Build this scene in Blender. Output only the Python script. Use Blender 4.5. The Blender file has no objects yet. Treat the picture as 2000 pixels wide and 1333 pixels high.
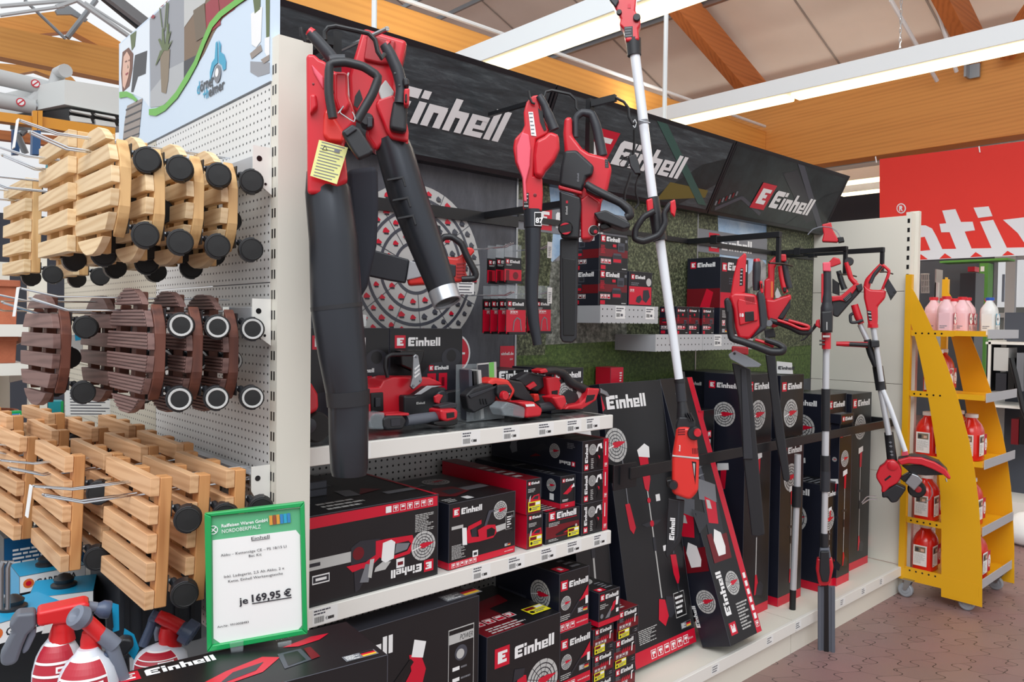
import bpy, bmesh, math, random
from mathutils import Vector, Matrix
random.seed(7)
S = bpy.context.scene
COL = S.collection
R = math.radians
PI = math.pi

# ------------------------------------------------------------ camera
CAM_H, FPX = 1.6, 1500.0
_yaw, _pit, _rol = R(47.6), R(1.38), R(0.75)
_fw = Vector((math.cos(_yaw)*math.cos(_pit), math.sin(_yaw)*math.cos(_pit), -math.sin(_pit)))
_r0 = Vector((math.sin(_yaw), -math.cos(_yaw), 0))
_u0 = _r0.cross(_fw)
_cr = _r0*math.cos(_rol) + _u0*math.sin(_rol)
_cu = -_r0*math.sin(_rol) + _u0*math.cos(_rol)
EYE = Vector((0, 0, CAM_H))
cam_data = bpy.data.cameras.new('camera')
cam = bpy.data.objects.new('camera', cam_data)
COL.objects.link(cam)
m = Matrix((_cr, _cu, -_fw)).transposed().to_4x4()
m.translation = EYE
cam.matrix_world = m
cam_data.sensor_width = 36.0
cam_data.sensor_fit = 'HORIZONTAL'
cam_data.lens = FPX/2000.0*36.0
cam_data.clip_start = 0.02
cam_data.clip_end = 300
S.camera = cam

def ray(x, y): return _fw + _cr*((x-1000)/FPX) + _cu*((666.5-y)/FPX)
def onX(x, y, v): d = ray(x, y); return EYE + d*(v/d.x)
def onY(x, y, v): d = ray(x, y); return EYE + d*(v/d.y)
def onZ(x, y, v): d = ray(x, y); return EYE + d*((v-CAM_H)/d.z)
def proj(p):
    d = Vector(p)-EYE; z = d.dot(_fw)
    return (1000+FPX*d.dot(_cr)/z, 666.5-FPX*d.dot(_cu)/z)

# ------------------------------------------------------------ world, exposure, daylight
S.view_settings.view_transform = 'Standard'
S.view_settings.look = 'None'
S.view_settings.gamma = 1.0
S.view_settings.use_curve_mapping = False
S.view_settings.exposure = 0.0
w = bpy.data.worlds.new('overcast_sky'); S.world = w; w.use_nodes = True
wn = w.node_tree; wn.nodes.clear()
wo = wn.nodes.new('ShaderNodeOutputWorld'); wb = wn.nodes.new('ShaderNodeBackground')
wg = wn.nodes.new('ShaderNodeTexCoord'); ws = wn.nodes.new('ShaderNodeSeparateXYZ'); wr = wn.nodes.new('ShaderNodeValToRGB')
wn.links.new(wg.outputs['Generated'], ws.inputs[0]); wn.links.new(ws.outputs['Z'], wr.inputs[0])
wr.color_ramp.elements[0].position = 0.0; wr.color_ramp.elements[0].color = (0.62, 0.62, 0.64, 1)
wr.color_ramp.elements[1].position = 0.5; wr.color_ramp.elements[1].color = (0.95, 0.98, 1.0, 1)
wn.links.new(wr.outputs[0], wb.inputs[0]); wb.inputs[1].default_value = 1.15
wn.links.new(wb.outputs[0], wo.inputs[0])

# daylight falling through the glazed roof over the aisle in front of the shelves
def area(name, loc, tgt, sx, sy, power, col):
    l = bpy.data.lights.new(name, 'AREA'); l.shape = 'RECTANGLE'; l.size = sx; l.size_y = sy; l.energy = power; l.color = col
    o = bpy.data.objects.new(name, l); COL.objects.link(o); o.location = loc
    o.rotation_euler = (Vector(tgt)-Vector(loc)).to_track_quat('-Z', 'Y').to_euler()
    return o
area('skylight_daylight', (-1.5, -1.0, 6.0), (1.6, 1.6, 1.0), 6.0, 4.0, 330, (0.93, 0.97, 1.0))

# ------------------------------------------------------------ materials
def lin(c):
    return tuple((v/255/12.92 if v/255 <= 0.04045 else ((v/255+0.055)/1.055)**2.4) for v in c)
_M = {}
def mat(name, rgb=(128,128,128), rough=0.5, metal=0.0, emit=0.0, noise=0.0, nscale=8.0, bump=0.0, bscale=200.0, alpha=1.0, coat=0.0, trans=0.0, objvar=0.0, stretch=None, spec=None):
    if name in _M: return _M[name]
    mt = bpy.data.materials.new(name); mt.use_nodes = True
    nt = mt.node_tree; b = nt.nodes['Principled BSDF']; L = nt.links
    c = lin(rgb)
    b.inputs['Base Color'].default_value = (*c, 1); b.inputs['Roughness'].default_value = rough; b.inputs['Metallic'].default_value = metal
    if coat: b.inputs['Coat Weight'].default_value = coat; b.inputs['Coat Roughness'].default_value = 0.12
    if spec is not None: b.inputs['Specular IOR Level'].default_value = spec
    if trans: b.inputs['Transmission Weight'].default_value = trans
    if alpha < 1: b.inputs['Alpha'].default_value = alpha
    if emit: b.inputs['Emission Color'].default_value = (*c, 1); b.inputs['Emission Strength'].default_value = emit
    if noise or bump or objvar:
        tc = nt.nodes.new('ShaderNodeTexCoord'); mp = nt.nodes.new('ShaderNodeMapping'); L.new(tc.outputs['Object'], mp.inputs[0])
        if stretch: mp.inputs['Scale'].default_value = stretch
        nz = nt.nodes.new('ShaderNodeTexNoise'); nz.inputs['Scale'].default_value = nscale; nz.inputs['Detail'].default_value = 5; L.new(mp.outputs[0], nz.inputs['Vector'])
        cr = nt.nodes.new('ShaderNodeValToRGB'); L.new(nz.outputs['Fac'], cr.inputs[0])
        k0, k1 = 1-noise, 1+noise
        cr.color_ramp.elements[0].position = 0.3; cr.color_ramp.elements[0].color = tuple(v*k0 for v in c)+(1,)
        cr.color_ramp.elements[1].position = 0.7; cr.color_ramp.elements[1].color = tuple(min(v*k1, 1) for v in c)+(1,)
        out = cr.outputs[0]
        if objvar:
            oi = nt.nodes.new('ShaderNodeObjectInfo'); hs = nt.nodes.new('ShaderNodeHueSaturation'); mr = nt.nodes.new('ShaderNodeMapRange')
            L.new(oi.outputs['Random'], mr.inputs[0]); mr.inputs[3].default_value = 1-objvar; mr.inputs[4].default_value = 1+objvar
            L.new(mr.outputs[0], hs.inputs['Value']); L.new(out, hs.inputs['Color']); out = hs.outputs[0]
        L.new(out, b.inputs['Base Color'])
        if bump:
            n2 = nt.nodes.new('ShaderNodeTexNoise'); n2.inputs['Scale'].default_value = bscale; L.new(mp.outputs[0], n2.inputs['Vector'])
            bp = nt.nodes.new('ShaderNodeBump'); bp.inputs['Strength'].default_value = bump; bp.inputs['Distance'].default_value = 0.002
            L.new(n2.outputs['Fac'], bp.inputs['Height']); L.new(bp.outputs[0], b.inputs['Normal'])
    _M[name] = mt
    return mt

def wood(name, rgb, dark, axis='Y', objvar=0.12, scale=1.0, rough=0.55):
    """sawn timber with long grain along one axis, growth rings and a few knots"""
    if name in _M: return _M[name]
    mt = bpy.data.materials.new(name); mt.use_nodes = True
    nt = mt.node_tree; b = nt.nodes['Principled BSDF']; L = nt.links; b.inputs['Roughness'].default_value = rough
    tc = nt.nodes.new('ShaderNodeTexCoord'); mp = nt.nodes.new('ShaderNodeMapping'); L.new(tc.outputs['Object'], mp.inputs[0])
    sc = {'X': (0.06, 1, 1), 'Y': (1, 0.06, 1), 'Z': (1, 1, 0.06)}[axis]
    mp.inputs['Scale'].default_value = tuple(v*scale for v in sc)
    oi = nt.nodes.new('ShaderNodeObjectInfo'); mu = nt.nodes.new('ShaderNodeMath'); mu.operation = 'MULTIPLY'; mu.inputs[1].default_value = 9.0
    L.new(oi.outputs['Random'], mu.inputs[0]); L.new(mu.outputs[0], mp.inputs['Location'])
    nz = nt.nodes.new('ShaderNodeTexNoise'); nz.inputs['Scale'].default_value = 34; nz.inputs['Detail'].default_value = 6; nz.inputs['Distortion'].default_value = 0.6
    L.new(mp.outputs[0], nz.inputs['Vector'])
    wv = nt.nodes.new('ShaderNodeTexWave'); wv.wave_type = 'RINGS'; wv.inputs['Scale'].default_value = 26; wv.inputs['Distortion'].default_value = 5; wv.inputs['Detail'].default_value = 2
    L.new(mp.outputs[0], wv.inputs['Vector'])
    mx = nt.nodes.new('ShaderNodeMath'); mx.operation = 'MULTIPLY_ADD'; mx.inputs[1].default_value = 0.35
    L.new(wv.outputs['Fac'], mx.inputs[0]); L.new(nz.outputs['Fac'], mx.inputs[2])
    cr = nt.nodes.new('ShaderNodeValToRGB'); L.new(mx.outputs[0], cr.inputs[0])
    cr.color_ramp.elements[0].position = 0.25; cr.color_ramp.elements[0].color = (*lin(dark), 1)
    cr.color_ramp.elements[1].position = 0.75; cr.color_ramp.elements[1].color = (*lin(rgb), 1)
    hs = nt.nodes.new('ShaderNodeHueSaturation'); mr = nt.nodes.new('ShaderNodeMapRange'); L.new(oi.outputs['Random'], mr.inputs[0])
    mr.inputs[3].default_value = 1-objvar; mr.inputs[4].default_value = 1+objvar; L.new(mr.outputs[0], hs.inputs['Value']); L.new(cr.outputs[0], hs.inputs['Color'])
    L.new(hs.outputs[0], b.inputs['Base Color'])
    bp = nt.nodes.new('ShaderNodeBump'); bp.inputs['Strength'].default_value = 0.25; bp.inputs['Distance'].default_value = 0.001
    L.new(mx.outputs[0], bp.inputs['Height']); L.new(bp.outputs[0], b.inputs['Normal'])
    _M[name] = mt
    return mt

def pegboard(name, rgb, axes, pitch=0.025, r=0.0042, row_shift=0.0, rough=0.45):
    """sheet steel punched with a grid of small holes; axes = the two object axes of the sheet"""
    mt = bpy.data.materials.new(name); mt.use_nodes = True
    nt = mt.node_tree; b = nt.nodes['Principled BSDF']; L = nt.links; b.inputs['Roughness'].default_value = rough
    tc = nt.nodes.new('ShaderNodeTexCoord'); sp = nt.nodes.new('ShaderNodeSeparateXYZ'); L.new(tc.outputs['Object'], sp.inputs[0])
    def M_(op, a, bb=None, c=None):
        n = nt.nodes.new('ShaderNodeMath'); n.operation = op
        for i, v in enumerate((a, bb, c)):
            if v is None: continue
            if isinstance(v, (int, float)): n.inputs[i].default_value = v
            else: L.new(v, n.inputs[i])
        return n.outputs[0]
    u = M_('DIVIDE', sp.outputs[axes[0]], pitch); v = M_('DIVIDE', sp.outputs[axes[1]], pitch)
    du = M_('SUBTRACT', M_('FRACT', u), 0.5); dv = M_('SUBTRACT', M_('FRACT', v), 0.5)
    d = M_('SQRT', M_('ADD', M_('MULTIPLY', du, du), M_('MULTIPLY', dv, dv)))
    h = M_('LESS_THAN', d, r/pitch)
    mx = nt.nodes.new('ShaderNodeMix'); mx.data_type = 'RGBA'
    L.new(h, mx.inputs[0]); mx.inputs[6].default_value = (*lin(rgb), 1); mx.inputs[7].default_value = (*lin((38,38,38)), 1)
    L.new(mx.outputs[2], b.inputs['Base Color'])
    return mt

M = {}
def defm(k, *a, **kw): M[k] = mat(k, *a, **kw)
defm('white_metal', (232,230,224), 0.38)
defm('cream_metal', (226,222,210), 0.4)
defm('grey_metal', (176,178,182), 0.38)
defm('black_metal', (26,27,30), 0.38)
defm('black_plastic', (34,35,39), 0.4, bump=0.15, bscale=900)
defm('dark_plastic', (46,48,54), 0.45, bump=0.12, bscale=900)
defm('grey_plastic', (92,96,106), 0.4)
defm('satin_black', (56,59,65), 0.33, metal=.5)
defm('red_plastic', (205,26,42), 0.3, coat=0.25)
defm('orange_red_plastic', (222,48,42), 0.34, coat=0.2)
defm('deep_red_plastic', (165,22,34), 0.34, coat=0.2)
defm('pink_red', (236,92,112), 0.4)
defm('light_tube', (205,212,222), 0.3, metal=0.35)
defm('chrome', (215,218,222), 0.18, metal=1.0)
defm('steel', (165,168,172), 0.32, metal=0.9)
defm('alu', (200,204,210), 0.3, metal=0.7)
defm('ink_black', (20,20,22), 0.3)
defm('ink_charcoal', (44,45,52), 0.3)
defm('ink_slate', (72,74,84), 0.3)
defm('ink_midgrey', (120,122,128), 0.35)
defm('ink_lightgrey', (190,190,188), 0.4)
defm('ink_white', (240,240,240), 0.4)
defm('ink_red', (204,18,48), 0.32)
defm('ink_darkred', (110,14,26), 0.32)
defm('ink_yellow', (232,222,40), 0.4)
defm('ink_gold', (236,190,60), 0.4)
defm('ink_orange', (226,110,50), 0.4)
defm('ink_navy', (26,30,52), 0.3)
defm('paper', (236,236,234), 0.6)
defm('carton_black', (24,24,27), 0.33, noise=0.15, nscale=5)
defm('carton_side', (30,32,44), 0.33, noise=0.15, nscale=5)
defm('cardboard', (168,136,98), 0.7)
defm('rubber', (20,20,21), 0.6)

# ------------------------------------------------------------ mesh builder
_LOC = {}
class MB:
    def __init__(s): s.v = []; s.f = []; s.fm = []; s.mats = []
    def mi(s, m_):
        if isinstance(m_, str): m_ = M[m_]
        if m_ not in s.mats: s.mats.append(m_)
        return s.mats.index(m_)
    def add(s, vs, fs, m_):
        o = len(s.v); k = s.mi(m_); s.v += [Vector(p) for p in vs]
        for f in fs: s.f.append([i+o for i in f]); s.fm.append(k)
        return s
    def box(s, lo, hi, m_, mtx=None):
        a, b = lo, hi
        vs = [Vector((x, y, z)) for z in (a[2], b[2]) for y in (a[1], b[1]) for x in (a[0], b[0])]
        if mtx is not None: vs = [mtx @ v for v in vs]
        return s.add(vs, [(0,2,3,1), (4,5,7,6), (0,1,5,4), (2,6,7,3), (0,4,6,2), (1,3,7,5)], m_)
    def cbox(s, c, d, m_, rot=None):
        h = Vector(d)/2
        mt = Matrix.Translation(Vector(c))
        if rot is not None: mt = mt @ rot.to_4x4()
        return s.box(-h, h, m_, mt)
    def beam(s, p0, p1, w_, h_, m_, up=(0,0,1)):
        """rectangular bar from p0 to p1; w_ sideways, h_ along up"""
        p0, p1 = Vector(p0), Vector(p1); d = (p1-p0).normalized(); sd = d.cross(Vector(up)).normalized(); u = sd.cross(d)
        vs = []
        for p in (p0, p1):
            for a, b in ((-1,-1), (1,-1), (1,1), (-1,1)): vs.append(p + sd*(a*w_/2) + u*(b*h_/2))
        return s.add(vs, [(3,2,1,0), (4,5,6,7), (0,1,5,4), (1,2,6,5), (2,3,7,6), (3,0,4,7)], m_)
    def prism(s, pts, d, m_, m_side=None):
        """polygon of world points extruded by vector d"""
        n = len(pts); pts = [Vector(p) for p in pts]; d = Vector(d)
        nrm = Vector((0,0,0))
        for i in range(n):
            a, b = pts[i], pts[(i+1) % n]; nrm += (a-pts[0]).cross(b-pts[0])
        if nrm.dot(d) > 0: pts = pts[::-1]
        vs = pts + [p+d for p in pts]
        s.add(vs, [list(range(n)), list(range(2*n-1, n-1, -1))], m_)
        o = len(s.v)-2*n; k = s.mi(m_side or m_)
        for i in range(n):
            j = (i+1) % n; s.f.append([o+j, o+i, o+n+i, o+n+j]); s.fm.append(k)
        return s
    def poly(s, pts, m_): return s.add(pts, [list(range(len(pts)))], m_)
    def cyl(s, p0, p1, r0, r1, m_, n=16, caps=True):
        return s.tube([p0, p1], [r0, r1], m_, n, caps)
    def tube(s, path, rad, m_, n=10, caps=True, flat=1.0, updir=None):
        path = [Vector(p) for p in path]; k = len(path)
        if not isinstance(rad, (list, tuple)): rad = [rad]*k
        dirs = []
        for i in range(k):
            a = path[max(i-1, 0)]; b = path[min(i+1, k-1)]; dd = (b-a)
            dirs.append(dd.normalized() if dd.length > 1e-9 else Vector((0,0,1)))
        ref = Vector(updir) if updir else (Vector((0,0,1)) if abs(dirs[0].z) < 0.9 else Vector((1,0,0)))
        u = (ref - dirs[0]*ref.dot(dirs[0])).normalized(); vs = []
        for i in range(k):
            u = (u - dirs[i]*u.dot(dirs[i]))
            u = u.normalized() if u.length > 1e-6 else dirs[i].orthogonal().normalized()
            w_ = dirs[i].cross(u)
            for j in range(n):
                a = 2*PI*j/n; vs.append(path[i] + (u*math.cos(a)*flat + w_*math.sin(a))*rad[i])
        fs = []
        for i in range(k-1):
            for j in range(n):
                q = (j+1) % n; fs.append((i*n+j, i*n+q, (i+1)*n+q, (i+1)*n+j))
        if caps: fs.append(tuple(range(n-1, -1, -1))); fs.append(tuple((k-1)*n+j for j in range(n)))
        return s.add(vs, fs, m_)
    def lathe(s, c, axis, prof, m_, n=20, ref=None):
        """prof = [(distance along axis, radius)]"""
        c = Vector(c); ax = Vector(axis).normalized(); u = ax.orthogonal().normalized() if ref is None else Vector(ref); w_ = ax.cross(u); vs = []; k = len(prof)
        for d, r_ in prof:
            for j in range(n):
                a = 2*PI*j/n; vs.append(c + ax*d + (u*math.cos(a)+w_*math.sin(a))*max(r_, 1e-5))
        fs = []
        for i in range(k-1):
            for j in range(n):
                q = (j+1) % n; fs.append((i*n+j, i*n+q, (i+1)*n+q, (i+1)*n+j))
        if prof[0][1] > 1e-4: fs.append(tuple(range(n-1, -1, -1)))
        if prof[-1][1] > 1e-4: fs.append(tuple((k-1)*n+j for j in range(n)))
        return s.add(vs, fs, m_)
    def build(s, name, parent=None, bevel=0.0, seg=2, smooth=35, sub=0, origin=None):
        me = bpy.data.meshes.new(name)
        off = _LOC.get(parent, Vector((0,0,0))) if parent is not None else (Vector(origin) if origin is not None else Vector((0,0,0)))
        me.from_pydata([v-off for v in s.v], [], s.f); 
        for m_ in s.mats: me.materials.append(m_)
        me.polygons.foreach_set('material_index', s.fm)
        if smooth:
            me.polygons.foreach_set('use_smooth', [True]*len(s.f)); me.update()
            me.set_sharp_from_angle(angle=R(smooth))
        me.update()
        o = bpy.data.objects.new(name, me); COL.objects.link(o)
        if parent is not None: o.parent = parent; _LOC[o] = off
        else: o.location = off; _LOC[o] = off
        if bevel:
            md = o.modifiers.new('bevel', 'BEVEL'); md.width = bevel; md.segments = seg; md.limit_method = 'ANGLE'; md.angle_limit = R(30); md.harden_normals = True
        if sub:
            md = o.modifiers.new('subdivision', 'SUBSURF'); md.levels = sub; md.render_levels = sub
        return o

def thing(name, label, cat, loc=(0,0,0), group=None, rz=0.0):
    o = bpy.data.objects.new(name, None); COL.objects.link(o); o.empty_display_size = 0.05
    o.location = loc; o.rotation_euler = (0, 0, rz); _LOC[o] = Vector(loc)
    o['label'] = label; o['category'] = cat
    if group: o['group'] = group
    return o
def tag(o, label, cat, group=None, kind=None):
    o['label'] = label; o['category'] = cat
    if group: o['group'] = group
    if kind: o['kind'] = kind
    return o
def struct(name, mb, **kw):
    o = mb.build(name, **kw); o['kind'] = 'structure'; return o
def dup(root, loc, rz=None, label=None, group=None, ry=None):
    r = root.copy(); COL.objects.link(r); r.location = loc
    if rz is not None: r.rotation_euler = (0, ry or 0, rz)
    if label: r['label'] = label
    if group: r['group'] = group
    def rec(a, b):
        for ch in list(a.children):
            c = ch.copy(); COL.objects.link(c); c.parent = b; rec(ch, c)
    rec(root, r)
    return r

# ------------------------------------------------------------ lettering and print
_TX = {}
def text_mesh(txt, bold=0.0, shear=0.0):
    k = (txt, bold, shear)
    if k not in _TX:
        c = bpy.data.curves.new('lettering', 'FONT'); c.body = txt; c.size = 1.0; c.offset = bold; c.shear = shear; c.resolution_u = 2
        o = bpy.data.objects.new('lettering', c)
        me = o.to_mesh()
        vs = [(v.co.x, v.co.y) for v in me.vertices]; fs = [list(p.vertices) for p in me.polygons]
        o.to_mesh_clear(); bpy.data.objects.remove(o); bpy.data.curves.remove(c)
        x0 = min(v[0] for v in vs); x1 = max(v[0] for v in vs)
        _TX[k] = ([(v[0]-x0, v[1]) for v in vs], fs, x1-x0)
    return _TX[k]

class Face:
    """a printed face: origin, u and v unit axes; print layers lie a hair above it"""
    def __init__(s, mb, o, u, v, lift=0.0004):
        s.mb = mb; s.o = Vector(o); s.u = Vector(u).normalized(); s.v = Vector(v).normalized(); s.n = s.u.cross(s.v); s.lift = lift; s.k = 1; s.c = 0
    def pt(s, x, y, k=None): return s.o + s.u*x + s.v*y + s.n*(s.lift*(s.k if k is None else k))
    def poly(s, pts, m_, k=None):
        s.c += 1; k = (s.k if k is None else k)+(s.c % 24)*.035
        s.mb.add([s.pt(x, y, k) for x, y in pts], [list(range(len(pts)))], m_)
    def rect(s, x0, y0, x1, y1, m_, k=None): s.poly([(x0,y0), (x1,y0), (x1,y1), (x0,y1)], m_, k)
    def disc(s, cx, cy, r_, m_, k=None, n=28, asp=1.0): s.poly([(cx+r_*asp*math.cos(2*PI*i/n), cy+r_*math.sin(2*PI*i/n)) for i in range(n)], m_, k)
    def ring(s, cx, cy, r0, r1, m_, k=None, n=28, a0=0, a1=2*PI):
        for i in range(n):
            a, b = a0+(a1-a0)*i/n, a0+(a1-a0)*(i+1)/n
            s.poly([(cx+r0*math.cos(a), cy+r0*math.sin(a)), (cx+r1*math.cos(a), cy+r1*math.sin(a)), (cx+r1*math.cos(b), cy+r1*math.sin(b)), (cx+r0*math.cos(b), cy+r0*math.sin(b))], m_, k)
    def line(s, p, q, w_, m_, k=None):
        dx, dy = q[0]-p[0], q[1]-p[1]; l = math.hypot(dx, dy) or 1; nx, ny = -dy/l*w_/2, dx/l*w_/2
        s.poly([(p[0]-nx,p[1]-ny), (q[0]-nx,q[1]-ny), (q[0]+nx,q[1]+ny), (p[0]+nx,p[1]+ny)], m_, k)
    def pline(s, pts, w_, m_, k=None):
        for a, b in zip(pts, pts[1:]): s.line(a, b, w_, m_, k)
    def text(s, txt, x, y, h, m_, k=2, w_=None, bold=0.0, shear=0.0, center=False):
        vs, fs, ww = text_mesh(txt, bold, shear); sc = h/0.72; sx = sc if w_ is None else w_/ww
        if center: x -= ww*sx/2
        s.mb.add([s.pt(x+a*sx, y+b*sc, k) for a, b in vs], fs, m_)
    def word(s, x, y, h, m_='ink_white', k=2, shear=0.0):
        """the heavy square wordmark; returns its width"""
        def rc(x0, y0, x1, y1): s.poly([(x+(a+shear*b)*h, y+b*h) for a, b in ((x0,y0),(x1,y0),(x1,y1),(x0,y1))], m_, k)
        c = 0.0
        s.poly([(x+(c+a+shear*b)*h, y+b*h) for a, b in ((0,0),(0.36,0),(0.36,1),(0.12,1),(0,0.86))], m_, k)
        rc(c+.36, 0, c+.86, .26); rc(c+.36, .72, c+.98, 1); rc(c+.5, .4, c+.8, .6); rc(c+.36,.44,c+.5,.56); c += 1.06
        rc(c, 0, c+.27, .66); rc(c, .76, c+.27, 1); c += .37
        rc(c, 0, c+.27, .66); rc(c+.27, .44, c+.7, .66); rc(c+.45, 0, c+.72, .6); c += .82
        rc(c, 0, c+.27, 1); rc(c+.27, .44, c+.7, .66); rc(c+.45, 0, c+.72, .6); c += .82
        rc(c, 0, c+.27, .68); rc(c+.27, 0, c+.72, .17); rc(c+.27, .25, c+.72, .38); rc(c+.27, .53, c+.72, .68); rc(c+.5, .38, c+.72, .53); c += .82
        rc(c, 0, c+.27, 1); c += .37
        rc(c, 0, c+.27, 1); c += .27
        return c*h
    def badge(s, x, y, h, k=2, shear=0.0, bg='ink_red'):
        def q(pts, m_, kk): s.poly([(x+(a+shear*b)*h, y+b*h) for a, b in pts], m_, kk)
        q(((0,0),(1,0),(1,1),(0,1)), bg, k)
        def rc(x0, y0, x1, y1): q(((x0,y0),(x1,y0),(x1,y1),(x0,y1)), 'ink_white', k+1)
        rc(.2,.2,.5,.8); rc(.5,.2,.8,.36); rc(.5,.66,.84,.8); rc(.5,.44,.7,.58)
    def logo(s, x, y, h, shear=0.0, k=2, m_='ink_white'):
        s.badge(x, y-0.22*h, 1.45*h, k, shear); s.word(x+1.45*h+0.35*h, y, h, m_, k, shear)
        return 1.8*h+4.53*h
    def target(s, cx, cy, r_, k=2, asp=1.0, rings=5, tool=True, base='ink_lightgrey'):
        s.disc(cx, cy, r_, base, k)
        for i in range(1, rings): s.ring(cx, cy, r_*(i/rings)-r_*.02, r_*(i/rings)+r_*.03, 'ink_charcoal', k+1, n=24)
        for i in range(12):
            a = i*PI/6+.2; s.line((cx+r_*.25*math.cos(a), cy+r_*.25*math.sin(a)), (cx+r_*math.cos(a), cy+r_*math.sin(a)), r_*.025, 'ink_charcoal', k+1)
        if tool:
            s.poly([(cx-.35*r_,cy-.12*r_), (cx+.1*r_,cy-.16*r_), (cx+.55*r_,cy-.02*r_), (cx+.9*r_,cy+.12*r_), (cx+.3*r_,cy+.2*r_), (cx-.25*r_,cy+.16*r_)], 'ink_red', k+2)
            s.line((cx-.95*r_, cy-.2*r_), (cx-.2*r_, cy-.02*r_), r_*.07, 'ink_white', k+2)
    def lines(s, x, y, w_, h, n, m_='ink_lightgrey', k=2, seed=0, th=0.5):
        rn = random.Random(seed+n)
        for i in range(n):
            yy = y+h-(i+.5)*h/n; l = w_*(0.55+.45*rn.random()); t = h/n*th/2; xx = x
            while xx < x+l:
                e = min(xx+w_*(.08+.14*rn.random()), x+l); s.rect(xx, yy-t, e, yy+t, m_, k); xx = e+w_*.025
    def icons(s, x, y, h, n, k=2, m_='ink_white', bg='ink_red', gap=.25):
        for i in range(n):
            x0 = x+i*h*(1+gap); s.rect(x0, y, x0+h, y+h, m_, k); s.rect(x0+h*.08, y+h*.08, x0+h*.92, y+h*.92, bg, k+1)
            s.rect(x0+h*.2, y+h*.5, x0+h*.8, y+h*.8, m_, k+2); s.rect(x0+h*(.3+.1*(i % 3)), y+h*.2, x0+h*(.5+.12*(i % 2)), y+h*.45, m_, k+2)
    def flag(s, x, y, h, k=2):
        s.rect(x, y, x+2.8*h, y+h, 'ink_midgrey', k)
        s.rect(x+1.5*h, y+.7*h, x+2.7*h, y+.95*h, 'ink_black', k+1); s.rect(x+1.5*h, y+.42*h, x+2.7*h, y+.7*h, 'ink_red', k+1); s.rect(x+1.5*h, y+.14*h, x+2.7*h, y+.42*h, 'ink_gold', k+1)
        s.lines(x+.15*h, y+.1*h, 1.2*h, .8*h, 4, 'ink_white', k+1)
    def sticker(s, x, y, w_, h, k=3):
        s.rect(x, y, x+w_, y+h, 'ink_yellow', k); s.rect(x+.06*w_, y+.58*h, x+.55*w_, y+.9*h, 'ink_darkred', k+1); s.rect(x+.6*w_, y+.62*h, x+.95*w_, y+.9*h, 'ink_white', k+1)
        s.disc(x+.17*w_, y+.28*h, .16*h, 'ink_black', k+1, n=10); s.lines(x+.32*w_, y+.12*h, .6*w_, .36*h, 2, 'ink_midgrey', k+1)
    def cut(s, pts, x, y, sc, m_, k=2, mir=False, rot=0.0):
        c, sn = math.cos(rot), math.sin(rot); out = []
        for a, b in pts:
            if mir: a = -a
            out.append((x+(a*c-b*sn)*sc, y+(a*sn+b*c)*sc))
        s.poly(out, m_, k)
    # small printed pictures of tools, drawn flat as on the cartons
    def pic_saw(s, x, y, sc, k=2, mir=False, rot=0.0):
        C = lambda p, m_, kk=0: s.cut(p, x, y, sc, m_, k+kk, mir, rot)
        C([(.35,.3),(1.15,.34),(1.22,.43),(1.15,.5),(.35,.5)], 'ink_lightgrey', 0)
        C([(-.2,.2),(.35,.18),(.5,.3),(.45,.55),(.1,.62),(-.25,.55)], 'ink_red', 1)
        C([(-.65,.25),(-.2,.2),(-.2,.34),(-.5,.4),(-.55,.62),(-.1,.7),(-.1,.82),(-.62,.74),(-.72,.5)], 'ink_red', 1)
        C([(-.5,.3),(-.3,.28),(-.3,.7),(-.5,.66)], 'ink_charcoal', 0)
        C([(-.85,.25),(-.68,.22),(-.68,.72),(-.85,.75)], 'ink_white', 1)
        C([(.0,.6),(.1,.6),(.3,.95),(.45,.95),(.4,1.02),(.2,1.02)], 'ink_slate', 2)
        C([(.1,.24),(.4,.24),(.45,.4),(.3,.5),(.1,.48)], 'ink_black', 2)
        C([(1.14,.2),(1.24,.2),(1.26,.6),(1.16,.6)], 'ink_black', 2)
    def pic_blower(s, x, y, sc, k=2, mir=False, rot=0.0):
        C = lambda p, m_, kk=0: s.cut(p, x, y, sc, m_, k+kk, mir, rot)
        C([(-1.0,-.6),(-.9,-.72),(-.2,-.25),(-.1,-.05),(-.25,0)], 'ink_charcoal', 0)
        C([(-.25,-.35),(.05,-.2),(.5,.2),(.62,.6),(.5,.9),(.25,.95),(.3,.65),(.05,.3),(-.3,-.02)], 'ink_red', 1)
        C([(-.2,.0),(.05,.5),(.35,.8),(.28,.88),(-.08,.55),(-.3,.05)], 'ink_black', 2)
        C([(.3,.9),(.55,.82),(.62,1.1),(.36,1.2)], 'ink_white', 1)
    def pic_trimmer(s, x, y, h, k=2):
        """upright strimmer from its foot"""
        C = lambda p, m_, kk=0: s.cut(p, x, y, h, m_, k+kk)
        C([(-.006,.1),(.006,.1),(.006,.8),(-.006,.8)], 'ink_lightgrey', 0)
        C([(-.018,.0),(.03,.0),(.03,.08),(.01,.14),(-.012,.14)], 'ink_red', 1)
        C([(.0,.0),(.08,-.02),(.1,.05),(.05,.09),(.02,.07)], 'ink_charcoal', 2)
        C([(-.012,.4),(.012,.4),(.012,.48),(-.012,.48)], 'ink_charcoal', 1)
        C([(-.05,.56),(.06,.56),(.06,.585),(-.05,.585)], 'ink_charcoal', 1)
        C([(-.018,.8),(.02,.8),(.03,.95),(-.02,.95)], 'ink_red', 1)
        C([(-.05,.93),(.05,.95),(.045,1.0),(-.05,.985)], 'ink_white', 2)
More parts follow.
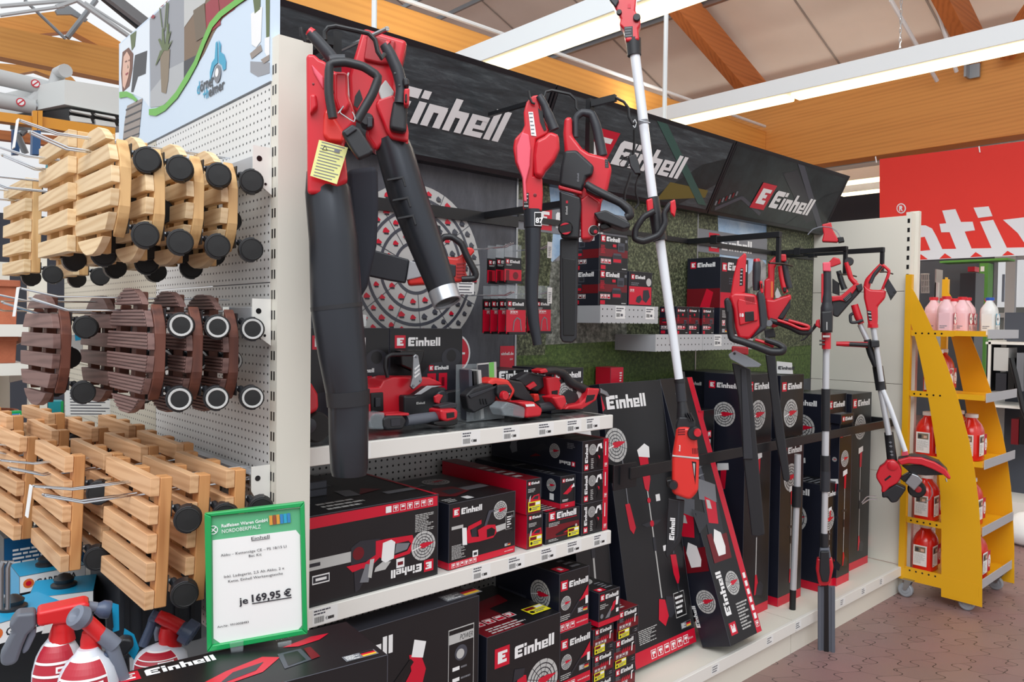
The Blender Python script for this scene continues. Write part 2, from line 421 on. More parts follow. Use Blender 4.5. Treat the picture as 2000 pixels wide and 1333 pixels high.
    def pic_hedge(s, x, y, h, k=2, mir=False):
        """upright hedge cutter from its foot"""
        C = lambda p, m_, kk=0: s.cut([(a*.8, b) for a, b in p], x, y, h, m_, k+kk, mir)
        C([(-.02,.42),(.03,.42),(.02,1.0),(-.02,1.0)], 'ink_slate', 0)
        for i in range(12): C([(-.045,.46+i*.045),(.05,.475+i*.045),(-.045,.475+i*.045)], 'ink_midgrey', 1)
        C([(-.1,.34),(.1,.3),(.14,.4),(-.06,.46)], 'ink_midgrey', 2)
        C([(-.1,.12),(.08,.1),(.12,.32),(-.06,.38)], 'ink_charcoal', 1); C([(-.06,.2),(.05,.18),(.09,.3),(-.03,.35)], 'ink_red', 2); C([(-.03,.28),(.02,.27),(.02,.32),(-.02,.33)], 'ink_lightgrey', 3)
        C([(-.12,-.02),(.1,-.02),(.12,.12),(.04,.12),(.02,.06),(-.06,.06),(-.06,.14),(-.12,.14)], 'ink_darkred', 1)
        C([(-.05,.01),(.04,.01),(.06,.05),(.05,.13),(-.02,.16),(-.06,.1)], 'ink_white', 2)
        C([(-.2,.16),(-.08,.2),(-.08,.26),(-.22,.3)], 'ink_charcoal', 2)
    def pic_battery(s, x, y, sc, k=2):
        s.rect(x, y, x+sc, y+.55*sc, 'ink_charcoal', k); s.rect(x+.1*sc, y+.08*sc, x+.9*sc, y+.3*sc, 'ink_red', k+1); s.rect(x+.1*sc, y+.55*sc, x+.9*sc, y+.68*sc, 'ink_slate', k)
        s.rect(x+.55*sc, y+.8*sc, x+1.25*sc, y+1.4*sc, 'ink_slate', k); s.rect(x+.65*sc, y+.9*sc, x+1.15*sc, y+1.2*sc, 'ink_charcoal', k+1)
# ============================================================ SETTING
GY0, GY1 = 1.79, 2.39          # front and back of the long run of shelving
BX = [0.93, 2.2, 3.52, 4.84]   # bay edges
PEGX = 0.84                    # face of the end display

def floor_mat():
    mt = bpy.data.materials.new('interlocking_pavers'); mt.use_nodes = True
    nt = mt.node_tree; b = nt.nodes['Principled BSDF']; L = nt.links; b.inputs['Roughness'].default_value = 0.42
    tc = nt.nodes.new('ShaderNodeTexCoord'); mp = nt.nodes.new('ShaderNodeMapping'); L.new(tc.outputs['Object'], mp.inputs[0]); mp.inputs['Rotation'].default_value = (0, 0, 0.12)
    wv = nt.nodes.new('ShaderNodeTexWave'); wv.inputs['Scale'].default_value = 4.2; wv.bands_direction = 'DIAGONAL'; L.new(mp.outputs[0], wv.inputs['Vector'])
    sb = nt.nodes.new('ShaderNodeMath'); sb.operation = 'MULTIPLY_ADD'; sb.inputs[1].default_value = 0.05; sb.inputs[2].default_value = -0.025; L.new(wv.outputs['Fac'], sb.inputs[0])
    cb = nt.nodes.new('ShaderNodeCombineXYZ'); L.new(sb.outputs[0], cb.inputs[0]); L.new(sb.outputs[0], cb.inputs[1])
    va = nt.nodes.new('ShaderNodeVectorMath'); L.new(mp.outputs[0], va.inputs[0]); L.new(cb.outputs[0], va.inputs[1])
    br = nt.nodes.new('ShaderNodeTexBrick'); L.new(va.outputs[0], br.inputs['Vector'])
    br.inputs['Scale'].default_value = 1.0; br.inputs['Brick Width'].default_value = 0.22; br.inputs['Row Height'].default_value = 0.13
    br.inputs['Mortar Size'].default_value = 0.0022; br.inputs['Mortar Smooth'].default_value = 0.2; br.inputs['Bias'].default_value = -0.2
    br.inputs['Color1'].default_value = (*lin((140,105,100)), 1); br.inputs['Color2'].default_value = (*lin((130,96,92)), 1); br.inputs['Mortar'].default_value = (*lin((64,48,46)), 1)
    nz = nt.nodes.new('ShaderNodeTexNoise'); nz.inputs['Scale'].default_value = 2.5; nz.inputs['Detail'].default_value = 8; L.new(tc.outputs['Object'], nz.inputs['Vector'])
    mx = nt.nodes.new('ShaderNodeMix'); mx.data_type = 'RGBA'; mx.blend_type = 'OVERLAY'; mx.inputs[0].default_value = 0.16
    L.new(br.outputs['Color'], mx.inputs[6]); L.new(nz.outputs['Color'], mx.inputs[7])
    hs = nt.nodes.new('ShaderNodeHueSaturation'); hs.inputs['Saturation'].default_value = 0.85; L.new(mx.outputs[2], hs.inputs['Color'])
    L.new(hs.outputs[0], b.inputs['Base Color'])
    bp = nt.nodes.new('ShaderNodeBump'); bp.inputs['Strength'].default_value = 0.3; bp.invert = True; L.new(br.outputs['Fac'], bp.inputs['Height']); L.new(bp.outputs[0], b.inputs['Normal'])
    return mt
M['pavers'] = floor_mat()
struct('floor', MB().box((-6, -6, -0.1), (24, 26, 0), 'pavers'), smooth=0)

M['glulam'] = wood('glulam_x', (226,160,80), (212,144,68), 'X', 0.03, 0.35)
M['glulam_y'] = wood('glulam_y', (216,148,72), (198,130,60), 'Y', 0.03, 0.35)
M['glulam_dark'] = wood('glulam_rafter', (188,112,58), (158,88,42), 'X', 0.05, 0.35)
defm('roof_panel', (232,222,210), 0.8, noise=0.05, nscale=1.5)
defm('panel_seam', (160,152,144), 0.8)
defm('galvanised', (150,154,158), 0.45, metal=0.5)
defm('lamp_white', (222,226,228), 0.4)
defm('glow', (255,236,190), 0.5, emit=2.6)
defm('glass_frame', (206,210,212), 0.4)

# --- roof over the shop: sloping board panels between steel purlins, falling towards the long edge beam
SL = 0.39; XE, ZE = 9.3, 4.55
def roofz(x): return ZE + SL*(XE-x)
mb = MB()
X0 = 3.0
mb.add([(X0, 3.1, roofz(X0)), (XE+.6, 3.1, roofz(XE+.6)), (XE+.6, 9, roofz(XE+.6)), (X0, 9, roofz(X0)),
        (X0, 3.1, roofz(X0)+.12), (XE+.6, 3.1, roofz(XE+.6)+.12), (XE+.6, 9, roofz(XE+.6)+.12), (X0, 9, roofz(X0)+.12)],
       [(3,2,1,0), (4,5,6,7), (0,1,5,4), (1,2,6,5), (2,3,7,6), (3,0,4,7)], 'roof_panel')
mb.add([(5.0, -4, roofz(5.0)), (XE+.6, -4, roofz(XE+.6)), (XE+.6, 3.1, roofz(XE+.6)), (5.0, 3.1, roofz(5.0)),
        (5.0, -4, roofz(5.0)+.12), (XE+.6, -4, roofz(XE+.6)+.12), (XE+.6, 3.1, roofz(XE+.6)+.12), (5.0, 3.1, roofz(5.0)+.12)],
       [(3,2,1,0), (4,5,6,7), (0,1,5,4), (1,2,6,5), (2,3,7,6), (3,0,4,7)], 'roof_panel')
y = -1.6
while y < 9:
    xa = X0 if y > 3.1 else 5.0
    mb.beam((xa+.01, y, roofz(xa)-.004), (XE, y, roofz(XE)-.004), .02, .012, 'panel_seam'); y += 1.15
struct('ceiling', mb, smooth=0)
for i, x in enumerate((5.35, 7.35)):
    mb = MB(); z = roofz(x)-.09
    mb.beam((x, -4, z), (x, 9, z), .1, .05, 'galvanised'); mb.beam((x+.03, -4, z-.05), (x+.03, 9, z-.05), .05, .06, 'steel')
    o = struct('trim_%d' % (i+1), mb, smooth=0)
# roof beyond the edge beam (lower neighbouring bay)
mb = MB(); mb.box((XE-.1, -4, 4.35), (24, 20, 4.45), 'roof_panel')
for x in (10.6, 12.2, 13.8, 15.4): mb.box((x, -4, 4.2), (x+.14, 20, 4.36), 'galvanised')
struct('trim_3', mb, smooth=0)

def one(name, label, mb, cat='beam', group=None, **kw):
    o = mb.build(name, **kw); return tag(o, label, cat, group)
one('edge_beam', 'broad orange laminated timber beam carrying the roof edge, upper right, behind the long lamp', MB().box((8.72, -4, 3.5), (8.98, 14, 4.36), 'glulam_y'), smooth=0, bevel=.008)
one('tie_beam', 'orange laminated tie beam running just above the black shelf header', MB().box((2.1, 4.95, 3.46), (8.72, 5.15, 4.0), 'glulam'), smooth=0, bevel=.008)
one('cable_conduit', 'thin white cable conduit along the top of the tie beam', MB().tube([(2.1, 4.9, 4.03), (8.6, 4.9, 4.03)], .018, 'lamp_white', 8), cat='conduit')
# rafters under the panels
def rafter(name, label, p0, p1, w_=.14, h_=.34, group=None, m_='glulam_dark'):
    return one(name, label, MB().beam(p0, p1, w_, h_, m_), cat='rafter', group=group, smooth=0, bevel=.006)
rafter('rafter', 'sloping timber rafter coming down onto the tie beam behind the tall white pole', (2.0, 5.05, roofz(2.0)-.32), (8.71, 5.05, roofz(8.71)-.32))
a = onX(1905, 150, 8.75)
rafter('rafter', 'sloping timber rafter landing on the edge beam at the metal bracket, upper right', (4.2, a.y, roofz(4.2)-.35), (8.75, a.y, roofz(8.75)-.35))
rafter('rafter', 'steep timber strut beside the bracketed rafter at the upper right edge', (8.6, a.y-.3, 4.3), (6.9, a.y-1.7, 5.1), .12, .2)
mb = MB()
p1 = onX(1830, 158, 8.6); p0 = onX(1740, 0, 7.6)
mb.tube([p0, p1], .02, 'lamp_white', 8)
one('tie_rod', 'thin white steel rod left of the upper right strut', mb, cat='rod')
mb = MB(); mb.tube([onX(1868, 140, 8.5), onX(1826, 0, 7.9)], .02, 'lamp_white', 8)
one('tie_rod', 'thin white steel rod touching the upper right strut', mb, cat='rod')
b_ = onX(1905, 128, 8.7)
one('beam_bracket', 'galvanised angle bracket screwed to the edge beam', MB().cbox((b_.x-.02, b_.y, b_.z), (.03, .1, .26), 'galvanised').cbox((b_.x-.08, b_.y+.05, b_.z), (.12, .02, .26), 'galvanised'), cat='bracket', smooth=0)

# --- hanging lamp trunking, all running the same way
def trunk(x, y0, y1, z, label, chain=None):
    t = thing('strip_lamp', label, 'lamp', (x, y0, z), 'long strip lamps under the roof')
    mb = MB()
    mb.prism([(x-.11, y0, z+.02), (x+.11, y0, z+.02), (x+.06, y0, z+.17), (x-.06, y0, z+.17)], (0, y1-y0, 0), 'lamp_white'); mb.build('housing', t, smooth=0, bevel=.004)
    n = int((y1-y0)/1.5)
    for i in range(n):
        a0 = y0+.02+i*(y1-y0)/n; a1 = a0+(y1-y0)/n-.04
        MB().box((x-.075, a0, z-.012), (x+.075, a1, z+.022), 'glow').build('diffuser', t, smooth=0, bevel=.01)
    if chain:
        mb = MB(); zt = roofz(x)-.1; k = int((zt-z-.17)/.035)
        for i in range(k):
            zz = z+.17+i*.035; rx = .008
            mb.tube([(x+(rx*math.cos(q) if i % 2 else 0), chain+(0 if i % 2 else rx*math.cos(q)), zz+.02+.022*math.sin(q)) for q in [j*PI/4 for j in range(9)]], .0025, 'steel', 5)
        mb.build('chain', t)
    l = bpy.data.lights.new('tube_light', 'AREA'); l.shape = 'RECTANGLE'; l.size = .14; l.size_y = y1-y0; l.energy = 22*(y1-y0)/4; l.color = (1, .93, .8)
    lo = bpy.data.objects.new('tube_light', l); COL.objects.link(lo); lo.location = (0, (y1-y0)/2, -.02); lo.parent = t
    l = bpy.data.lights.new('ceiling_fill', 'AREA'); l.shape = 'RECTANGLE'; l.size = .1; l.size_y = y1-y0; l.energy = 30*(y1-y0)/4; l.color = (1, .95, .86)  # added light above the housing, only there to brighten the ceiling
    lo = bpy.data.objects.new('ceiling_fill', l); COL.objects.link(lo); lo.location = (0, (y1-y0)/2, .2); lo.rotation_euler = (PI, 0, 0); lo.parent = t
    return t
trunk(6.05, -3.6, 4.9, 3.5, 'long lit strip lamp on a chain crossing the upper right of the picture', chain=2.35)
trunk(3.34, 2.0, 4.55, 3.28, 'lit strip lamp ending above the middle of the black header')
trunk(9.9, 0.5, 9.5, 3.45, 'far strip lamp seen between header end and red banner')
trunk(11.6, 2.0, 12, 3.6, 'farthest strip lamp, small, behind the header end')
# thin white suspension poles
p = onY(1300, 100, 3.3); one('suspension_pole', 'thin white pole hanging down behind the tall extension pole', MB().tube([(p.x, p.y, 2.72), (p.x, p.y, 5.6)], .016, 'lamp_white', 8), cat='pole')
p = onY(731, 20, 2.9); one('suspension_pole', 'thin white rod rising behind the red blower housing', MB().tube([(p.x, p.y, 2.5), (p.x, p.y, 4.6)], .012, 'lamp_white', 8), cat='pole')

# --- glazed gable at the far left: timber frames, glass roof, rods
YG = 12.0
A = onY(140, 24, YG)
def G(x, y, Y=YG): return onY(x, y, Y)
mb = MB(); pL0, pL1 = G(0, 51), G(300, 109); mb.prism([G(-60, 40), G(300, 109), G(300, 172), G(-60, 98)], (0, .22, 0), 'glulam')
one('gable_tie_beam', 'orange laminated beam crossing below the glazed gable, upper left', mb, smooth=0)
mb = MB(); mb.prism([G(-80, 45, YG+.3), G(107, 22, YG+.3), G(146, 26, YG+.3), G(258, 96, YG+.3), G(258, 118, YG+.3), G(208, 97, YG+.3), G(140, 60, YG+.3), G(78, 66, YG+.3), G(-80, 92, YG+.3)], (0, .2, 0), 'glulam')
one('gable_rafter_pair', 'pair of orange timber rafters meeting at the glazed ridge, upper left', mb, cat='rafter', smooth=0)
mb = MB(); mb.prism([G(-80, 118, 15), G(60, 128, 15), G(140, 150, 15), G(160, 172, 15), G(70, 138, 15), G(-80, 165, 15)], (0, .2, 0), 'glulam')
one('far_gable_rafter_pair', 'farther pair of orange rafters below the gable beam, upper left', mb, cat='rafter', smooth=0)
for lab, p, q, r_ in (('grey steel rod slanting down to the right in the gable', (48, 0), (128, 76), .022), ('thicker grey steel rod slanting down to the left in the gable', (188, 0), (131, 74), .034)):
    one('gable_rod', lab, MB().tube([G(*p, Y=11.7), G(*q, Y=11.7)], r_, 'galvanised', 8), cat='rod')
mb = MB()
for p, q, r_ in (((0, 12), (140, 0), .028), ((0, 30), (125, 12), .022), ((150, 0), (262, 78), .035), ((165, 4), (262, 66), .02), ((110, 14), (150, 0), .03)): mb.tube([G(*p, Y=11.4), G(*q, Y=11.4)], r_, 'glass_frame', 6)
mb.build('glazing_bars')['kind'] = 'structure'; bpy.data.objects['glazing_bars'].name = 'trim_4'
mb = MB()
for k in range(-4, 14):
    x0 = 1.2+k*.55; mb.beam((x0, 6.0, 5.6), (x0, 10.8, 5.6), .03, .05, 'galvanised')
mb.beam(onY(195, -12, 10.5), onY(300, 74, 10.5), .06, .09, 'dark_plastic'); mb.beam(onY(206, -14, 10.3), onY(300, 58, 10.3), .1, .12, 'galvanised')
struct('trim_5', mb, smooth=0)
one('ridge_bracket', 'small grey junction plate where the gable rafters meet', MB().prism([G(108, 20, 11.9), G(128, 6, 11.9), G(150, 22, 11.9), G(172, 38, 11.9), G(168, 42, 11.9), G(140, 28, 11.9), G(112, 28, 11.9)], (0, .05, 0), 'galvanised'), cat='bracket', smooth=0)

# --- far walls
defm('wall_dark', (70,74,84), 0.8); defm('wall_pale', (196,200,204), 0.8)
struct('wall_left', MB().box((-6, 16, 0), (1.2, 16.2, 3.0), 'wall_pale').box((-6, 9.4, 0), (2.3, 9.5, 2.66), 'wall_dark'), smooth=0)
mb = MB(); XW = 15.0
mb.box((XW, -8, 0), (XW+.2, 4.18, 1.0), 'wall_pale').box((XW, -8, 2.78), (XW+.2, 4.18, 4.4), 'wall_pale').box((XW, 4.18, 0), (XW+.2, 20, 4.4), 'wall_dark').box((XW, -8, 1.0), (XW+.2, -4, 2.78), 'wall_pale')
struct('wall_right', mb, smooth=0)

# ============================================================ LONG SHELVING RUN
defm('charcoal_panel', (74,76,82), 0.5)
M['peg_grey'] = pegboard('punched_grey_board', (196,196,194), (0, 2), .025, .0042)
M['peg_white'] = pegboard('punched_white_board', (226,226,224), (1, 2), .022, .0032)
def noisy(name, cols, scale, rough=.6, detail=9, stretch=(1,1,1), dist=0.0):
    mt = bpy.data.materials.new(name); mt.use_nodes = True; nt = mt.node_tree; b = nt.nodes['Principled BSDF']; L = nt.links; b.inputs['Roughness'].default_value = rough
    tc = nt.nodes.new('ShaderNodeTexCoord'); mp = nt.nodes.new('ShaderNodeMapping'); mp.inputs['Scale'].default_value = stretch; L.new(tc.outputs['Object'], mp.inputs[0])
    nz = nt.nodes.new('ShaderNodeTexNoise'); nz.inputs['Scale'].default_value = scale; nz.inputs['Detail'].default_value = detail; nz.inputs['Roughness'].default_value = .75; nz.inputs['Distortion'].default_value = dist; L.new(mp.outputs[0], nz.inputs['Vector'])
    cr = nt.nodes.new('ShaderNodeValToRGB'); L.new(nz.outputs['Fac'], cr.inputs[0]); e = cr.color_ramp.elements
    for i, (p_, c_) in enumerate(cols):
        if i < 2: e[i].position = p_; e[i].color = (*lin(c_), 1)
        else: q = e.new(p_); q.color = (*lin(c_), 1)
    L.new(cr.outputs[0], b.inputs['Base Color']); M[name] = mt; return mt
noisy('print_grass', [(.3, (28,42,16)), (.5, (72,94,42)), (.72, (118,138,70))], 60, .55)
noisy('print_hedge', [(.36, (24,27,20)), (.5, (70,76,54)), (.68, (150,156,120))], 70, .55)
noisy('print_trees', [(.35, (52,56,50)), (.5, (112,114,104)), (.68, (178,180,168))], 30, .55)
noisy('print_mountain', [(.35, (96,98,104)), (.6, (170,168,168))], 9, .55)
noisy('print_sky', [(.35, (120,166,208)), (.65, (206,222,234))], 3, .5)
noisy('print_brushed', [(.3, (32,37,40)), (.52, (62,70,74)), (.75, (104,114,118))], 4, .32, stretch=(1, 1, 9), dist=.3)
noisy('print_charcoal', [(.3, (52,54,60)), (.6, (82,84,92))], 3, .45, stretch=(3, 1, 1))

t = thing('shelving_back_panel', 'tall printed back wall of the power tool display behind the hanging tools', 'shelving', (BX[0], GY1, 0))
MB().box((BX[0], GY1, 1.25), (BX[1]-.005, GY1+.02, 2.29), 'print_charcoal').build('upper_panel', t, smooth=0)
MB().box((BX[0], GY1, .17), (BX[1]-.005, GY1+.02, 1.25), 'peg_grey').build('punched_panel', t, smooth=0)
# the ring of pictured tools
c_ = onY(812, 524, GY1); rr = .315
mb = MB(); F = Face(mb, (c_.x, GY1, c_.z), (1,0,0), (0,0,1), .0006)
F.disc(0, 0, rr, 'ink_lightgrey', 1, 56)
for q in (.3, .5, .68, .84): F.ring(0, 0, rr*q-.006, rr*q+.006, 'ink_slate', 2, 48)
F.disc(0, 0, rr*.1, 'ink_slate', 2)
for i in range(12):
    a = i*PI/6+.1; F.line((rr*.3*math.cos(a), rr*.3*math.sin(a)), (rr*math.cos(a), rr*math.sin(a)), .0025, 'ink_slate', 3)
rn = random.Random(3)
for q, n in ((.4, 14), (.59, 22), (.76, 30), (.92, 38)):
    for i in range(n):
        a = 2*PI*(i+.3)/n; x, y = rr*q*math.cos(a), rr*q*math.sin(a); s_ = .012+.004*rn.random(); red = (math.cos(a) < .2) or rn.random() < .3
        F.poly([(x-s_, y-s_*.5), (x+s_*.3, y-s_*.8), (x+s_, y-s_*.1), (x+s_*.5, y+s_*.3), (x-s_*.2, y+s_*.8), (x-s_*.8, y+s_*.3)], 'ink_red' if red else 'ink_slate', 3)
        F.rect(x-s_*.6, y-s_*.9, x+s_*.7, y-s_*.5, 'ink_charcoal', 4)
F.disc(.19, -.325, .078, 'ink_white', 4); F.disc(.19, -.325, .07, 'ink_red', 5); F.rect(.17, -.33, .24, -.322, 'ink_white', 6)
mb.build('tool_ring_print', t, smooth=0)
mb = MB(); p = onY(992, 704, GY1); F = Face(mb, (p.x, GY1, p.z), (1,0,0), (0,0,1), .0006)
F.poly([(-.045,-.06), (.045,-.1), (.045,.06), (-.045,.06)], 'ink_red'); F.poly([(-.045,-.06), (.03,-.06), (.045,-.1), (.045,.06), (-.045,.06)], 'ink_red', 2)
F.text('einhell.de', -.04, .022, .013, 'ink_white', 3, w_=.07, bold=.02); F.text('DIY', .01, .0, .008, 'ink_white', 3)
mb.build('web_address_tag', t, smooth=0)
# printed landscape of the other two bays
def landscape(x0, x1, name):
    mb = MB(); mb.box((x0, GY1, 1.26), (x1, GY1+.02, 2.29), 'print_grass'); mb.box((x0, GY1, .17), (x1, GY1+.02, 1.26), 'print_charcoal')
    F = Face(mb, (x0, GY1, 0), (1,0,0), (0,0,1), .0006); w_ = x1-x0
    F.rect(0, 1.62, w_, 2.29, 'print_trees', 1)
    F.poly([(w_*.1,1.9), (w_*.3,1.8), (w_*.55,1.95), (w_*.6,2.29), (w_*.1,2.29)], 'print_sky', 2)
    F.poly([(0,1.7), (w_*.62,1.7), (w_*.62,1.92), (w_*.5,2.0), (w_*.4,1.9), (w_*.28,1.98), (w_*.15,1.86), (0,2.0)], 'print_mountain', 3)
    F.poly([(0,1.5), (w_*.6,1.52), (w_*.6,1.8), (w_*.5,1.86), (w_*.35,1.8), (w_*.2,1.88), (0,1.82)], 'print_trees', 4)
    F.poly([(w_*.56,1.46), (w_*.54,2.29), (w_,2.29), (w_,1.48)], 'print_hedge', 5)
    F.poly([(0,1.46), (0,2.29), (w_*.13,2.29), (w_*.16,2.0), (w_*.13,1.46)], 'print_hedge', 5)
    F.rect(0, 1.42, w_, 1.47, 'print_grass', 4)
    F.rect(0, 1.995, w_*.55, 2.12, 'ink_midgrey', 6)
    F.logo(.1, 2.02, .07, k=7)
    return mb.build(name, t, smooth=0)
landscape(BX[1]+.005, BX[2]-.005, 'landscape_print'); landscape(BX[2]+.005, BX[3]-.01, 'landscape_print')
for x in (BX[1], BX[2]): MB().box((x-.005, GY1-.004, .17), (x+.005, GY1+.02, 2.2), 'steel').build('joint_strip', t, smooth=0)
MB().box((BX[0], GY1-.012, 2.0), (BX[1], GY1, 2.045), 'black_metal').build('cross_rail', t, smooth=0)
MB().box((BX[1], GY1-.012, 2.03), (BX[3]-.02, GY1, 2.055), 'black_metal').build('cross_rail', t, smooth=0)

# base shelf
defm('lip_line', (196,194,188), 0.4)
t = thing('base_shelf', 'long white base shelf on a plinth under the boxes, price strip on its edge', 'shelf', (BX[0], GY0, 0))
for i in range(3): MB().box((BX[i]+.003, GY0+.012, .15), (BX[i+1]-.003, GY1, .168), 'cream_metal').build('deck', t, smooth=0)
for i in range(3): MB().box((BX[i]+.002, GY0-.006, .115), (BX[i+1]-.002, GY0+.012, .17), 'white_metal').build('price_edge', t, smooth=0, bevel=.002)
for i in range(3): MB().box((BX[i]+.002, GY0+.02, .0), (BX[i+1]-.002, GY0+.04, .115), 'cream_metal').build('plinth', t, smooth=0)
for x in (1.5, 1.9, 2.35, 2.62, 2.86, 3.1, 3.36, 3.6): 
    mb = MB(); F = Face(mb, (BX[0], GY0-.006, .12), (1,0,0), (0,0,1)); F.rect(x-.04, .006, x+.02, .045, 'paper', 1); F.lines(x-.034, .01, .04, .03, 3, 'ink_midgrey', 2, seed=int(x*10)); mb.build('shelf_label', t, smooth=0)

# uprights and side wall
def upright(name, label, x0, x1, y0, y1, slots_face):
    t = thing(name, label, 'shelving', (x0, y0, 0))
    mb = MB().box((x0, y0, 0), (x1, y1, 2.29), 'cream_metal'); z = .25
    while z < 2.25:
        if slots_face == 'X': mb.box((x0-.0008, y0+.012, z), (x0+.004, y0+.018, z+.022), 'ink_black'); mb.box((x0-.0008, y0+.026, z), (x0+.004, y0+.032, z+.022), 'ink_black')
        else: mb.box((x0+.012, y0-.0008, z), (x0+.03, y0+.004, z+.026), 'ink_black')
        z += .05
    mb.build('post', t, smooth=0); return t
upright('shelf_upright', 'white slotted upright at the corner between plant trolleys and power tools', .84, .93, GY0-.02, GY0+.02, 'X')
t = thing('side_wall_panel', 'tall cream panelled end wall of the tool display behind the strimmers', 'shelving', (4.84, GY0, 0))
for i in range(4):
    z0 = [.17, .72, 1.26, 1.82][i]; z1 = [.717, 1.257, 1.817, 2.27][i]
    MB().box((4.84, GY0+.03, z0), (4.855, GY1, z1), 'cream_metal').build('panel', t, smooth=0, bevel=.0015)
MB().box((4.90, GY0-.02, 0), (4.935, GY0+.0, 2.30), 'cream_metal').box((4.90, GY0, 0), (4.935, GY0+.03, 2.3), 'cream_metal').build('post', t, smooth=0)
mb = MB().box((4.84, GY0-.0, 0), (4.90, GY0+.03, 2.29), 'cream_metal'); z = .3
while z < 2.25: mb.box((4.8392, GY0+.008, z), (4.842, GY0+.022, z+.026), 'ink_black'); z += .055
mb.build('post', t, smooth=0)

# wide shelves of the first bay
def label_strip(par, x0, y, zb, xs, h=.045):
    for i, x in enumerate(xs):
        mb = MB(); F = Face(mb, (x0, y, zb), (1,0,0), (0,0,1))
        F.rect(x, .004, x+.075, .004+h, 'paper', 1); F.lines(x+.004, .03, .05, .016, 2, 'ink_slate', 2, seed=i)
        for j in range(9): F.rect(x+.006+j*.0032, .01, x+.0075+j*.0032, .026, 'ink_black', 2)
        F.text('€', x+.038, .013, .009, 'ink_slate', 2); F.lines(x+.046, .012, .02, .01, 1, 'ink_black', 2, seed=i+5, th=.8); mb.build('shelf_label', par, smooth=0)
SY = 1.85
M['shelf_mat_print'] = noisy('shelf_mat_print', [(.38, (30,32,34)), (.55, (92,96,96)), (.7, (150,150,146))], 5, .25, dist=1.5)
for nm, z, lab, xs in (('wide_shelf', 1.262, 'upper white shelf carrying the cordless tools', [.15, .55, .72, .88, 1.02, 1.12, 1.2]),
                   ('wide_shelf', .83, 'middle white shelf carrying the tool cartons', [.05, .6, .75, .9, 1.03, 1.17])):
    t = thing(nm, lab, 'shelf', (BX[0], SY, z-.045))
    MB().box((BX[0], SY+.012, z-.03), (BX[1]-.0, GY1, z-.003), 'white_metal').build('shelf_board', t, smooth=0)
    mb = MB(); mb.box((BX[0], SY-.004, z-.05), (BX[1], SY+.012, z), 'white_metal'); mb.build('front_edge', t, smooth=0, bevel=.003)
    label_strip(t, BX[0], SY-.004, z-.05, [x for x in xs if x < 1.2])
    if z > 1: MB().box((BX[0]+.01, SY+.02, z-.003), (BX[1]-.02, GY1-.02, z-.001), 'shelf_mat_print').build('printed_mat', t, smooth=0)

# header with three leaning printed boxes
defm('frame_black', (22,22,28), 0.3)
noisy('print_darkgreen', [(.35, (18,26,28)), (.6, (40,52,54))], 4, .3)
defm('print_gloss_green', (58,92,84), 0.3)
def header(i, label):
    x0, x1 = BX[i]+.004-(0.12 if i == 0 else 0), BX[i+1]-.004
    zt, yt, zb, yb = 2.55, 2.165, 2.195, 2.335
    if i == 0: x0 = BX[0]-.07
    t = thing('header_sign', label, 'sign', (x0, yb, zb))
    o = Vector((x0, yb, zb)); v = Vector((0, yt-yb, zt-zb)); hh = v.length; v.normalize(); u = Vector((1,0,0)); n = u.cross(v)
    mb = MB(); mb.prism([(x0, yb, zb), (x0, yt, zt), (x0, yt+.07, zt+.0), (x0, yb+.05, zb-.0), ], (x1-x0, 0, 0), 'frame_black'); mb.build('case', t, smooth=0)
    mb = MB(); F = Face(mb, o, u, v, .0008); w_ = x1-x0; e = .018
    F.rect(e, e, w_-e, hh-e, 'print_brushed' if i < 2 else 'print_darkgreen', 2)
    if i:   # faint tool parts at the sides of the picture
        F.poly([(w_*.62, e), (w_*.8, e), (w_-e, hh*.4), (w_-e, hh*.75), (w_*.85, hh*.6)], 'print_darkgreen', 3)
        F.poly([(w_*.66, hh*.05), (w_*.95, hh*.2), (w_*.95, hh*.3), (w_*.7, hh*.3)], mat('muted_gold', (112,98,42), .4) if i == 1 else 'ink_slate', 3) if i == 1 else None
        F.poly([(w_*.5, hh*.95), (w_*.56, hh*.95), (w_*.98, hh*.1), (w_*.92, hh*.1)], 'print_gloss_green' if i == 1 else 'ink_slate', 4)
    if i == 2:
        for j in range(7): F.rect(.03+j*.025, .05+j*.012, .045+j*.025, .075+j*.012, 'ink_darkred' if j % 2 else 'ink_midgrey', 4)
        F.pline([(.05, .03), (.25, .12), (.5, .05)], .02, 'ink_slate', 3)
        F.poly([(.55, .3), (.68, .34), (1.15, .1), (1.05, .05)], 'ink_charcoal', 3)
    lx, ly, lh = [(.37, .125, .12), (.25, .14, .112), (.36, .10, .103)][i]
    F.logo(lx, ly, lh, shear=.22, k=6)
    mb.build('printed_face', t, smooth=0)
    mb = MB(); F = Face(mb, o, u, v, .004)
    F.rect(0, 0, w_, e, 'frame_black'); F.rect(0, hh-e, w_, hh, 'frame_black'); F.rect(0, 0, e*.6, hh, 'frame_black'); F.rect(w_-e*.6, 0, w_, hh, 'frame_black')
    mb.build('frame', t, smooth=0)
header(0, 'leftmost black header sign with large white lettering, behind the blowers')
header(1, 'middle black header sign with white lettering, crossed by the tall pole')
header(2, 'rightmost black header sign at the end of the run, red square beside white lettering')
# ============================================================ END DISPLAY (plant trolleys)
EY0, EY1 = GY0+.02, 3.06
t = thing('end_display_board', 'white punched steel board behind the hanging plant trolleys', 'shelving', (PEGX, EY0, 0))
for z0, z1 in ((.3, .75), (.753, 1.2), (1.203, 1.69), (1.693, 2.18)): MB().box((PEGX, EY0+.002, z0), (PEGX+.012, 2.66, z1), 'peg_white').build('punched_panel', t, smooth=0)
M['peg_beige'] = pegboard('punched_beige_board', (206,200,184), (1, 2), .022, .0032)
for z0, z1 in ((.3, .85), (.853, 1.4), (1.403, 2.18)): MB().box((PEGX, 2.665, z0), (PEGX+.012, 3.9, z1), 'peg_beige').build('punched_panel', t, smooth=0)

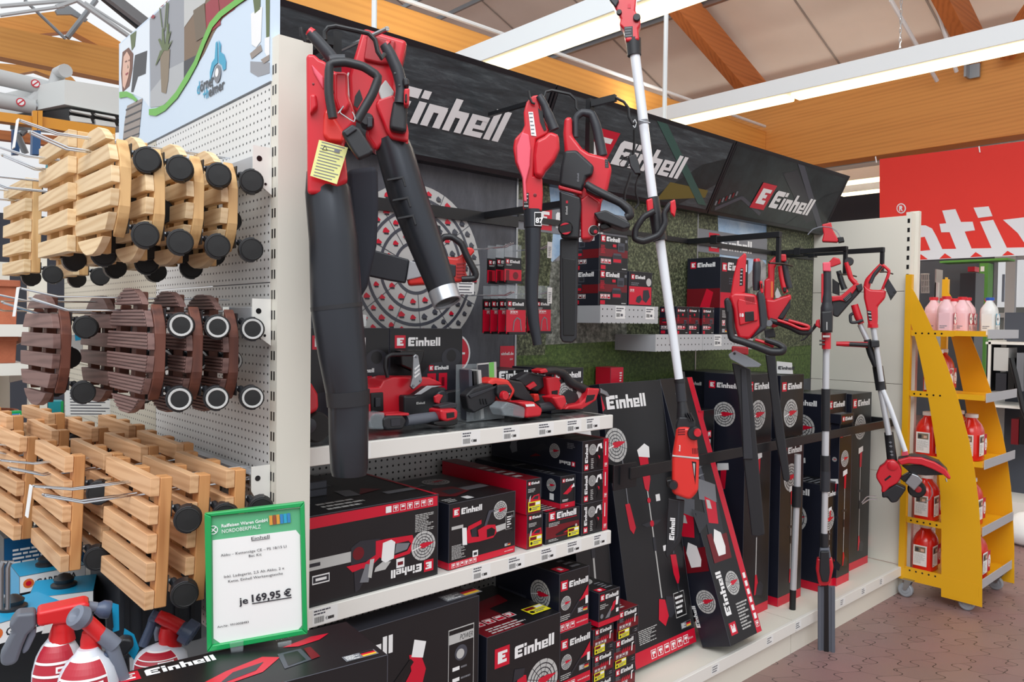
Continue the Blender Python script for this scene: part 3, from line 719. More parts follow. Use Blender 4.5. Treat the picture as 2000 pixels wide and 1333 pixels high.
# the fascia above it
zb_ = 2.185; pt = onX(234, 87, PEGX); ztop = pt.z
defm('fascia_blue', (206,222,238), 0.4); defm('fascia_pale', (226,234,242), 0.4); defm('swoosh_green', (104,180,66), 0.4); defm('ink_teal', (44,160,196), 0.35)
defm('photo_grey', (150,152,158), 0.45); defm('photo_floor', (176,178,180), 0.45); defm('photo_pot', (134,118,96), 0.45); defm('photo_leaf', (92,106,62), 0.45)
defm('photo_sofa', (120,96,72), 0.45); defm('photo_red', (150,36,50), 0.45); defm('photo_taupe', (108,92,72), 0.45); defm('photo_skin', (222,178,156), 0.45); defm('photo_hair', (110,66,46), 0.45); defm('photo_plank', (150,138,130), 0.45); defm('photo_dark', (58,58,62), 0.45)
t = thing('fascia_board', 'pale blue fascia board above the plant trolleys with a green wave and blue emblem', 'sign', (PEGX, EY0, zb_))
MB().box((PEGX-.004, EY0-.004, zb_), (PEGX+.02, EY1, ztop), 'fascia_blue').build('board', t, smooth=0)
mb = MB(); FX = PEGX-.004
F = Face(mb, (FX, EY1, zb_), (0,-1,0), (0,0,1), .0005)
def q(x, y):
    p = onX(560*0+x/3.332, y/3.332, FX); return (EY1-p.y, p.z-zb_)
def Q(pts): return [q(*p) for p in pts]
UM = EY1-EY0; VM = ztop-zb_-.001
def clampQ(pts): return [(min(max(a, .001), UM), min(max(b, .001), VM)) for a, b in Q(pts)]
F.poly(clampQ([(782,290),(975,125),(975,700),(930,640),(870,615),(782,600)]), 'fascia_pale', 1)
F.poly(clampQ([(975,125),(1200,-130),(1200,560),(1080,690),(980,700)]), 'photo_grey', 1)
F.poly(clampQ([(1100,450),(1200,400),(1200,560),(1060,690),(980,700),(980,600)]), 'photo_floor', 2)
F.poly(clampQ([(1200,-130),(1700,-700),(1640,-20),(1560,30),(1450,120),(1390,220),(1330,350),(1200,560)]), 'photo_sofa', 1)
F.poly(clampQ([(1200,-100),(1420,-330),(1330,40),(1270,80),(1200,180)]), 'ink_lightgrey', 2)
F.poly(clampQ([(1340,30),(1420,-40),(1440,160),(1345,230)]), 'photo_red', 3); F.poly(clampQ([(1262,70),(1335,20),(1350,230),(1280,270)]), 'photo_taupe', 4)
F.poly(clampQ([(1420,-60),(1520,-160),(1530,60),(1440,120)]), 'photo_red', 2)
F.poly(clampQ([(1200,400),(1300,350),(1250,480),(1200,540)]), 'photo_dark', 3)
# potted plant photograph
F.poly(clampQ([(1045,330),(1110,320),(1100,520),(1085,610),(1055,600)]), 'photo_pot', 4)
for a in ((1060,330,1020,420), (1080,320,1115,200), (1070,330,1065,180), (1090,330,1100,150), (1075,330,1040,250), (1085,330,1125,260)):
    F.poly(clampQ([(a[0]-12,a[1]), (a[0]+12,a[1]), (a[2]+4,a[3]), (a[2]-6,a[3]+10)]), 'photo_leaf', 5)
for a in ((1060,180,1045,10), (1075,200,1090,-20), (1090,180,1100,20)): F.poly(clampQ([(a[0]-3,a[1]), (a[0]+3,a[1]), (a[2]+3,a[3]), (a[2]-3,a[3])]), 'photo_leaf', 5)
for a in ((1040,20), (1010,60), (1000,110), (1090,0), (1060,30)): F.poly(clampQ([(a[0]-14,a[1]+8), (a[0]+2,a[1]-14), (a[0]+16,a[1]-4), (a[0]+6,a[1]+12)]), 'photo_red', 6)
# smiling woman in the picture and the armchair behind her
F.poly(clampQ([(880,360),(960,330),(950,480),(900,500),(870,600),(855,600),(870,440)]), 'photo_dark', 2)
F.poly(clampQ([(800,340),(840,310),(870,350),(865,450),(845,560),(800,600),(790,480)]), 'photo_hair', 3)
F.poly(clampQ([(808,370),(830,335),(850,370),(850,440),(838,505),(815,580),(803,560),(800,470)]), 'photo_skin', 4)
F.poly(clampQ([(818,400),(832,394),(832,402),(819,408)]), 'photo_hair', 5); F.poly(clampQ([(840,392),(848,388),(848,396),(841,400)]), 'photo_hair', 5); F.poly(clampQ([(820,482),(840,470),(838,482),(824,492)]), 'photo_red', 5); F.poly(clampQ([(836,420),(842,440),(834,446)]), 'photo_pot', 5)
F.poly(clampQ([(850,230),(890,200),(880,300),(860,330)]), 'photo_leaf', 3)
# green wave
top_ = [(782,600),(830,596),(865,614),(900,650)]; bot_ = [(782,640),(830,632),(865,645),(890,665)]
F.poly(clampQ(top_+bot_[::-1]), 'swoosh_green', 6)
wt = [(975,712),(1020,706),(1080,680),(1150,600),(1210,500),(1270,400),(1320,270),(1370,150),(1430,80),(1510,20),(1620,-60)]
wb_ = [(975,750),(1020,756),(1080,722),(1160,640),(1230,530),(1290,420),(1340,290),(1390,180),(1450,110),(1530,50),(1630,-20)]
for i in range(len(wt)-1): F.poly(clampQ([wt[i], wt[i+1], wb_[i+1], wb_[i]]), 'swoosh_green', 6)
F.poly(clampQ([(830,690),(930,640),(905,890),(800,930),(812,800)]), 'photo_plank', 2)
for i in range(5): F.poly(clampQ([(822-4*i,712+48*i),(926-4*i,664+50*i),(925-4*i,674+50*i),(822-4*i,724+48*i)]), 'photo_dark', 3)
# white pots on trolleys, right side
F.poly(clampQ([(1635,90),(1710,40),(1700,270),(1670,310),(1640,290)]), 'ink_white', 2); F.poly(clampQ([(1725,250),(1770,230),(1765,350),(1740,370),(1725,340)]), 'ink_white', 2)
F.poly(clampQ([(1645,-40),(1700,-80),(1695,60),(1660,90)]), 'photo_leaf', 2); F.poly(clampQ([(1730,-100),(1765,-130),(1755,240),(1735,245)]), 'photo_leaf', 2)
F.poly(clampQ([(1630,350),(1700,290),(1710,330),(1640,385)]), 'photo_plank', 3); F.poly(clampQ([(1700,390),(1768,350),(1768,385),(1720,415)]), 'photo_plank', 3)
F.poly(clampQ([(1630,400),(1768,400),(1768,470),(1680,500),(1630,470)]), 'photo_grey', 1)
# emblem
F.poly(clampQ([(1408,280),(1420,268),(1422,410),(1400,430),(1388,470),(1372,530),(1370,470),(1382,410),(1402,380)]), 'ink_teal', 4)
F.poly(clampQ([(1428,262),(1442,290),(1440,340),(1462,355),(1476,400),(1474,450),(1456,462),(1448,425),(1428,410)]), 'ink_teal', 4)
c0 = q(1421,482); F.disc(c0[0], c0[1], .024, 'ink_midgrey', 5); F.disc(c0[0]-.003, c0[1]+.004, .012, 'ink_white', 6)
a = q(1285,618); b = q(1396,560); F.text('d', a[0], a[1], .036, 'ink_teal', 4, bold=.02); F.text('örner', a[0]+.026, a[1]+.002, .034, 'ink_charcoal', 4, w_=b[0]-a[0]-.026, bold=.02)
a = q(1325,648); b = q(1465, 600); F.text('+h', a[0], a[1]-.002, .032, 'ink_teal', 4, w_=.04, bold=.02); F.text('elmer', a[0]+.043, a[1]-.002, .03, 'ink_charcoal', 4, w_=b[0]-a[0]-.043, bold=.02)
mb.build('printed_face', t, smooth=0)

# --- plant trolleys, built once with the slats running along Y and the casters on the +X side
M['pine'] = wood('pine_slat', (232,204,162), (206,168,120), 'Y', 0.07)
M['pine_v'] = wood('pine_batten', (222,180,124), (190,142,88), 'Z', 0.07)
M['larch'] = wood('larch_slat', (222,176,132), (190,138,94), 'Y', 0.09)
M['larch_v'] = wood('larch_batten', (204,146,92), (168,108,60), 'Z', 0.09)
M['stain'] = wood('stained_slat', (128,98,92), (92,66,62), 'Y', 0.1)
M['stain_v'] = wood('stained_batten', (110,64,50), (72,40,34), 'Z', 0.1)
def make_caster(parent, y, z, x, grey=False, ang=0.0, dz=0.0):
    d = Vector((-.32+ang, -1, 0)).normalized(); sg = 1 if y < -.02 else .3; c = Vector((x+.031, y-.036*sg, z-.02))
    mb = MB(); mb.box((x, y-.017, z-.017), (x+.003, y+.017, z+.017), 'black_metal'); mb.tube([(x+.002, y, z), (x+.016, y, z)], .006, 'steel', 8); mb.tube([(x+.016, y, z), (x+.02, y-.018*sg, z-.01)], .009, 'black_plastic', 8)
    # hood hugging the twin wheel
    pts = [(math.cos(a), math.sin(a)) for a in [PI*.5+PI*i/10*1.15-.2 for i in range(11)]]
    e = Vector((1,0,0)); e = (e-d*e.dot(d)).normalized()
    hood = [c + (e*(p[0])+Vector((0,0,1))*p[1])*.0298 - d*.017 for p in pts]
    mb.prism(hood+[c-d*.017+e*.004], d*.034, 'black_plastic')
    k = mb.build('caster', parent, smooth=40, bevel=.002)
    mb = MB(); mb.lathe(c-d*.021, d, [(0,.018),(.003,.0268),(.017,.0276),(.0185,.021),(.0235,.021),(.025,.0276),(.036,.0276),(.0398,.0264),(.0405,.0245),(.0395,.0235),(.0402,.0)], 'rubber', 22)
    if grey: mb.lathe(c-d*.0225, d, [(.0405,.0185),(.0425,.0195),(.0428,.0235),(.0405,.0255)], 'ink_lightgrey', 22)
    mb.build('wheel', k, smooth=45)
def arc_slat(mb, z0, z1, r_, x0, x1, m_, n=6):
    """slat between heights z0..z1 clipped by a circle of radius r_"""
    def hw(z): return math.sqrt(max(r_*r_-z*z, 0))
    zs = [z0+(z1-z0)*i/n for i in range(n+1)]
    pts = [(x0, -hw(z), z) for z in zs] + [(x0, hw(z), z) for z in zs[::-1]]
    out = []
    for p in pts:
        if not out or (Vector(p)-Vector(out[-1])).length > 1e-4: out.append(p)
    if (Vector(out[0])-Vector(out[-1])).length < 1e-4: out.pop()
    mb.prism(out, (x1-x0, 0, 0), m_)
def round_trolley(ribbed, label, grey, loc):
    t = thing('plant_trolley', label, 'plant trolley', (0,0,0)); R_ = .146; s_, v_ = ('stain', 'stain_v') if ribbed else ('pine', 'pine_v')
    for i in range(6):
        z0 = -.144+i*.05; mb = MB(); h = .0365
        if not ribbed: arc_slat(mb, z0, z0+h, R_, 0, .018, s_)
        else:
            arc_slat(mb, z0, z0+h, R_, .003, .018, s_)
            for j in range(5): arc_slat(mb, z0+.0012+j*.0078, z0+.0066+j*.0078, R_-.0005, 0, .0029, s_, 2)
        mb.build('slat', t, smooth=30, bevel=.0012, seg=1)
    for y0, y1 in ((-.142, -.106), (-.016, .016), (.106, .142)):
        hm = lambda y: math.sqrt(max(R_*R_-y*y, 0))
        ys = [y0+(y1-y0)*k/8 for k in range(9)]; mb = MB()
        mb.prism([(.0182, y, hm(y)+(.008 if abs(y) > .02 else -.008)) for y in ys]+[(.0182, y, -hm(y)-(.008 if abs(y) > .02 else -.008)) for y in ys[::-1]], (.024, 0, 0), v_)
        mb.build('batten', t, smooth=0, bevel=.002)
    for i, (y, z) in enumerate(((-.112,.082), (-.112,-.082), (.1,.082), (.1,-.082), (0,0))): make_caster(t, y, z, .042, grey, .12*(i-1), 0)
    t.location = loc; return t
def square_trolley(label, wood_, loc, W_=.33, grey=False, H_=.29, n=5, zc=.09):
    t = thing('plant_trolley', label, 'plant trolley', (0,0,0)); s_, v_ = wood_, wood_+'_v'
    p = (H_-.04)/(n-1)
    for i in range(n):
        z0 = -H_/2+i*p; MB().box((0, -W_/2, z0), (.02, W_/2, z0+.04), s_).build('slat', t, smooth=0, bevel=.0015, seg=1)
    for y in (-W_/2+.0185, 0, W_/2-.0185): MB().box((.0202, y-.0185, -H_/2), (.046, y+.0185, H_/2), v_).build('batten', t, smooth=0, bevel=.003)
    for i, (y, z) in enumerate(((-W_/2+.02,zc-.02), (-W_/2+.02,-zc), (W_/2-.03,zc-.02), (W_/2-.03,-zc))): make_caster(t, y, z, .046, grey, .1*(i-1), 0)
    t.location = loc; return t
def place(root, items, group):
    first = True
    for (x, y, z, rz, ry, lab) in items:
        if first: o = root; o.location = (x, y, z); o.rotation_euler = (0, ry, rz); first = False
        else: o = dup(root, (x, y, z), rz, ry=ry)
        o['label'] = lab; o['group'] = group
A = 'round pine plant trolley, top row, '
rt = round_trolley(False, 'x', False, (0,0,0))
place(rt, [(.473, 1.945, 1.885, .02, .03, A+'frontmost of the hanging stack'), (.543, 1.93, 1.872, -.01, .0, A+'second from the front'),
           (.630, 1.94, 1.872, .01, .02, A+'third from the front'), (.715, 1.95, 1.87, 0, .01, A+'rearmost, nearest the punched board')], 'round pine plant trolleys in the top row')
rb = round_trolley(True, 'x', True, (0,0,0))
B = 'dark ribbed round plant trolley with grey-rimmed wheels, '
place(rb, [(.537, 1.915, 1.524, .01, .03, B+'frontmost of the middle row'), (.622, 1.92, 1.52, 0, .02, B+'second of the middle row'), (.710, 1.93, 1.515, 0, .01, B+'rearmost of the middle row')], 'ribbed round plant trolleys in the middle row')
rs = round_trolley(False, 'x', False, (0,0,0))
for ch in rs.children:
    if ch.name.startswith('slat') or ch.name.startswith('batten'):
        ch.data.materials[0] = M['stain' if ch.name.startswith('slat') else 'stain_v']
place(rs, [(.43, 2.30, 1.515, .06, .04, 'smooth dark round plant trolley with black wheels, far left of the middle row'),
           (.57, 2.30, 1.515, .02, .02, 'smooth dark stained round plant trolley half hidden behind the ribbed ones')], 'smooth stained round plant trolleys')
sq = square_trolley('x', 'pine', (0,0,0), .30, zc=.128)
C_ = 'square pale pine trolley, top row, '
place(sq, [(.45, 2.215, 1.90, .01, .01, C_+'frontmost behind the round stack'), (.55, 2.22, 1.885, 0, .0, C_+'second behind the round stack'), (.66, 2.225, 1.88, .01, 0, C_+'nearest the board behind the round stack'),
           (.48, 2.90, 1.88, .03, .02, C_+'frontmost at the left picture edge'), (.62, 2.93, 1.88, .02, .0, C_+'behind the one at the left picture edge')], 'square pine plant trolleys in the top row')
sl = square_trolley('x', 'larch', (0,0,0), .33, H_=.28)
D_ = 'square larch trolley, bottom row, '
place(sl, [(.52, 1.865, 1.122, 0, .045, D_+'frontmost of the nearest stack'), (.605, 1.875, 1.115, 0, .05, D_+'second of the nearest stack'), (.68, 1.855, 1.12, 0, .03, D_+'rearmost of the nearest stack beside the price frame'),
           (.442, 2.24, 1.125, 0, .04, D_+'frontmost of the middle stack'), (.53, 2.245, 1.12, 0, .03, D_+'second of the middle stack'), (.615, 2.24, 1.13, 0, .02, D_+'third of the middle stack'), (.70, 2.23, 1.13, 0, .02, D_+'rearmost of the middle stack'),
           (.40, 2.60, 1.13, .05, .06, D_+'frontmost of the far stack at the left picture edge'), (.49, 2.61, 1.14, 0, .03, D_+'second of the far stack'), (.59, 2.60, 1.14, 0, .02, D_+'third of the far stack'), (.69, 2.60, 1.14, 0, .02, D_+'rearmost of the far stack')], 'square larch plant trolleys in the bottom row')
sp_ = dup(sl, (.42, 2.86, 1.16), .04, label='pale square plant trolley farthest left of the bottom row, only its top showing', group='pale trolleys farthest left'); 
dup(sl, (.53, 2.86, 1.16), .04, label='pale square plant trolley behind the farthest left one in the bottom row', group='pale trolleys farthest left')

# --- rails and double wire hooks
def hook_rail(z, y0, y1, lab):
    t = thing('hook_rail', lab, 'rail', (.80, y0, z))
    MB().box((.80, y0+.03, z-.02), (.825, y1, z+.02), 'grey_metal').build('bar', t, smooth=0, bevel=.002)
    mb = MB(); mb.prism([(.838, y0-.0, z-.075), (.838, y0, z+.04), (.79, y0, z+.04), (.79, y0, z-.02), (.81, y0, z-.055)], (0, .003, 0), 'white_metal')
    mb.tube([(.806, y0-.0006, z+.01), (.806, y0+.001, z+.01)], .007, 'ink_black', 12); mb.tube([(.822, y0-.0006, z-.05), (.822, y0+.001, z-.05)], .0035, 'ink_black', 10)
    mb.build('bracket', t, smooth=0)
zr = [1.98, 1.61, 1.20]
hook_rail(zr[0], 1.80, 3.1, 'upper hook rail with white bracket, level with the natural round trolleys')
hook_rail(zr[1], 1.80, 3.1, 'middle hook rail with its white bracket, level with the dark stained trolleys')
hook_rail(zr[2], 1.80, 3.1, 'lower hook rail with its white bracket, above the green price frame')
def make_hook(loc, lab, L_=.44, group='chrome display hooks'):
    t = thing('display_hook', lab, 'hook', (0,0,0), group)
    mb = MB()
    for s in (-1, 1): mb.tube([(0, s*.012, 0), (-L_+.07, s*.012, -.004), (-L_, s*.010, .02), ], .0026, 'chrome', 7)
    mb.tube([(-L_, -.010, .02), (-L_-.004, 0, .022), (-L_, .010, .02)], .0026, 'chrome', 7); mb.box((-.006, -.02, -.012), (0, .02, .012), 'chrome')
    mb.build('prong', t)
    mb = MB()
    for s in (-1, 1): mb.tube([(0, s*.008, .03), (-L_+.05, s*.008, .026), (-L_-.02, s*.006, .042)], .0021, 'chrome', 7)
    mb.tube([(-L_-.02, -.006, .042), (-L_-.022, 0, .043), (-L_-.02, .006, .042)], .0021, 'chrome', 7)
    mb.build('label_wire', t)
    mb = MB(); mb.prism([(-L_-.024, -.012, .044), (-L_-.024, .012, .044), (-L_-.032, .012, -.02), (-L_-.032, -.012, -.02)], (-.002, 0, 0), 'paper')
    mb.build('label_strip', t, smooth=0)
    t.location = loc; return t
h0 = make_hook((.80, 1.97, 1.984), 'chrome double wire hook through the natural round trolleys, with a white label strip')
spots = [(.80, 2.30, 1.984, 'chrome double wire hook left of the round trolleys in the top row'), (.80, 2.70, 1.984, 'third chrome wire hook of the top row, running out at the left picture edge'), (.80, 2.98, 1.984, 'chrome wire hook farthest left of the top row'),
         (.80, 1.97, 1.619, 'chrome wire hook through the ribbed dark trolleys, nearest the corner upright'), (.80, 2.30, 1.613, 'chrome wire hook carrying the smooth dark trolleys'), (.80, 2.75, 1.619, 'empty chrome wire hook left of the dark trolleys'),
         (.80, 1.84, 1.205, 'chrome wire hook poking out of the nearest larch stack'), (.80, 2.22, 1.205, 'chrome wire hook poking out of the middle larch stack'), (.80, 2.58, 1.205, 'chrome wire hook poking out of the far larch stack')]
for x, y, z, lab in spots: dup(h0, (x, y, z), 0, label=lab)

# --- neighbouring pot shelving at the far left
M['terracotta'] = noisy('terracotta', [(.3, (150,80,56)), (.7, (192,112,80))], 6, .75)
PY = 3.95; xr = onY(57, 600, PY).x; xr2 = onY(92, 600, PY).x
t = thing('pot_shelving', 'cream shelving with terracotta pots at the left picture edge', 'shelving', (xr, PY, 0))
MB().box((xr, PY, 0), (xr2, PY+.05, 1.86), 'cream_metal').build('post', t, smooth=0)
MB().box((-1.2, PY+.45, 0), (xr, PY+.47, 1.86), 'cream_metal').build('back_panel', t, smooth=0)
for z in (.55, 1.0, 1.39, 1.55+.03): 
    if z > 1.5: z = 1.56
    MB().box((-1.2, PY+.01, z-.03), (xr-.004, PY+.45, z), 'white_metal').box((-1.2, PY-.01, z-.05), (xr-.004, PY+.01, z+.003), 'white_metal').build('shelf_board', t, smooth=0)
    mb = MB(); mb.prism([(xr-.012, PY+.03, z-.055), (xr-.012, PY+.4, z-.055), (xr-.012, PY+.4, z-.11), (xr-.012, PY+.12, z-.08)], (.008, 0, 0), 'white_metal'); mb.build('bracket', t, smooth=0)
def pot(loc, r_, h, lab, trough=False):
    if trough:
        mb = MB(); mb.prism([(-r_, -.09, 0), (r_, -.09, 0), (r_*1.05, -.1, h), (-r_*1.05, -.1, h)], (0, .18, 0), 'terracotta')
        mb.box((-r_*1.08, -.11, h-.03), (r_*1.08, .11, h), 'terracotta')
    else: mb = MB().lathe((0,0,0), (0,0,1), [(0, r_*.72), (.0, r_*.74), (h*.8, r_*.93), (h*.8, r_), (h, r_*1.02), (h, r_*.88), (h*.1, r_*.66), (h*.1, 0)], 'terracotta', 28)
    o = mb.build('plant_pot', smooth=40, bevel=.004, seg=2); o.location = loc; tag(o, lab, 'pot')
pot((xr-.2, PY+.2, 1.56), .17, .2, 'square-sided terracotta trough on the upper cream shelf', True)
pot((xr-.14, PY+.16, 1.39), .1, .13, 'terracotta trough on the middle cream shelf, left picture edge', True)
pot((xr-.5, PY+.2, 1.39), .13, .12, 'round terracotta pot left on the middle cream shelf')
pot((xr-.14, PY+.2, 1.0), .13, .17, 'round terracotta pot on the lower cream shelf above the larch trolleys')
pot((xr-.5, PY+.2, 1.0), .14, .18, 'round terracotta pot cut off by the left picture edge on the lower cream shelf')

# --- racking, heater and ducts high in the background left
YR = 6.7
defm('rack_yellow', (222,150,40), 0.45); defm('rack_blue', (42,84,132), 0.45); defm('duct', (196,198,198), 0.5); defm('heater_white', (222,226,224), 0.45)
def PR(pts, Y): return [onY(x, y, Y) for x, y in pts]
def z3(x, y): return (x/4.442, y/4.442)
o = MB().prism(PR([z3(-80,960), z3(300,1010), z3(300,1090), z3(-80,1040)], YR), (0,.1,0), 'rack_yellow').build('rack_beam', smooth=0); tag(o, 'yellow steel racking beam left of the blue upright', 'beam')
o = MB().prism(PR([z3(355,1010), z3(1000,1110), z3(1000,1215), z3(355,1100)], YR), (0,.1,0), 'rack_yellow').build('rack_beam', smooth=0); tag(o, 'yellow steel racking beam right of the blue upright, with two labels', 'beam')
mb = MB()
for a in (285, 330): mb.prism(PR([z3(a,960), z3(a+40,960), z3(a+38,1130), z3(a,1130)], YR-.05), (0,.04,0), 'rack_yellow')
t = thing('rack_upright', 'racking upright, yellow connector above blue post with round holes', 'upright', onY(70, 250, YR-.05))
mb.build('connector', t, smooth=0)
mb = MB().prism(PR([z3(285,1130), z3(355,1130), z3(350,1340), z3(280,1340)], YR-.05), (0,.08,0), 'rack_blue'); mb.build('post', t, smooth=0)
o = MB().prism(PR([z3(110,1110), z3(170,1110), z3(170,1340), z3(110,1340)], 9), (0,.08,0), 'rack_blue').build('rack_upright', smooth=0); tag(o, 'farther dark blue racking upright, left', 'upright')
o = MB().tube([onY(40, 262, 8.6), onY(55, 248, 8.6)], .03, 'galvanised', 6).tube([onY(34, 262, 8.6), onY(50, 300, 8.6)], .03, 'galvanised', 6).build('rack_brace'); tag(o, 'grey bent brace between the two racking uprights', 'brace')
o = MB().prism(PR([z3(-80,1120), z3(1010,1230), z3(1010,1330), z3(-80,1200)], 9.2), (0,.1,0), 'glulam_dark').build('wall_beam', smooth=0); tag(o, 'brown timber rail low behind the racking', 'beam')
t = thing('air_heater', 'large white boxy air heater with open louvres hanging above the yellow racking', 'heater', onY(130, 200, 7.2))
YH = 7.2
mb = MB().prism(PR([z3(560,690), z3(1260,800), z3(1260,1040), z3(560,905)], YH), (-.35,1.0,0), 'heater_white'); mb.build('cabinet', t, smooth=0)
mb = MB().prism(PR([z3(600,940), z3(1260,1050), z3(1260,1120), z3(600,1050)], YH+.02), (-.3,.7,0), 'ink_black'); mb.build('outlet', t, smooth=0)
for a, b in ((600, 800), (815, 1010), (1030, 1240)):
    k = (a-600)*.155
    mb = MB().prism(PR([z3(a+10,1000+k), z3(b-15,1030+k), z3(b,1070+k), z3(a+20,1050+k)], YH-.02), (0,.05,0), 'heater_white').prism(PR([z3(a+10,948+k), z3(b-15,978+k), z3(b-5,1000+k), z3(a+25,965+k)], YH-.05), (0,.05,0), 'heater_white')
    mb.build('louvre', t, smooth=0)
for lab, p, q_, r_ in (('upper grey insulated pipe with red flow sticker', (-60, 660), (425, 770), .085), ('lower grey insulated pipe with red flow sticker', (-60, 860), (300, 925), .085)):
    t = thing('insulated_pipe', lab, 'pipe', onY(*z3(*p), 7.6)); a, b = onY(*z3(*p), 7.6), onY(*z3(*q_), 7.6)
    MB().tube([a, b], r_*.78, 'duct', 18).build('jacket', t)
    MB().tube([b, b+(b-a).normalized()*.12], .05, 'steel', 12).build('coupling', t)
    c = a.lerp(b, .72 if 'upper' in lab else .62); n_ = Vector((0,-1,0)); mb = MB(); F = Face(mb, c+n_*(r_*.78+.002), (1,0,0), (0,0,1), .001); F.disc(0, 0, .034, 'ink_red', 1, 16); F.disc(0, 0, .025, 'ink_white', 2, 16); F.line((-.02,-.02), (.02,.02), .01, 'ink_red', 3); mb.build('flow_sticker', t, smooth=0)
o = MB().tube([onY(104, 178, 7.5), onY(115, 143, 7.5), onY(128, 138, 7.3)], .055, 'duct', 12).build('flue_elbow'); tag(o, 'grey flue elbow joining the pipes to the white heater', 'pipe')
o = MB().tube([onY(60, 200, 7.6), onY(85, 178, 7.6)], .05, 'duct', 10).build('pipe_strut'); tag(o, 'slanting grey strut below the pipes', 'strut')
o = MB().prism(PR([(96,288),(148,300),(138,352),(90,348)], 5.5), (0,.05,0), mat('teal_sign', (20,140,150), .5)).build('hanging_sign', smooth=0); tag(o, 'teal panel seen between the wire hooks in the top row', 'sign')
# ============================================================ CARTONS
def carton(label, x0, y0, z0, w, d, h, paint=None, rz=0.0, rx=0.0, ry=0.0, group=None, body='carton_black', side='carton_side', name='tool_carton', sticker=None):
    """printed carton; origin at the front left bottom corner; rx leans its top backwards"""
    mb = MB(); e = .0015
    mb.add([(0,0,0),(w,0,0),(w,d,0),(0,d,0),(0,0,h),(w,0,h),(w,d,h),(0,d,h)], [(0,1,5,4)], body)
    mb.add([(0,0,0),(w,0,0),(w,d,0),(0,d,0),(0,0,h),(w,0,h),(w,d,h),(0,d,h)], [(3,0,4,7), (1,2,6,5), (2,3,7,6)], side)
    mb.add([(0,0,0),(w,0,0),(w,d,0),(0,d,0),(0,0,h),(w,0,h),(w,d,h),(0,d,h)], [(4,5,6,7), (3,2,1,0)], body)
    # worn pale edges
    for a, b in (((0,0,0),(0,0,h)), ((0,0,h),(w,0,h)), ((w,0,0),(w,0,h)), ((0,0,h),(0,d,h))):
        mb.beam(Vector(a), Vector(b), .0012, .0012, 'ink_slate', up=(.6,.5,.62))
    F = {'front': Face(mb, (0,0,0), (1,0,0), (0,0,1)), 'left': Face(mb, (0,d,0), (0,-1,0), (0,0,1)), 'top': Face(mb, (0,0,h), (1,0,0), (0,1,0))}
    if paint: paint(F, w, d, h)
    o = mb.build(name, smooth=0)
    o.location = (x0, y0, z0); o.rotation_euler = (-rx, ry, rz)
    tag(o, label, 'box', group)
    if sticker:
        mb = MB(); f, sx, sy, sw, sh = sticker
        FF = {'front': Face(mb, (0,0,0), (1,0,0), (0,0,1)), 'left': Face(mb, (0,d,0), (0,-1,0), (0,0,1)), 'top': Face(mb, (0,0,h), (1,0,0), (0,1,0))}[f]
        FF.lift = .0006; FF.sticker(sx, sy, sw, sh, 5); mb.build('price_sticker', o, smooth=0)
    return o
def word_top(F, w, d, frac=.6, red=True):
    T = F['top']; T.word(w*.1, d*.55, w*frac/4.53, 'ink_lightgrey'); T.lines(w*.1, d*.1, w*.5, d*.25, 4, 'ink_midgrey', seed=4); T.disc(w*.78, d*.55, min(w, d)*.16, 'ink_midgrey', 2, 20)

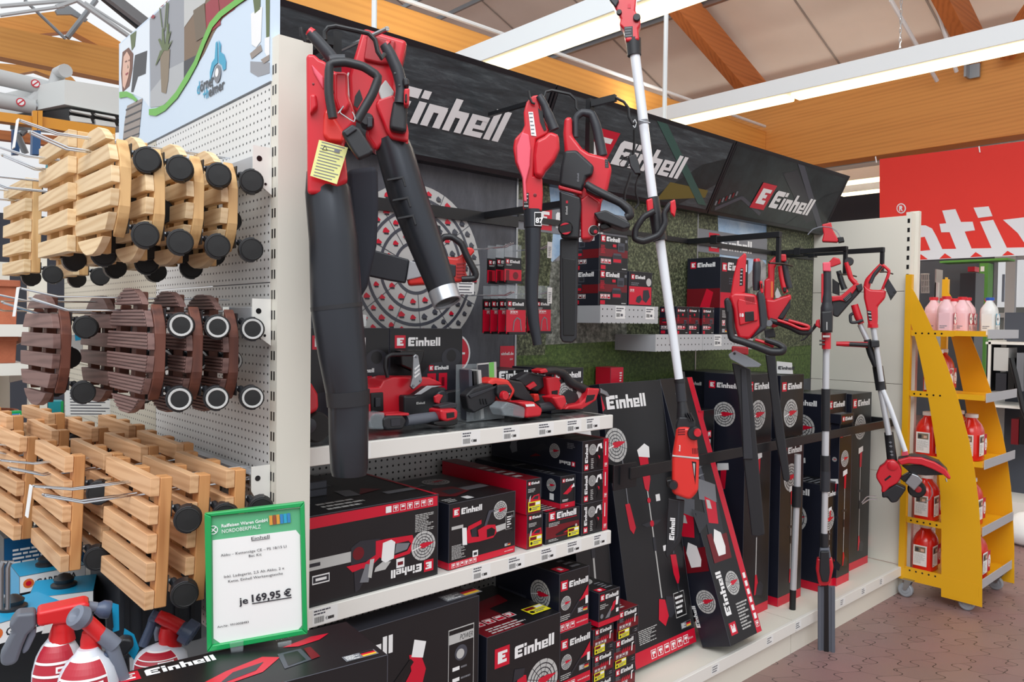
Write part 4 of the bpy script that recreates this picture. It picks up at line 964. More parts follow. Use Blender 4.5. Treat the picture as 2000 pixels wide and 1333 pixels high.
def p_saw_inverted(F, w, d, h):     # lying upside down
    f = F['front']; f.rect(0.02*w, h*.86, w-.003, h*.985, 'ink_red', 1)
    f.icons(w*.6, h*.885, h*.075, 7, 2, gap=.35); f.rect(w*.6, h*.885, w*.6+h*.075, h*.96, 'ink_white', 5)
    f.lines(w*.82, h*.58, w*.15, h*.22, 11, 'ink_lightgrey', seed=9)
    # wordmark turned over
    g = Face(f.mb, f.pt(w*.965, h*.19, 0), -f.u, -f.v); g.logo(0, 0, h*.098)
    f.target(w*.885, h*.4, h*.18, 2)
    f.rect(w*.0, h*.4, w*.37, h*.52, 'ink_lightgrey', 1); f.rect(w*.03, h*.44, w*.16, h*.48, 'ink_charcoal', 2)
    f.poly([(w*.36,h*.36), (w*.36,h*.56), (w*.42,h*.62), (w*.56,h*.6), (w*.56,h*.38)], 'ink_charcoal', 2); f.disc(w*.41, h*.48, h*.075, 'ink_darkred', 3)
    f.poly([(w*.33,h*.36), (w*.37,h*.28), (w*.5,h*.3), (w*.56,h*.38), (w*.6,h*.3), (w*.6,h*.58), (w*.53,h*.58), (w*.53,h*.42), (w*.46,h*.36)], 'ink_red', 3)
    f.poly([(w*.6,h*.58), (w*.8,h*.56), (w*.82,h*.44), (w*.78,h*.34), (w*.66,h*.32), (w*.66,h*.36), (w*.76,h*.38), (w*.79,h*.46), (w*.77,h*.5), (w*.66,h*.5), (w*.6,h*.46)], 'ink_red', 2)
    f.poly([(w*.67,h*.38), (w*.76,h*.4), (w*.78,h*.47), (w*.68,h*.5)], 'ink_midgrey', 1)
    f.poly([(w*.57,h*.34), (w*.6,h*.3), (w*.66,h*.33), (w*.67,h*.52), (w*.64,h*.56), (w*.58,h*.54)], 'ink_white', 4); f.poly([(w*.52,h*.22), (w*.6,h*.22), (w*.64,h*.3), (w*.58,h*.32), (w*.53,h*.27)], 'ink_lightgrey', 3)
    f.poly([(w*.38,h*.28), (w*.44,h*.3), (w*.46,h*.18), (w*.42,h*.06), (w*.39,h*.04)], 'ink_charcoal', 3); f.poly([(w*.42,h*.14), (w*.48,h*.12), (w*.5,h*.32), (w*.46,h*.34)], 'ink_midgrey', 4)
    f.poly([(w*.475,h*.18), (w*.5,h*.16), (w*.52,h*.38), (w*.49,h*.38)], 'ink_lightgrey', 5)
    f.rect(w*.11, h*.24, w*.22, h*.34, 'ink_white', 1); f.rect(w*.115, h*.255, w*.215, h*.325, 'ink_charcoal', 2); f.rect(w*.13, h*.275, w*.2, h*.305, 'ink_white', 3)
    f.rect(w*.68, h*.2, w*.74, h*.31, 'ink_white', 2); f.rect(w*.69, h*.23, w*.73, h*.27, 'ink_darkred', 3)
    T = F['top']; T.lines(w*.25, d*.05, w*.3, d*.2, 3, 'ink_lightgrey', seed=2); T.lines(w*.1, d*.25, w*.25, d*.35, 5, 'ink_slate', seed=3); T.poly([(w*.5,d*.3),(w*.6,d*.28),(w*.62,d*.45),(w*.52,d*.48)], 'ink_midgrey', 2)
    T.poly([(w*.6,d*.3),(w*.8,d*.35),(w*.7,d*.45)], 'ink_darkred', 2); T.word(w*.3, d*.62, .03, 'ink_midgrey'); T.rect(w*.75, d*.2, w*.98, d*.27, 'ink_midgrey', 2); T.rect(w-.012, 0, w, d, 'ink_red', 2)
def p_saw(F, w, d, h):
    f = F['front']; f.rect(0, 0, w, h*.105, 'ink_red', 1); f.logo(w*.05, h*.81, h*.095); f.target(w*.76, h*.74, h*.15); f.rect(w*.035, h*.6, w*.2, h*.65, 'ink_lightgrey', 2)
    f.pic_saw(w*.52, h*.22, w*.38, 2, rot=.05); f.icons(w*.04, h*.015, h*.07, 6, 2, gap=.25); f.lines(w*.04, h*.14, w*.2, h*.22, 11, 'ink_lightgrey', seed=5)
    f.rect(w*.845, h*.4, w*.98, h*.68, 'ink_lightgrey', 2); f.rect(w*.85, h*.407, w*.975, h*.673, 'ink_black', 3); f.lines(w*.865, h*.42, w*.07, h*.2, 5, 'ink_white', 4); f.disc(w*.94, h*.6, h*.025, 'ink_midgrey', 4)
    f.flag(w*.83, h*.13, h*.05); f.rect(w*.34, h*.1, w*.42, h*.2, 'ink_white', 3); f.rect(w*.355, h*.125, w*.405, h*.17, 'ink_charcoal', 4); f.text('www.einhell.com', w*.83, h*.04, h*.025, 'ink_white', 3, w_=w*.14)
    l = F['left']; l.rect(0, 0, d, h*.105, 'ink_red', 1); l.target(d*.45, h*.62, h*.17, 2); l.disc(d*.25, h*.28, h*.07, 'ink_slate', 2); l.flag(d*.2, h*.14, h*.045)
    T = F['top']; T.target(w*.62, d*.75, d*.13, 2, asp=1.3); T.poly([(w*.1,d*.3),(w*.3,d*.18),(w*.62,d*.28),(w*.6,d*.5),(w*.35,d*.55)], 'ink_darkred', 2); T.poly([(w*.3,d*.26),(w*.55,d*.3),(w*.53,d*.42),(w*.34,d*.42)], 'ink_charcoal', 3)
    T.rect(w*.6, d*.3, w*.95, d*.42, 'ink_midgrey', 2); T.word(w*.05, d*.68, .022, 'ink_midgrey'); T.lines(w*.05, d*.04, w*.18, d*.12, 3, 'ink_lightgrey', seed=8); T.rect(w*.32, d*.05, w*.42, d*.14, 'ink_white', 2)
def p_small_red(F, w, d, h):
    f = F['front']; f.rect(0, h*.0, w, h*.45, 'ink_darkred', 1); f.logo(w*.1, h*.85, w*.8/6.4); f.lines(w*.1, h*.62, w*.55, h*.12, 3, 'ink_lightgrey', seed=3)
    f.poly([(w*.1,h*.35),(w*.35,h*.45),(w*.5,h*.52),(w*.9,h*.55),(w*.95,h*.35),(w*.6,h*.28)], 'ink_red', 2); f.poly([(w*.1,h*.28),(w*.25,h*.32),(w*.3,h*.55),(w*.2,h*.5)], 'ink_lightgrey', 3); f.poly([(w*.4,h*.42),(w*.6,h*.5),(w*.85,h*.5),(w*.8,h*.4)], 'ink_charcoal', 3)
    l = F['left']; l.rect(0, 0, d, h, 'ink_red', 1); T = F['top']; T.rect(0, 0, w, d, 'ink_darkred', 1); T.lines(w*.1, d*.1, w*.8, d*.5, 5, 'ink_lightgrey', seed=2)
def p_pruner(F, w, d, h):
    f = F['front']; f.rect(0, h*.15, w, h*.55, 'ink_darkred', 1); f.logo(w*.08, h*.76, w*.83/6.4); f.rect(w*.36, h*.7, w*.92, h*.72, 'ink_red', 2); f.lines(w*.08, h*.52, w*.35, h*.14, 3, 'ink_lightgrey', seed=3)
    f.poly([(w*.28,h*.25),(w*.4,h*.3),(w*.6,h*.38),(w*.85,h*.42),(w*.88,h*.36),(w*.7,h*.28),(w*.5,h*.2),(w*.32,h*.2)], 'ink_black', 2); f.poly([(w*.5,h*.25),(w*.65,h*.32),(w*.7,h*.25)], 'ink_red', 3); f.disc(w*.9, h*.4, h*.05, 'ink_lightgrey', 3, 12); f.lines(w*.08, h*.04, w*.3, h*.09, 2, 'ink_lightgrey', seed=7)
    l = F['left']; l.lines(d*.1, h*.1, d*.5, h*.3, 4, 'ink_slate', seed=1); T = F['top']; T.lines(w*.1, d*.1, w*.7, d*.5, 6, 'ink_lightgrey', seed=2); T.rect(w*.1, d*.06, w*.3, d*.16, 'ink_red', 2)
def p_long(F, w, d, h):
    f = F['front']; f.rect(0, 0, w, h*.16, 'ink_red', 1); f.logo(w*.1, h*.82, w*.8/6.4); f.poly([(w*.15,h*.45),(w*.4,h*.55),(w*.75,h*.7),(w*.9,h*.66),(w*.7,h*.5),(w*.45,h*.42)], 'ink_red', 2); f.poly([(w*.7,h*.6),(w*.9,h*.74),(w*.95,h*.62)], 'ink_white', 3); f.lines(w*.12, h*.2, w*.6, h*.08, 2, 'ink_white', seed=1); f.text('www', w*.3, h*.05, h*.05, 'ink_white', 3)
    l = F['left']; l.rect(0, 0, d, h*.16, 'ink_red', 1); l.target(d*.9, h*.68, h*.2, 2, tool=True); l.rect(d*.885, h*.22, d*.93, h*.42, 'ink_white', 2)
    for i in range(5): l.rect(d*(.05+.06*i), h*.6, d*(.1+.06*i), h*.84, 'ink_lightgrey' if i % 2 else 'ink_midgrey', 2); l.disc(d*(.075+.06*i), h*.72, h*.08, 'ink_charcoal', 3, 10)
    l.rect(d*.42, h*.22, d*.6, h*.86, 'ink_slate', 2); l.rect(d*.62, h*.22, d*.8, h*.86, 'ink_slate', 2)
    word_top(F, w, d)
def p_hs(F, w, d, h):       # wordmark up the left edge, red band on the right
    f = F['front']; f.rect(w*.8, 0, w, h, 'ink_red', 1)
    g = Face(f.mb, f.pt(w*.2, h*.06, 0), f.v, -f.u); g.logo(0, 0, w*.105)
    f.target(w*.38, h*.7, w*.14, 2, tool=False); f.poly([(w*.5,h*.62),(w*.58,h*.85),(w*.72,h*.88),(w*.75,h*.7),(w*.68,h*.7),(w*.66,h*.78),(w*.6,h*.76),(w*.58,h*.62)], 'ink_white', 2); f.poly([(w*.5,h*.62),(w*.6,h*.58),(w*.7,h*.3),(w*.62,h*.1),(w*.55,h*.14),(w*.6,h*.3),(w*.5,h*.5)], 'ink_black', 3); f.poly([(w*.58,h*.5),(w*.66,h*.46),(w*.64,h*.36)], 'ink_red', 4)
    f.lines(w*.32, h*.08, w*.14, h*.35, 6, 'ink_lightgrey', seed=2); f.lines(w*.76, h*.55, w*.03, h*.4, 9, 'ink_midgrey', seed=5); f.rect(w*.87, h*.45, w*.9, h*.9, 'ink_white', 2); f.icons(w*.85, h*.08, w*.1, 1, 2)
    l = F['left']; l.target(d*.72, h*.55, h*.24, 2); g = Face(l.mb, l.pt(d*.93, h*.28, 0), -l.u, -l.v); g.logo(0, 0, h*.11)
    l.poly([(d*.22,h*.4),(d*.27,h*.9),(d*.33,h*.72),(d*.3,h*.6),(d*.31,h*.3),(d*.25,h*.2)], 'ink_midgrey', 2); l.poly([(d*.45,h*.45),(d*.6,h*.75),(d*.66,h*.6),(d*.55,h*.4)], 'ink_charcoal', 2); l.poly([(d*.45,h*.2),(d*.52,h*.35),(d*.58,h*.3)], 'ink_darkred', 3); l.lines(d*.85, h*.7, d*.1, h*.2, 4, 'ink_midgrey', seed=4)
    T = F['top']; T.rect(w*.8, 0, w, d, 'ink_darkred', 1); T.lines(w*.1, d*.1, w*.6, d*.3, 3, 'ink_slate', seed=3)
S2 = .8301
# middle shelf
carton('large chainsaw carton lying upside down on the middle shelf, left end, red band on top', .935, 1.862, S2, .47, .48, .245, p_saw_inverted)
carton('black chainsaw carton with red base band in the middle of the middle shelf', 1.452, 1.868, S2, .29, .38, .205, p_saw, rz=.045)
o1 = carton('small narrow dark red carton with yellow sticker, lower of two beside the chainsaw carton', 1.79, 1.872, S2, .073, .3, .118, p_small_red, sticker=('front', .008, .008, .06, .034))
carton('small narrow red-sided carton with yellow sticker, upper of two beside the chainsaw carton', 1.785, 1.872, S2+.1185, .067, .47, .118, p_small_red, sticker=('front', .006, .008, .058, .034))
carton('wide pruner carton with yellow sticker under the long carton on the middle shelf', 1.88, 1.872, S2, .17, .26, .108, p_pruner, sticker=('front', .108, .008, .058, .03))
carton('long dark carton with red base and small pictures lying on the pruner carton', 1.965, 1.885, S2+.1085, .075, .47, .115, p_long)
for i, nm in enumerate(('bottom', 'middle', 'top')):
    carton('black carton with upright lettering at the shelf end, %s of three stacked' % nm, 2.055+.0, 1.865, S2+.1145*i, .143, .5, .114, p_hs, group='stack of three cartons at the shelf end')
for i in range(2):
    carton('flat grey-edged carton lying on the large chainsaw carton, %s of two' % ('upper' if i else 'lower'), .937, 2.06, S2+.2455+.023*i, .2, .27, .0225, lambda F, w, d, h: (F['front'].rect(0, h*.1, w, h*.9, 'ink_slate', 1), F['top'].lines(w*.1, d*.1, w*.7, d*.5, 5, 'ink_slate', seed=1)), name='flat_carton')

# upper shelf, back row
S1 = 1.2641
def p_ear(F, w, d, h):
    f = F['front']; f.logo(w*.06, h*.8, h*.1)
    f.poly([(0,0),(w,0),(w,h*.5),(w*.85,h*.62),(w*.55,h*.6),(w*.3,h*.35),(0,h*.3)], 'ink_charcoal', 1); f.ring(w*.62, h*.18, w*.13, w*.17, 'ink_black', 3, a0=PI, a1=2*PI); f.disc(w*.84, h*.66, w*.11, 'ink_charcoal', 2, asp=1.3); f.disc(w*.84, h*.68, w*.07, 'ink_black', 3)
    for x in (.5, .66): f.rect(w*x, h*.28, w*(x+.12), h*.48, 'ink_red', 3); f.rect(w*(x+.04), h*.33, w*(x+.08), h*.43, 'ink_darkred', 4)
    f.logo(w*.52, h*.52, h*.045, k=4); f.disc(w*.64, h*.16, w*.07, 'ink_midgrey', 3)
carton('large black carton with ear protector pictures behind the chainsaw, left one', 1.16, 2.235, S1, .308, .14, .31, p_ear)
carton('large black carton with ear protector pictures behind the chainsaw, right one', 1.472, 2.235, S1, .318, .14, .31, p_ear)
def p_sq(F, w, d, h):
    f = F['front']; f.logo(w*.07, h*.78, w*.86/6.4); f.target(w*.4, h*.4, h*.28, 2, tool=False); f.poly([(w*.7,h*.2),(w*.85,h*.6),(w*.97,h*.7),(w*.95,h*.3)], 'ink_lightgrey', 2); f.lines(w*.5, h*.08, w*.45, h*.12, 3, 'ink_lightgrey', seed=3); F['left'].logo(d*.3, h*.78, d*.55/6.4)
carton('black carton with lettering and disc at the right end of the upper shelf', 2.03, 2.0, S1, .17, .22, .165, p_sq)
carton('low black carton behind the red tool battery on the upper shelf', 1.78, 2.1, S1, .24, .18, .16, p_sq)
# leaflet rack: clear stand with discs and brochures
t = thing('brochure_stand', 'clear stand holding thin cases and a green-edged brochure on the upper shelf', 'stand', (1.74, 2.0, S1))
defm('clear_plastic', (215,225,230), .1, alpha=.14)
bs = onY(905, 760, 2.02)
MB().box((bs.x, 2.0, S1), (bs.x+.17, 2.06, S1+.002), 'clear_plastic').box((bs.x, 2.0, S1), (bs.x+.17, 2.002, S1+.1), 'clear_plastic').box((bs.x, 2.06, S1), (bs.x+.17, 2.062, S1+.19), 'clear_plastic').build('holder', t, smooth=0)
for i, (m_, wd, hh) in enumerate((('ink_slate', .028, .17), ('ink_black', .02, .165), ('ink_lightgrey', .012, .168))): MB().cbox((bs.x+.022+i*.022, 2.03, S1+.004+hh/2), (.014, .05, hh), m_, Matrix.Rotation(-.06-.02*i, 3, 'Y')).build('case', t, smooth=0)
mb = MB().cbox((bs.x+.115, 2.03, S1+.1), (.085, .006, .19), 'ink_lightgrey', Matrix.Rotation(-.05, 3, 'Y')); F = Face(mb, (bs.x+.075, 2.0265, S1+.008), (1,0,.05), (-.05,0,1), .0006); F.rect(.0, .0, .05, .18, 'ink_charcoal', 1); F.rect(.052, .0, .075, .185, mat('leaf_green', (110,190,90), .4), 1); F.poly([(.005,.09),(.045,.1),(.04,.13),(.02,.12)], 'ink_red', 2); F.poly([(.01,.02),(.045,.03),(.03,.08),(.012,.07)], 'ink_lightgrey', 2)
mb.build('brochure', t, smooth=0)

# base of the first bay
B0 = .1685
def p_leafblower(F, w, d, h):
    f = F['front']; f.rect(w*.78, h*.44, w*.965, h*.86, 'ink_lightgrey', 1); f.rect(w*.784, h*.446, w*.961, h*.854, 'ink_black', 2)
    f.poly([(w*.784,h*.78),(w*.961,h*.78),(w*.961,h*.83),(w*.784,h*.83)], 'ink_lightgrey', 3); f.text('POWER', w*.86, h*.79, h*.03, 'ink_black', 4, w_=w*.095, shear=.3); f.disc(w*.87, h*.72, w*.045, 'ink_slate', 3); f.disc(w*.865, h*.715, w*.028, 'ink_lightgrey', 4)
    for i in range(4): f.rect(w*.81, h*(.63-.06*i), w*.86, h*(.65-.06*i), 'ink_white', 3); f.lines(w*.87, h*(.63-.06*i), w*.07, h*.02, 1, 'ink_midgrey', 3, seed=i)
    f.pic_blower(w*.44, h*.53, w*.3, 2); f.word(w*.0-.012, h*.845, .052)
    f.rect(w*.66, h*.43, w*.72, h*.55, 'ink_white', 3); f.rect(w*.67, h*.46, w*.71, h*.51, 'ink_darkred', 4); f.flag(w*.79, h*.35, h*.06)
    f.rect(w*.5, h*.22, w*.6, h*.4, 'ink_white', 3); f.rect(w*.502, h*.3, w*.598, h*.395, 'ink_gold', 4); f.text('sehr gut', w*.508, h*.33, h*.03, 'ink_red', 5, w_=w*.085, bold=.02)
    T = F['top']; T.rect(0, 0, w, d, 'ink_charcoal', 1); T.flag(w*.8, d*.2, d*.5)
carton('large black leaf blower carton standing on edge on the base shelf, left', 1.0, 1.83, B0, .545, .1, .572, p_leafblower)
def p_tall(F, w, d, h):
    f = F['front']; f.poly([(0,0),(w,0),(w,h*.45),(0,h*.35)], 'ink_darkred', 1); f.badge(w*.1, h*.74, h*.15, 2); f.word(w*.36, h*.76, h*.095); f.target(w*.75, h*.5, w*.22, 2)
    f.poly([(w*.3,h*.2),(w*.32,h*.45),(w*.42,h*.62),(w*.52,h*.6),(w*.55,h*.4),(w*.62,h*.25),(w*.5,h*.12)], 'ink_red', 2); f.poly([(w*.34,h*.58),(w*.36,h*.68),(w*.5,h*.66),(w*.48,h*.6)], 'ink_charcoal', 3); f.poly([(w*.5,h*.1),(w*.62,h*.24),(w*.8,h*.08),(w*.7,0)], 'ink_charcoal', 3); f.poly([(w*.18,h*.22),(w*.28,h*.2),(w*.3,h*.3),(w*.2,h*.32)], 'ink_white', 3)
    T = F['top']; T.rect(0, 0, w*.5, d, 'ink_darkred', 1); T.icons(w*.08, d*.22, w*.11, 4, 2); T.lines(w*.1, d*.02, w*.5, d*.13, 3, 'ink_lightgrey', seed=2); T.poly([(w*.45,d*.5),(w*.8,d*.55),(w*.85,d*.75),(w*.5,d*.7)], 'ink_darkred', 2); T.word(w*.05, d*.85, .022, 'ink_midgrey')
    l = F['left']; l.text('ll', d*.8, h*.76, h*.1, 'ink_white', 2, bold=.06)
carton('big black carton with red lower half and yellow sticker on top, base shelf centre', 1.58, 1.83, B0, .335, .36, .428, p_tall, sticker=('top', .24, .04, .09, .06))
def p_cube(F, w, d, h):
    f = F['front']; f.rect(0, 0, w, h*.17, 'ink_red', 1); f.badge(w*.04, h*.7, h*.17); f.word(w*.32, h*.73, w*.66/4.6); f.target(w*.22, h*.48, w*.165, 2); f.poly([(w*.3,h*.22),(w*.7,h*.5),(w*.72,h*.46),(w*.34,h*.2)], 'ink_charcoal', 2); f.poly([(w*.66,h*.44),(w*.78,h*.52),(w*.97,h*.68),(w*.98,h*.48),(w*.8,h*.46)], 'ink_red', 3)
    f.rect(w*.88, h*.36, w*.97, h*.5, 'ink_white', 3); f.flag(w*.62, h*.24, h*.09); f.icons(w*.04, h*.03, h*.1, 3, 2); f.lines(w*.04, h*.19, w*.35, h*.1, 3, 'ink_lightgrey', seed=3); f.text('www.einhell.com', w*.58, h*.07, h*.035, 'ink_white', 3, w_=w*.38)
    l = F['left']; l.target(d*.72, h*.55, h*.24, 2); l.rect(d*.72, h*.18, d*.86, h*.33, 'ink_white', 2); l.rect(d*.05, h*.25, d*.5, h*.42, 'ink_slate', 1)
    T = F['top']; T.rect(w*.1, d*.03, w*.4, d*.18, 'ink_red', 2); T.rect(w*.2, d*.07, w*.3, d*.14, 'ink_white', 3); T.disc(w*.35, d*.5, d*.12, 'ink_midgrey', 2, asp=1.2); T.lines(w*.6, d*.05, w*.35, d*.4, 4, 'ink_midgrey', seed=3)
carton('cube-shaped blower carton with red base band, upper one of the pair on the base shelf', 1.945, 1.865, B0+.3325, .155, .34, .212, p_cube)
carton('cube-shaped blower carton with red base band, lower one, under its twin', 1.95, 1.865, B0+.118, .165, .34, .2135, p_cube)
carton('lowest blower carton at the foot of the pair, mostly cut off by the picture edge', 1.95, 1.865, B0, .165, .34, .1175, p_cube)
def p_vac(F, w, d, h):
    f = F['front']; f.rect(0, h*.3, w, h*.62, 'ink_darkred', 1); f.logo(w*.1, h*.8, w*.8/6.4); f.lines(w*.1, h*.6, w*.2, h*.14, 4, 'ink_midgrey', seed=1)
    for i in range(4): f.poly([(w*(.35+.1*i),h*.5),(w*(.45+.1*i),h*.68),(w*(.43+.1*i),h*.5)], 'ink_red', 2)
    f.poly([(w*.8,h*.45),(w*.82,h*.74),(w*.93,h*.74),(w*.9,h*.7),(w*.86,h*.68),(w*.85,h*.45)], 'ink_white', 2); f.icons(w*.1, h*.36, h*.13, 4, 2, gap=.3, bg='ink_darkred'); f.disc(w*.75, h*.15, h*.05, 'ink_charcoal', 2); f.lines(w*.82, h*.08, w*.14, h*.14, 2, 'ink_midgrey', seed=4)
    l = F['left']; l.rect(0, 0, d, h*.4, 'ink_darkred', 1); T = F['top']; T.rect(0, 0, w, d, 'ink_darkred', 1); T.lines(w*.1, d*.1, w*.7, d*.4, 4, 'ink_lightgrey', seed=2)
k = 0
for (x, z, w_, nm) in ((2.125, B0+.2, .115, 'upper left'), (2.125, B0+.099, .115, 'middle left'), (2.125, B0, .115, 'lowest left'),
                       (2.262, B0+.2215, .128, 'topmost'), (2.245, B0+.111, .13, 'middle right'), (2.245, B0, .13, 'lowest right')):
    carton('dark red carton with yellow sticker, %s in the double stack at the bay end' % nm, x, 1.862, z, w_, .19, (.098 if x < 2.2 else .1105) if x < 2.2 or z < B0+.2 else .108, p_vac, group='small cartons stacked at the bay end', sticker=('front', .006, .006, w_*.5, .03))
def p_mini(F, w, d, h):
    f = F['front']; f.rect(0, 0, w, h*.15, 'ink_red', 1); f.logo(w*.06, h*.78, w*.88/6.4); f.poly([(w*.3,h*.2),(w*.6,h*.5),(w*.7,h*.55),(w*.5,h*.2)], 'ink_midgrey', 2); f.poly([(w*.55,h*.35),(w*.68,h*.62),(w*.82,h*.66),(w*.72,h*.4)], 'ink_red', 3); f.poly([(w*.8,h*.5),(w*.82,h*.74),(w*.95,h*.74),(w*.9,h*.5)], 'ink_white', 3); f.lines(w*.05, h*.5, w*.4, h*.16, 3, 'ink_lightgrey', seed=1); f.rect(w*.82, h*.28, w*.94, h*.4, 'ink_white', 3); f.disc(w*.14, h*.3, h*.07, 'ink_midgrey', 2, 14)
    l = F['left']; l.rect(0, 0, d, h*.15, 'ink_red', 1); l.target(d*.5, h*.58, h*.23, 2); l.flag(d*.3, h*.19, h*.09)
    T = F['top']; T.disc(w*.35, d*.65, d*.2, 'ink_lightgrey', 2, asp=1.3); T.rect(w*.1, d*.05, w*.45, d*.2, 'ink_red', 2); T.rect(w*.2, d*.09, w*.32, d*.16, 'ink_white', 3); T.lines(w*.55, d*.1, w*.35, d*.35, 4, 'ink_midgrey', seed=7)
carton('black carton with disc on its side, lying loose on the double stack', 2.135, 1.845, B0+.312, .118, .2, .125, p_mini)
def p_plain(F, w, d, h):
    f = F['front']; f.lines(w*.1, h*.7, w*.6, h*.1, 3, 'ink_slate', seed=2); f.pic_trimmer(w*.5, h*.1, h*.8); f.rect(0, 0, w, h*.05, 'ink_red', 1)

# cartons standing in the second and third bay
def p_strim(F, w, d, h):        # the leaning strimmer carton
    f = F['front']; f.rect(0, 0, w, h*.052, 'ink_red', 1); f.word(w*.07, h*.905, w*.62/4.5); f.poly([(0,h*.9),(w*.04,h*.91),(w*.0,h*.96)], 'ink_red', 2)
    f.target(w*.13, h*.775, w*.17, 2)
    cx = w*.53
    f.rect(cx-.004, h*.2, cx+.004, h*.64, 'ink_lightgrey', 2); f.poly([(cx-.03,h*.72),(cx+.035,h*.735),(cx+.03,h*.63),(cx+.006,h*.585),(cx-.016,h*.6)], 'ink_red', 3); f.poly([(cx-.035,h*.745),(cx+.02,h*.765),(cx+.05,h*.75),(cx+.045,h*.71),(cx-.03,h*.72)], 'ink_white', 4)
    f.poly([(cx-.07,h*.475),(cx,h*.48),(cx+.07,h*.475),(cx+.03,h*.462),(cx-.04,h*.462)], 'ink_charcoal', 3); f.disc(cx, h*.47, .014, 'ink_red', 4, 10); f.disc(cx, h*.555, .012, 'ink_red', 4, 10); f.rect(cx-.009, h*.37, cx+.009, h*.42, 'ink_charcoal', 3)
    f.poly([(cx-.04,h*.13),(cx-.02,h*.2),(cx+.02,h*.19),(cx+.03,h*.13),(cx+.0,h*.1)], 'ink_red', 3); f.poly([(cx+.01,h*.13),(cx+.03,h*.2),(cx+.08,h*.19),(cx+.09,h*.14),(cx+.05,h*.12)], 'ink_charcoal', 2)
    x2 = w*.2; f.rect(x2-.003, h*.56, x2+.003, h*.72, 'ink_midgrey', 2); f.poly([(x2-.02,h*.56),(x2+.01,h*.56),(x2+.03,h*.47),(x2+.01,h*.45),(x2-.01,h*.47)], 'ink_red', 3)
    x3 = w*.82; f.rect(x3-.004, h*.34, x3+.006, h*.46, 'ink_slate', 2); f.poly([(x3-.025,h*.34),(x3+.015,h*.335),(x3+.02,h*.25),(x3-.0,h*.22),(x3-.02,h*.27)], 'ink_red', 3); f.rect(x3-.005, h*.18, x3+.005, h*.23, 'ink_charcoal', 3)
    f.rect(w*.65, h*.545, w*.72, h*.57, 'ink_white', 2); f.rect(w*.66, h*.36, w*.75, h*.38, 'ink_white', 2)
    f.lines(w*.1, h*.07, w*.3, h*.05, 8, 'ink_lightgrey', seed=7); f.icons(w*.25, h*.01, h*.03, 6, 2, gap=.3); f.rect(w*.72, h*.11, w*.9, h*.2, 'ink_lightgrey', 2); f.rect(w*.725, h*.113, w*.895, h*.197, 'ink_black', 3); f.lines(w*.74, h*.12, w*.14, h*.07, 4, 'ink_white', 4, seed=2); f.flag(w*.78, h*.065, h*.022); f.text('www.einhell.com', w*.75, h*.02, h*.009, 'ink_white', 3, w_=w*.2)
a = onZ(1242, 1312, B0+.02)
carton('tall strimmer carton leaning back behind the black rail, white lettering at its top', a.x, a.y, B0+.026, .425, .125, 1.17, p_strim, rx=.19)
a2 = onZ(1160, 1320, B0)
carton('narrow dark carton between the shelf end and the leaning strimmer carton', 2.235, 1.99, B0+.015, .2, .1, 1.12, p_plain, rx=.13)
def p_hedge(F, w, d, h):
    f = F['front']; f.rect(w*.84, 0, w, h, 'ink_red', 1); f.icons(w*.87, h*.02, w*.1, 1, 2)
    for i in range(6): f.rect(w*.88, h*(.05+.03*i), w*.96, h*(.07+.03*i), 'ink_white', 2)
    g = Face(f.mb, f.pt(w*.26, h*.03, 0), f.v, -f.u); g.badge(0, -.01, w*.2); g.word(w*.32, 0, w*.16)
    f.target(w*.52, h*.2, w*.2, 2, asp=1.0); f.lines(w*.45, h*.03, w*.35, h*.1, 9, 'ink_lightgrey', seed=6)
    f.pic_hedge(w*.45, h*.3, h*.66, 2); f.rect(w*.1, h*.62, w*.2, h*.65, 'ink_white', 2)
    l = F['left']; l.pic_hedge(d*.55, h*.28, h*.62, 2); l.target(d*.55, h*.16, d*.34, 2); g = Face(l.mb, l.pt(d*.12, h*.03, 0), l.v, -l.u); g.word(h*.04, 0, d*.14)
a = onZ(1427, 1266, B0+.05)
carton('hedge trimmer carton with a red stripe leaning back against the rail, picture and upright lettering', a.x, a.y, B0+.056, .257, .148, 1.19, p_hedge, rx=.34)
def p_ring(F, w, d, h):
    f = F['front']; f.logo(w*.06, h-.075, w*.86/6.4); f.target(w*.45, h-.2, min(w*.3, .075), 2)
    if h > .5: f.rect(0, 0, w, .045, 'ink_red', 1); f.pic_trimmer(w*.5, .1, h*.6)
    l = F['left']; l.logo(d*.12, h-.07, d*.7/6.6); l.target(d*.5, h-.2, min(d*.26, .085), 2)
    if h > .5: l.rect(0, 0, d, .045, 'ink_red', 1); l.pic_trimmer(d*.5, .1, h*.55); l.rect(d*.3, .28, d*.45, .34, 'ink_white', 2)
    T = F['top']; T.lines(w*.1, d*.1, w*.7, d*.5, 5, 'ink_midgrey', seed=4)
for (px, py, Yf, w_, d_, zb, zt, lab) in (
    (1382, 724, 2.21, .25, .165, B0, 1.36, 'tall black carton with a disc on its side, behind the leaning hedge trimmer carton'),
    (1458, 733, 1.96, .245, .235, B0, 1.362, 'tall black carton with dark blue side behind the front hedge trimmer sheath'),
    (1525, 735, 1.97, .245, .3, 1.02, 1.345, 'black carton with large disc under the white name card, standing on a taller carton'),
    (1617, 771, 1.98, .235, .3, B0, 1.215, 'black carton with disc behind the white pole, on the stacked row'),
    (1664, 771, 1.955, .27, .27, B0, 1.208, 'tall brownish black carton at the right end against the cream wall')):
    p = onY(px, py, Yf); carton(lab, p.x, Yf, zb, w_, d_, zt-zb, p_ring, body='carton_black')
carton('tall dark trimmer carton below the disc carton, red base, left of the lone white pole', onY(1511, 1204, 1.96).x, 1.94, B0, .24, .3, .85, p_ring)
carton('tall dark trimmer carton behind the white pole of the long pruner', onY(1600, 1190, 1.9).x, 1.90, B0, .2, .33, .58, p_ring)
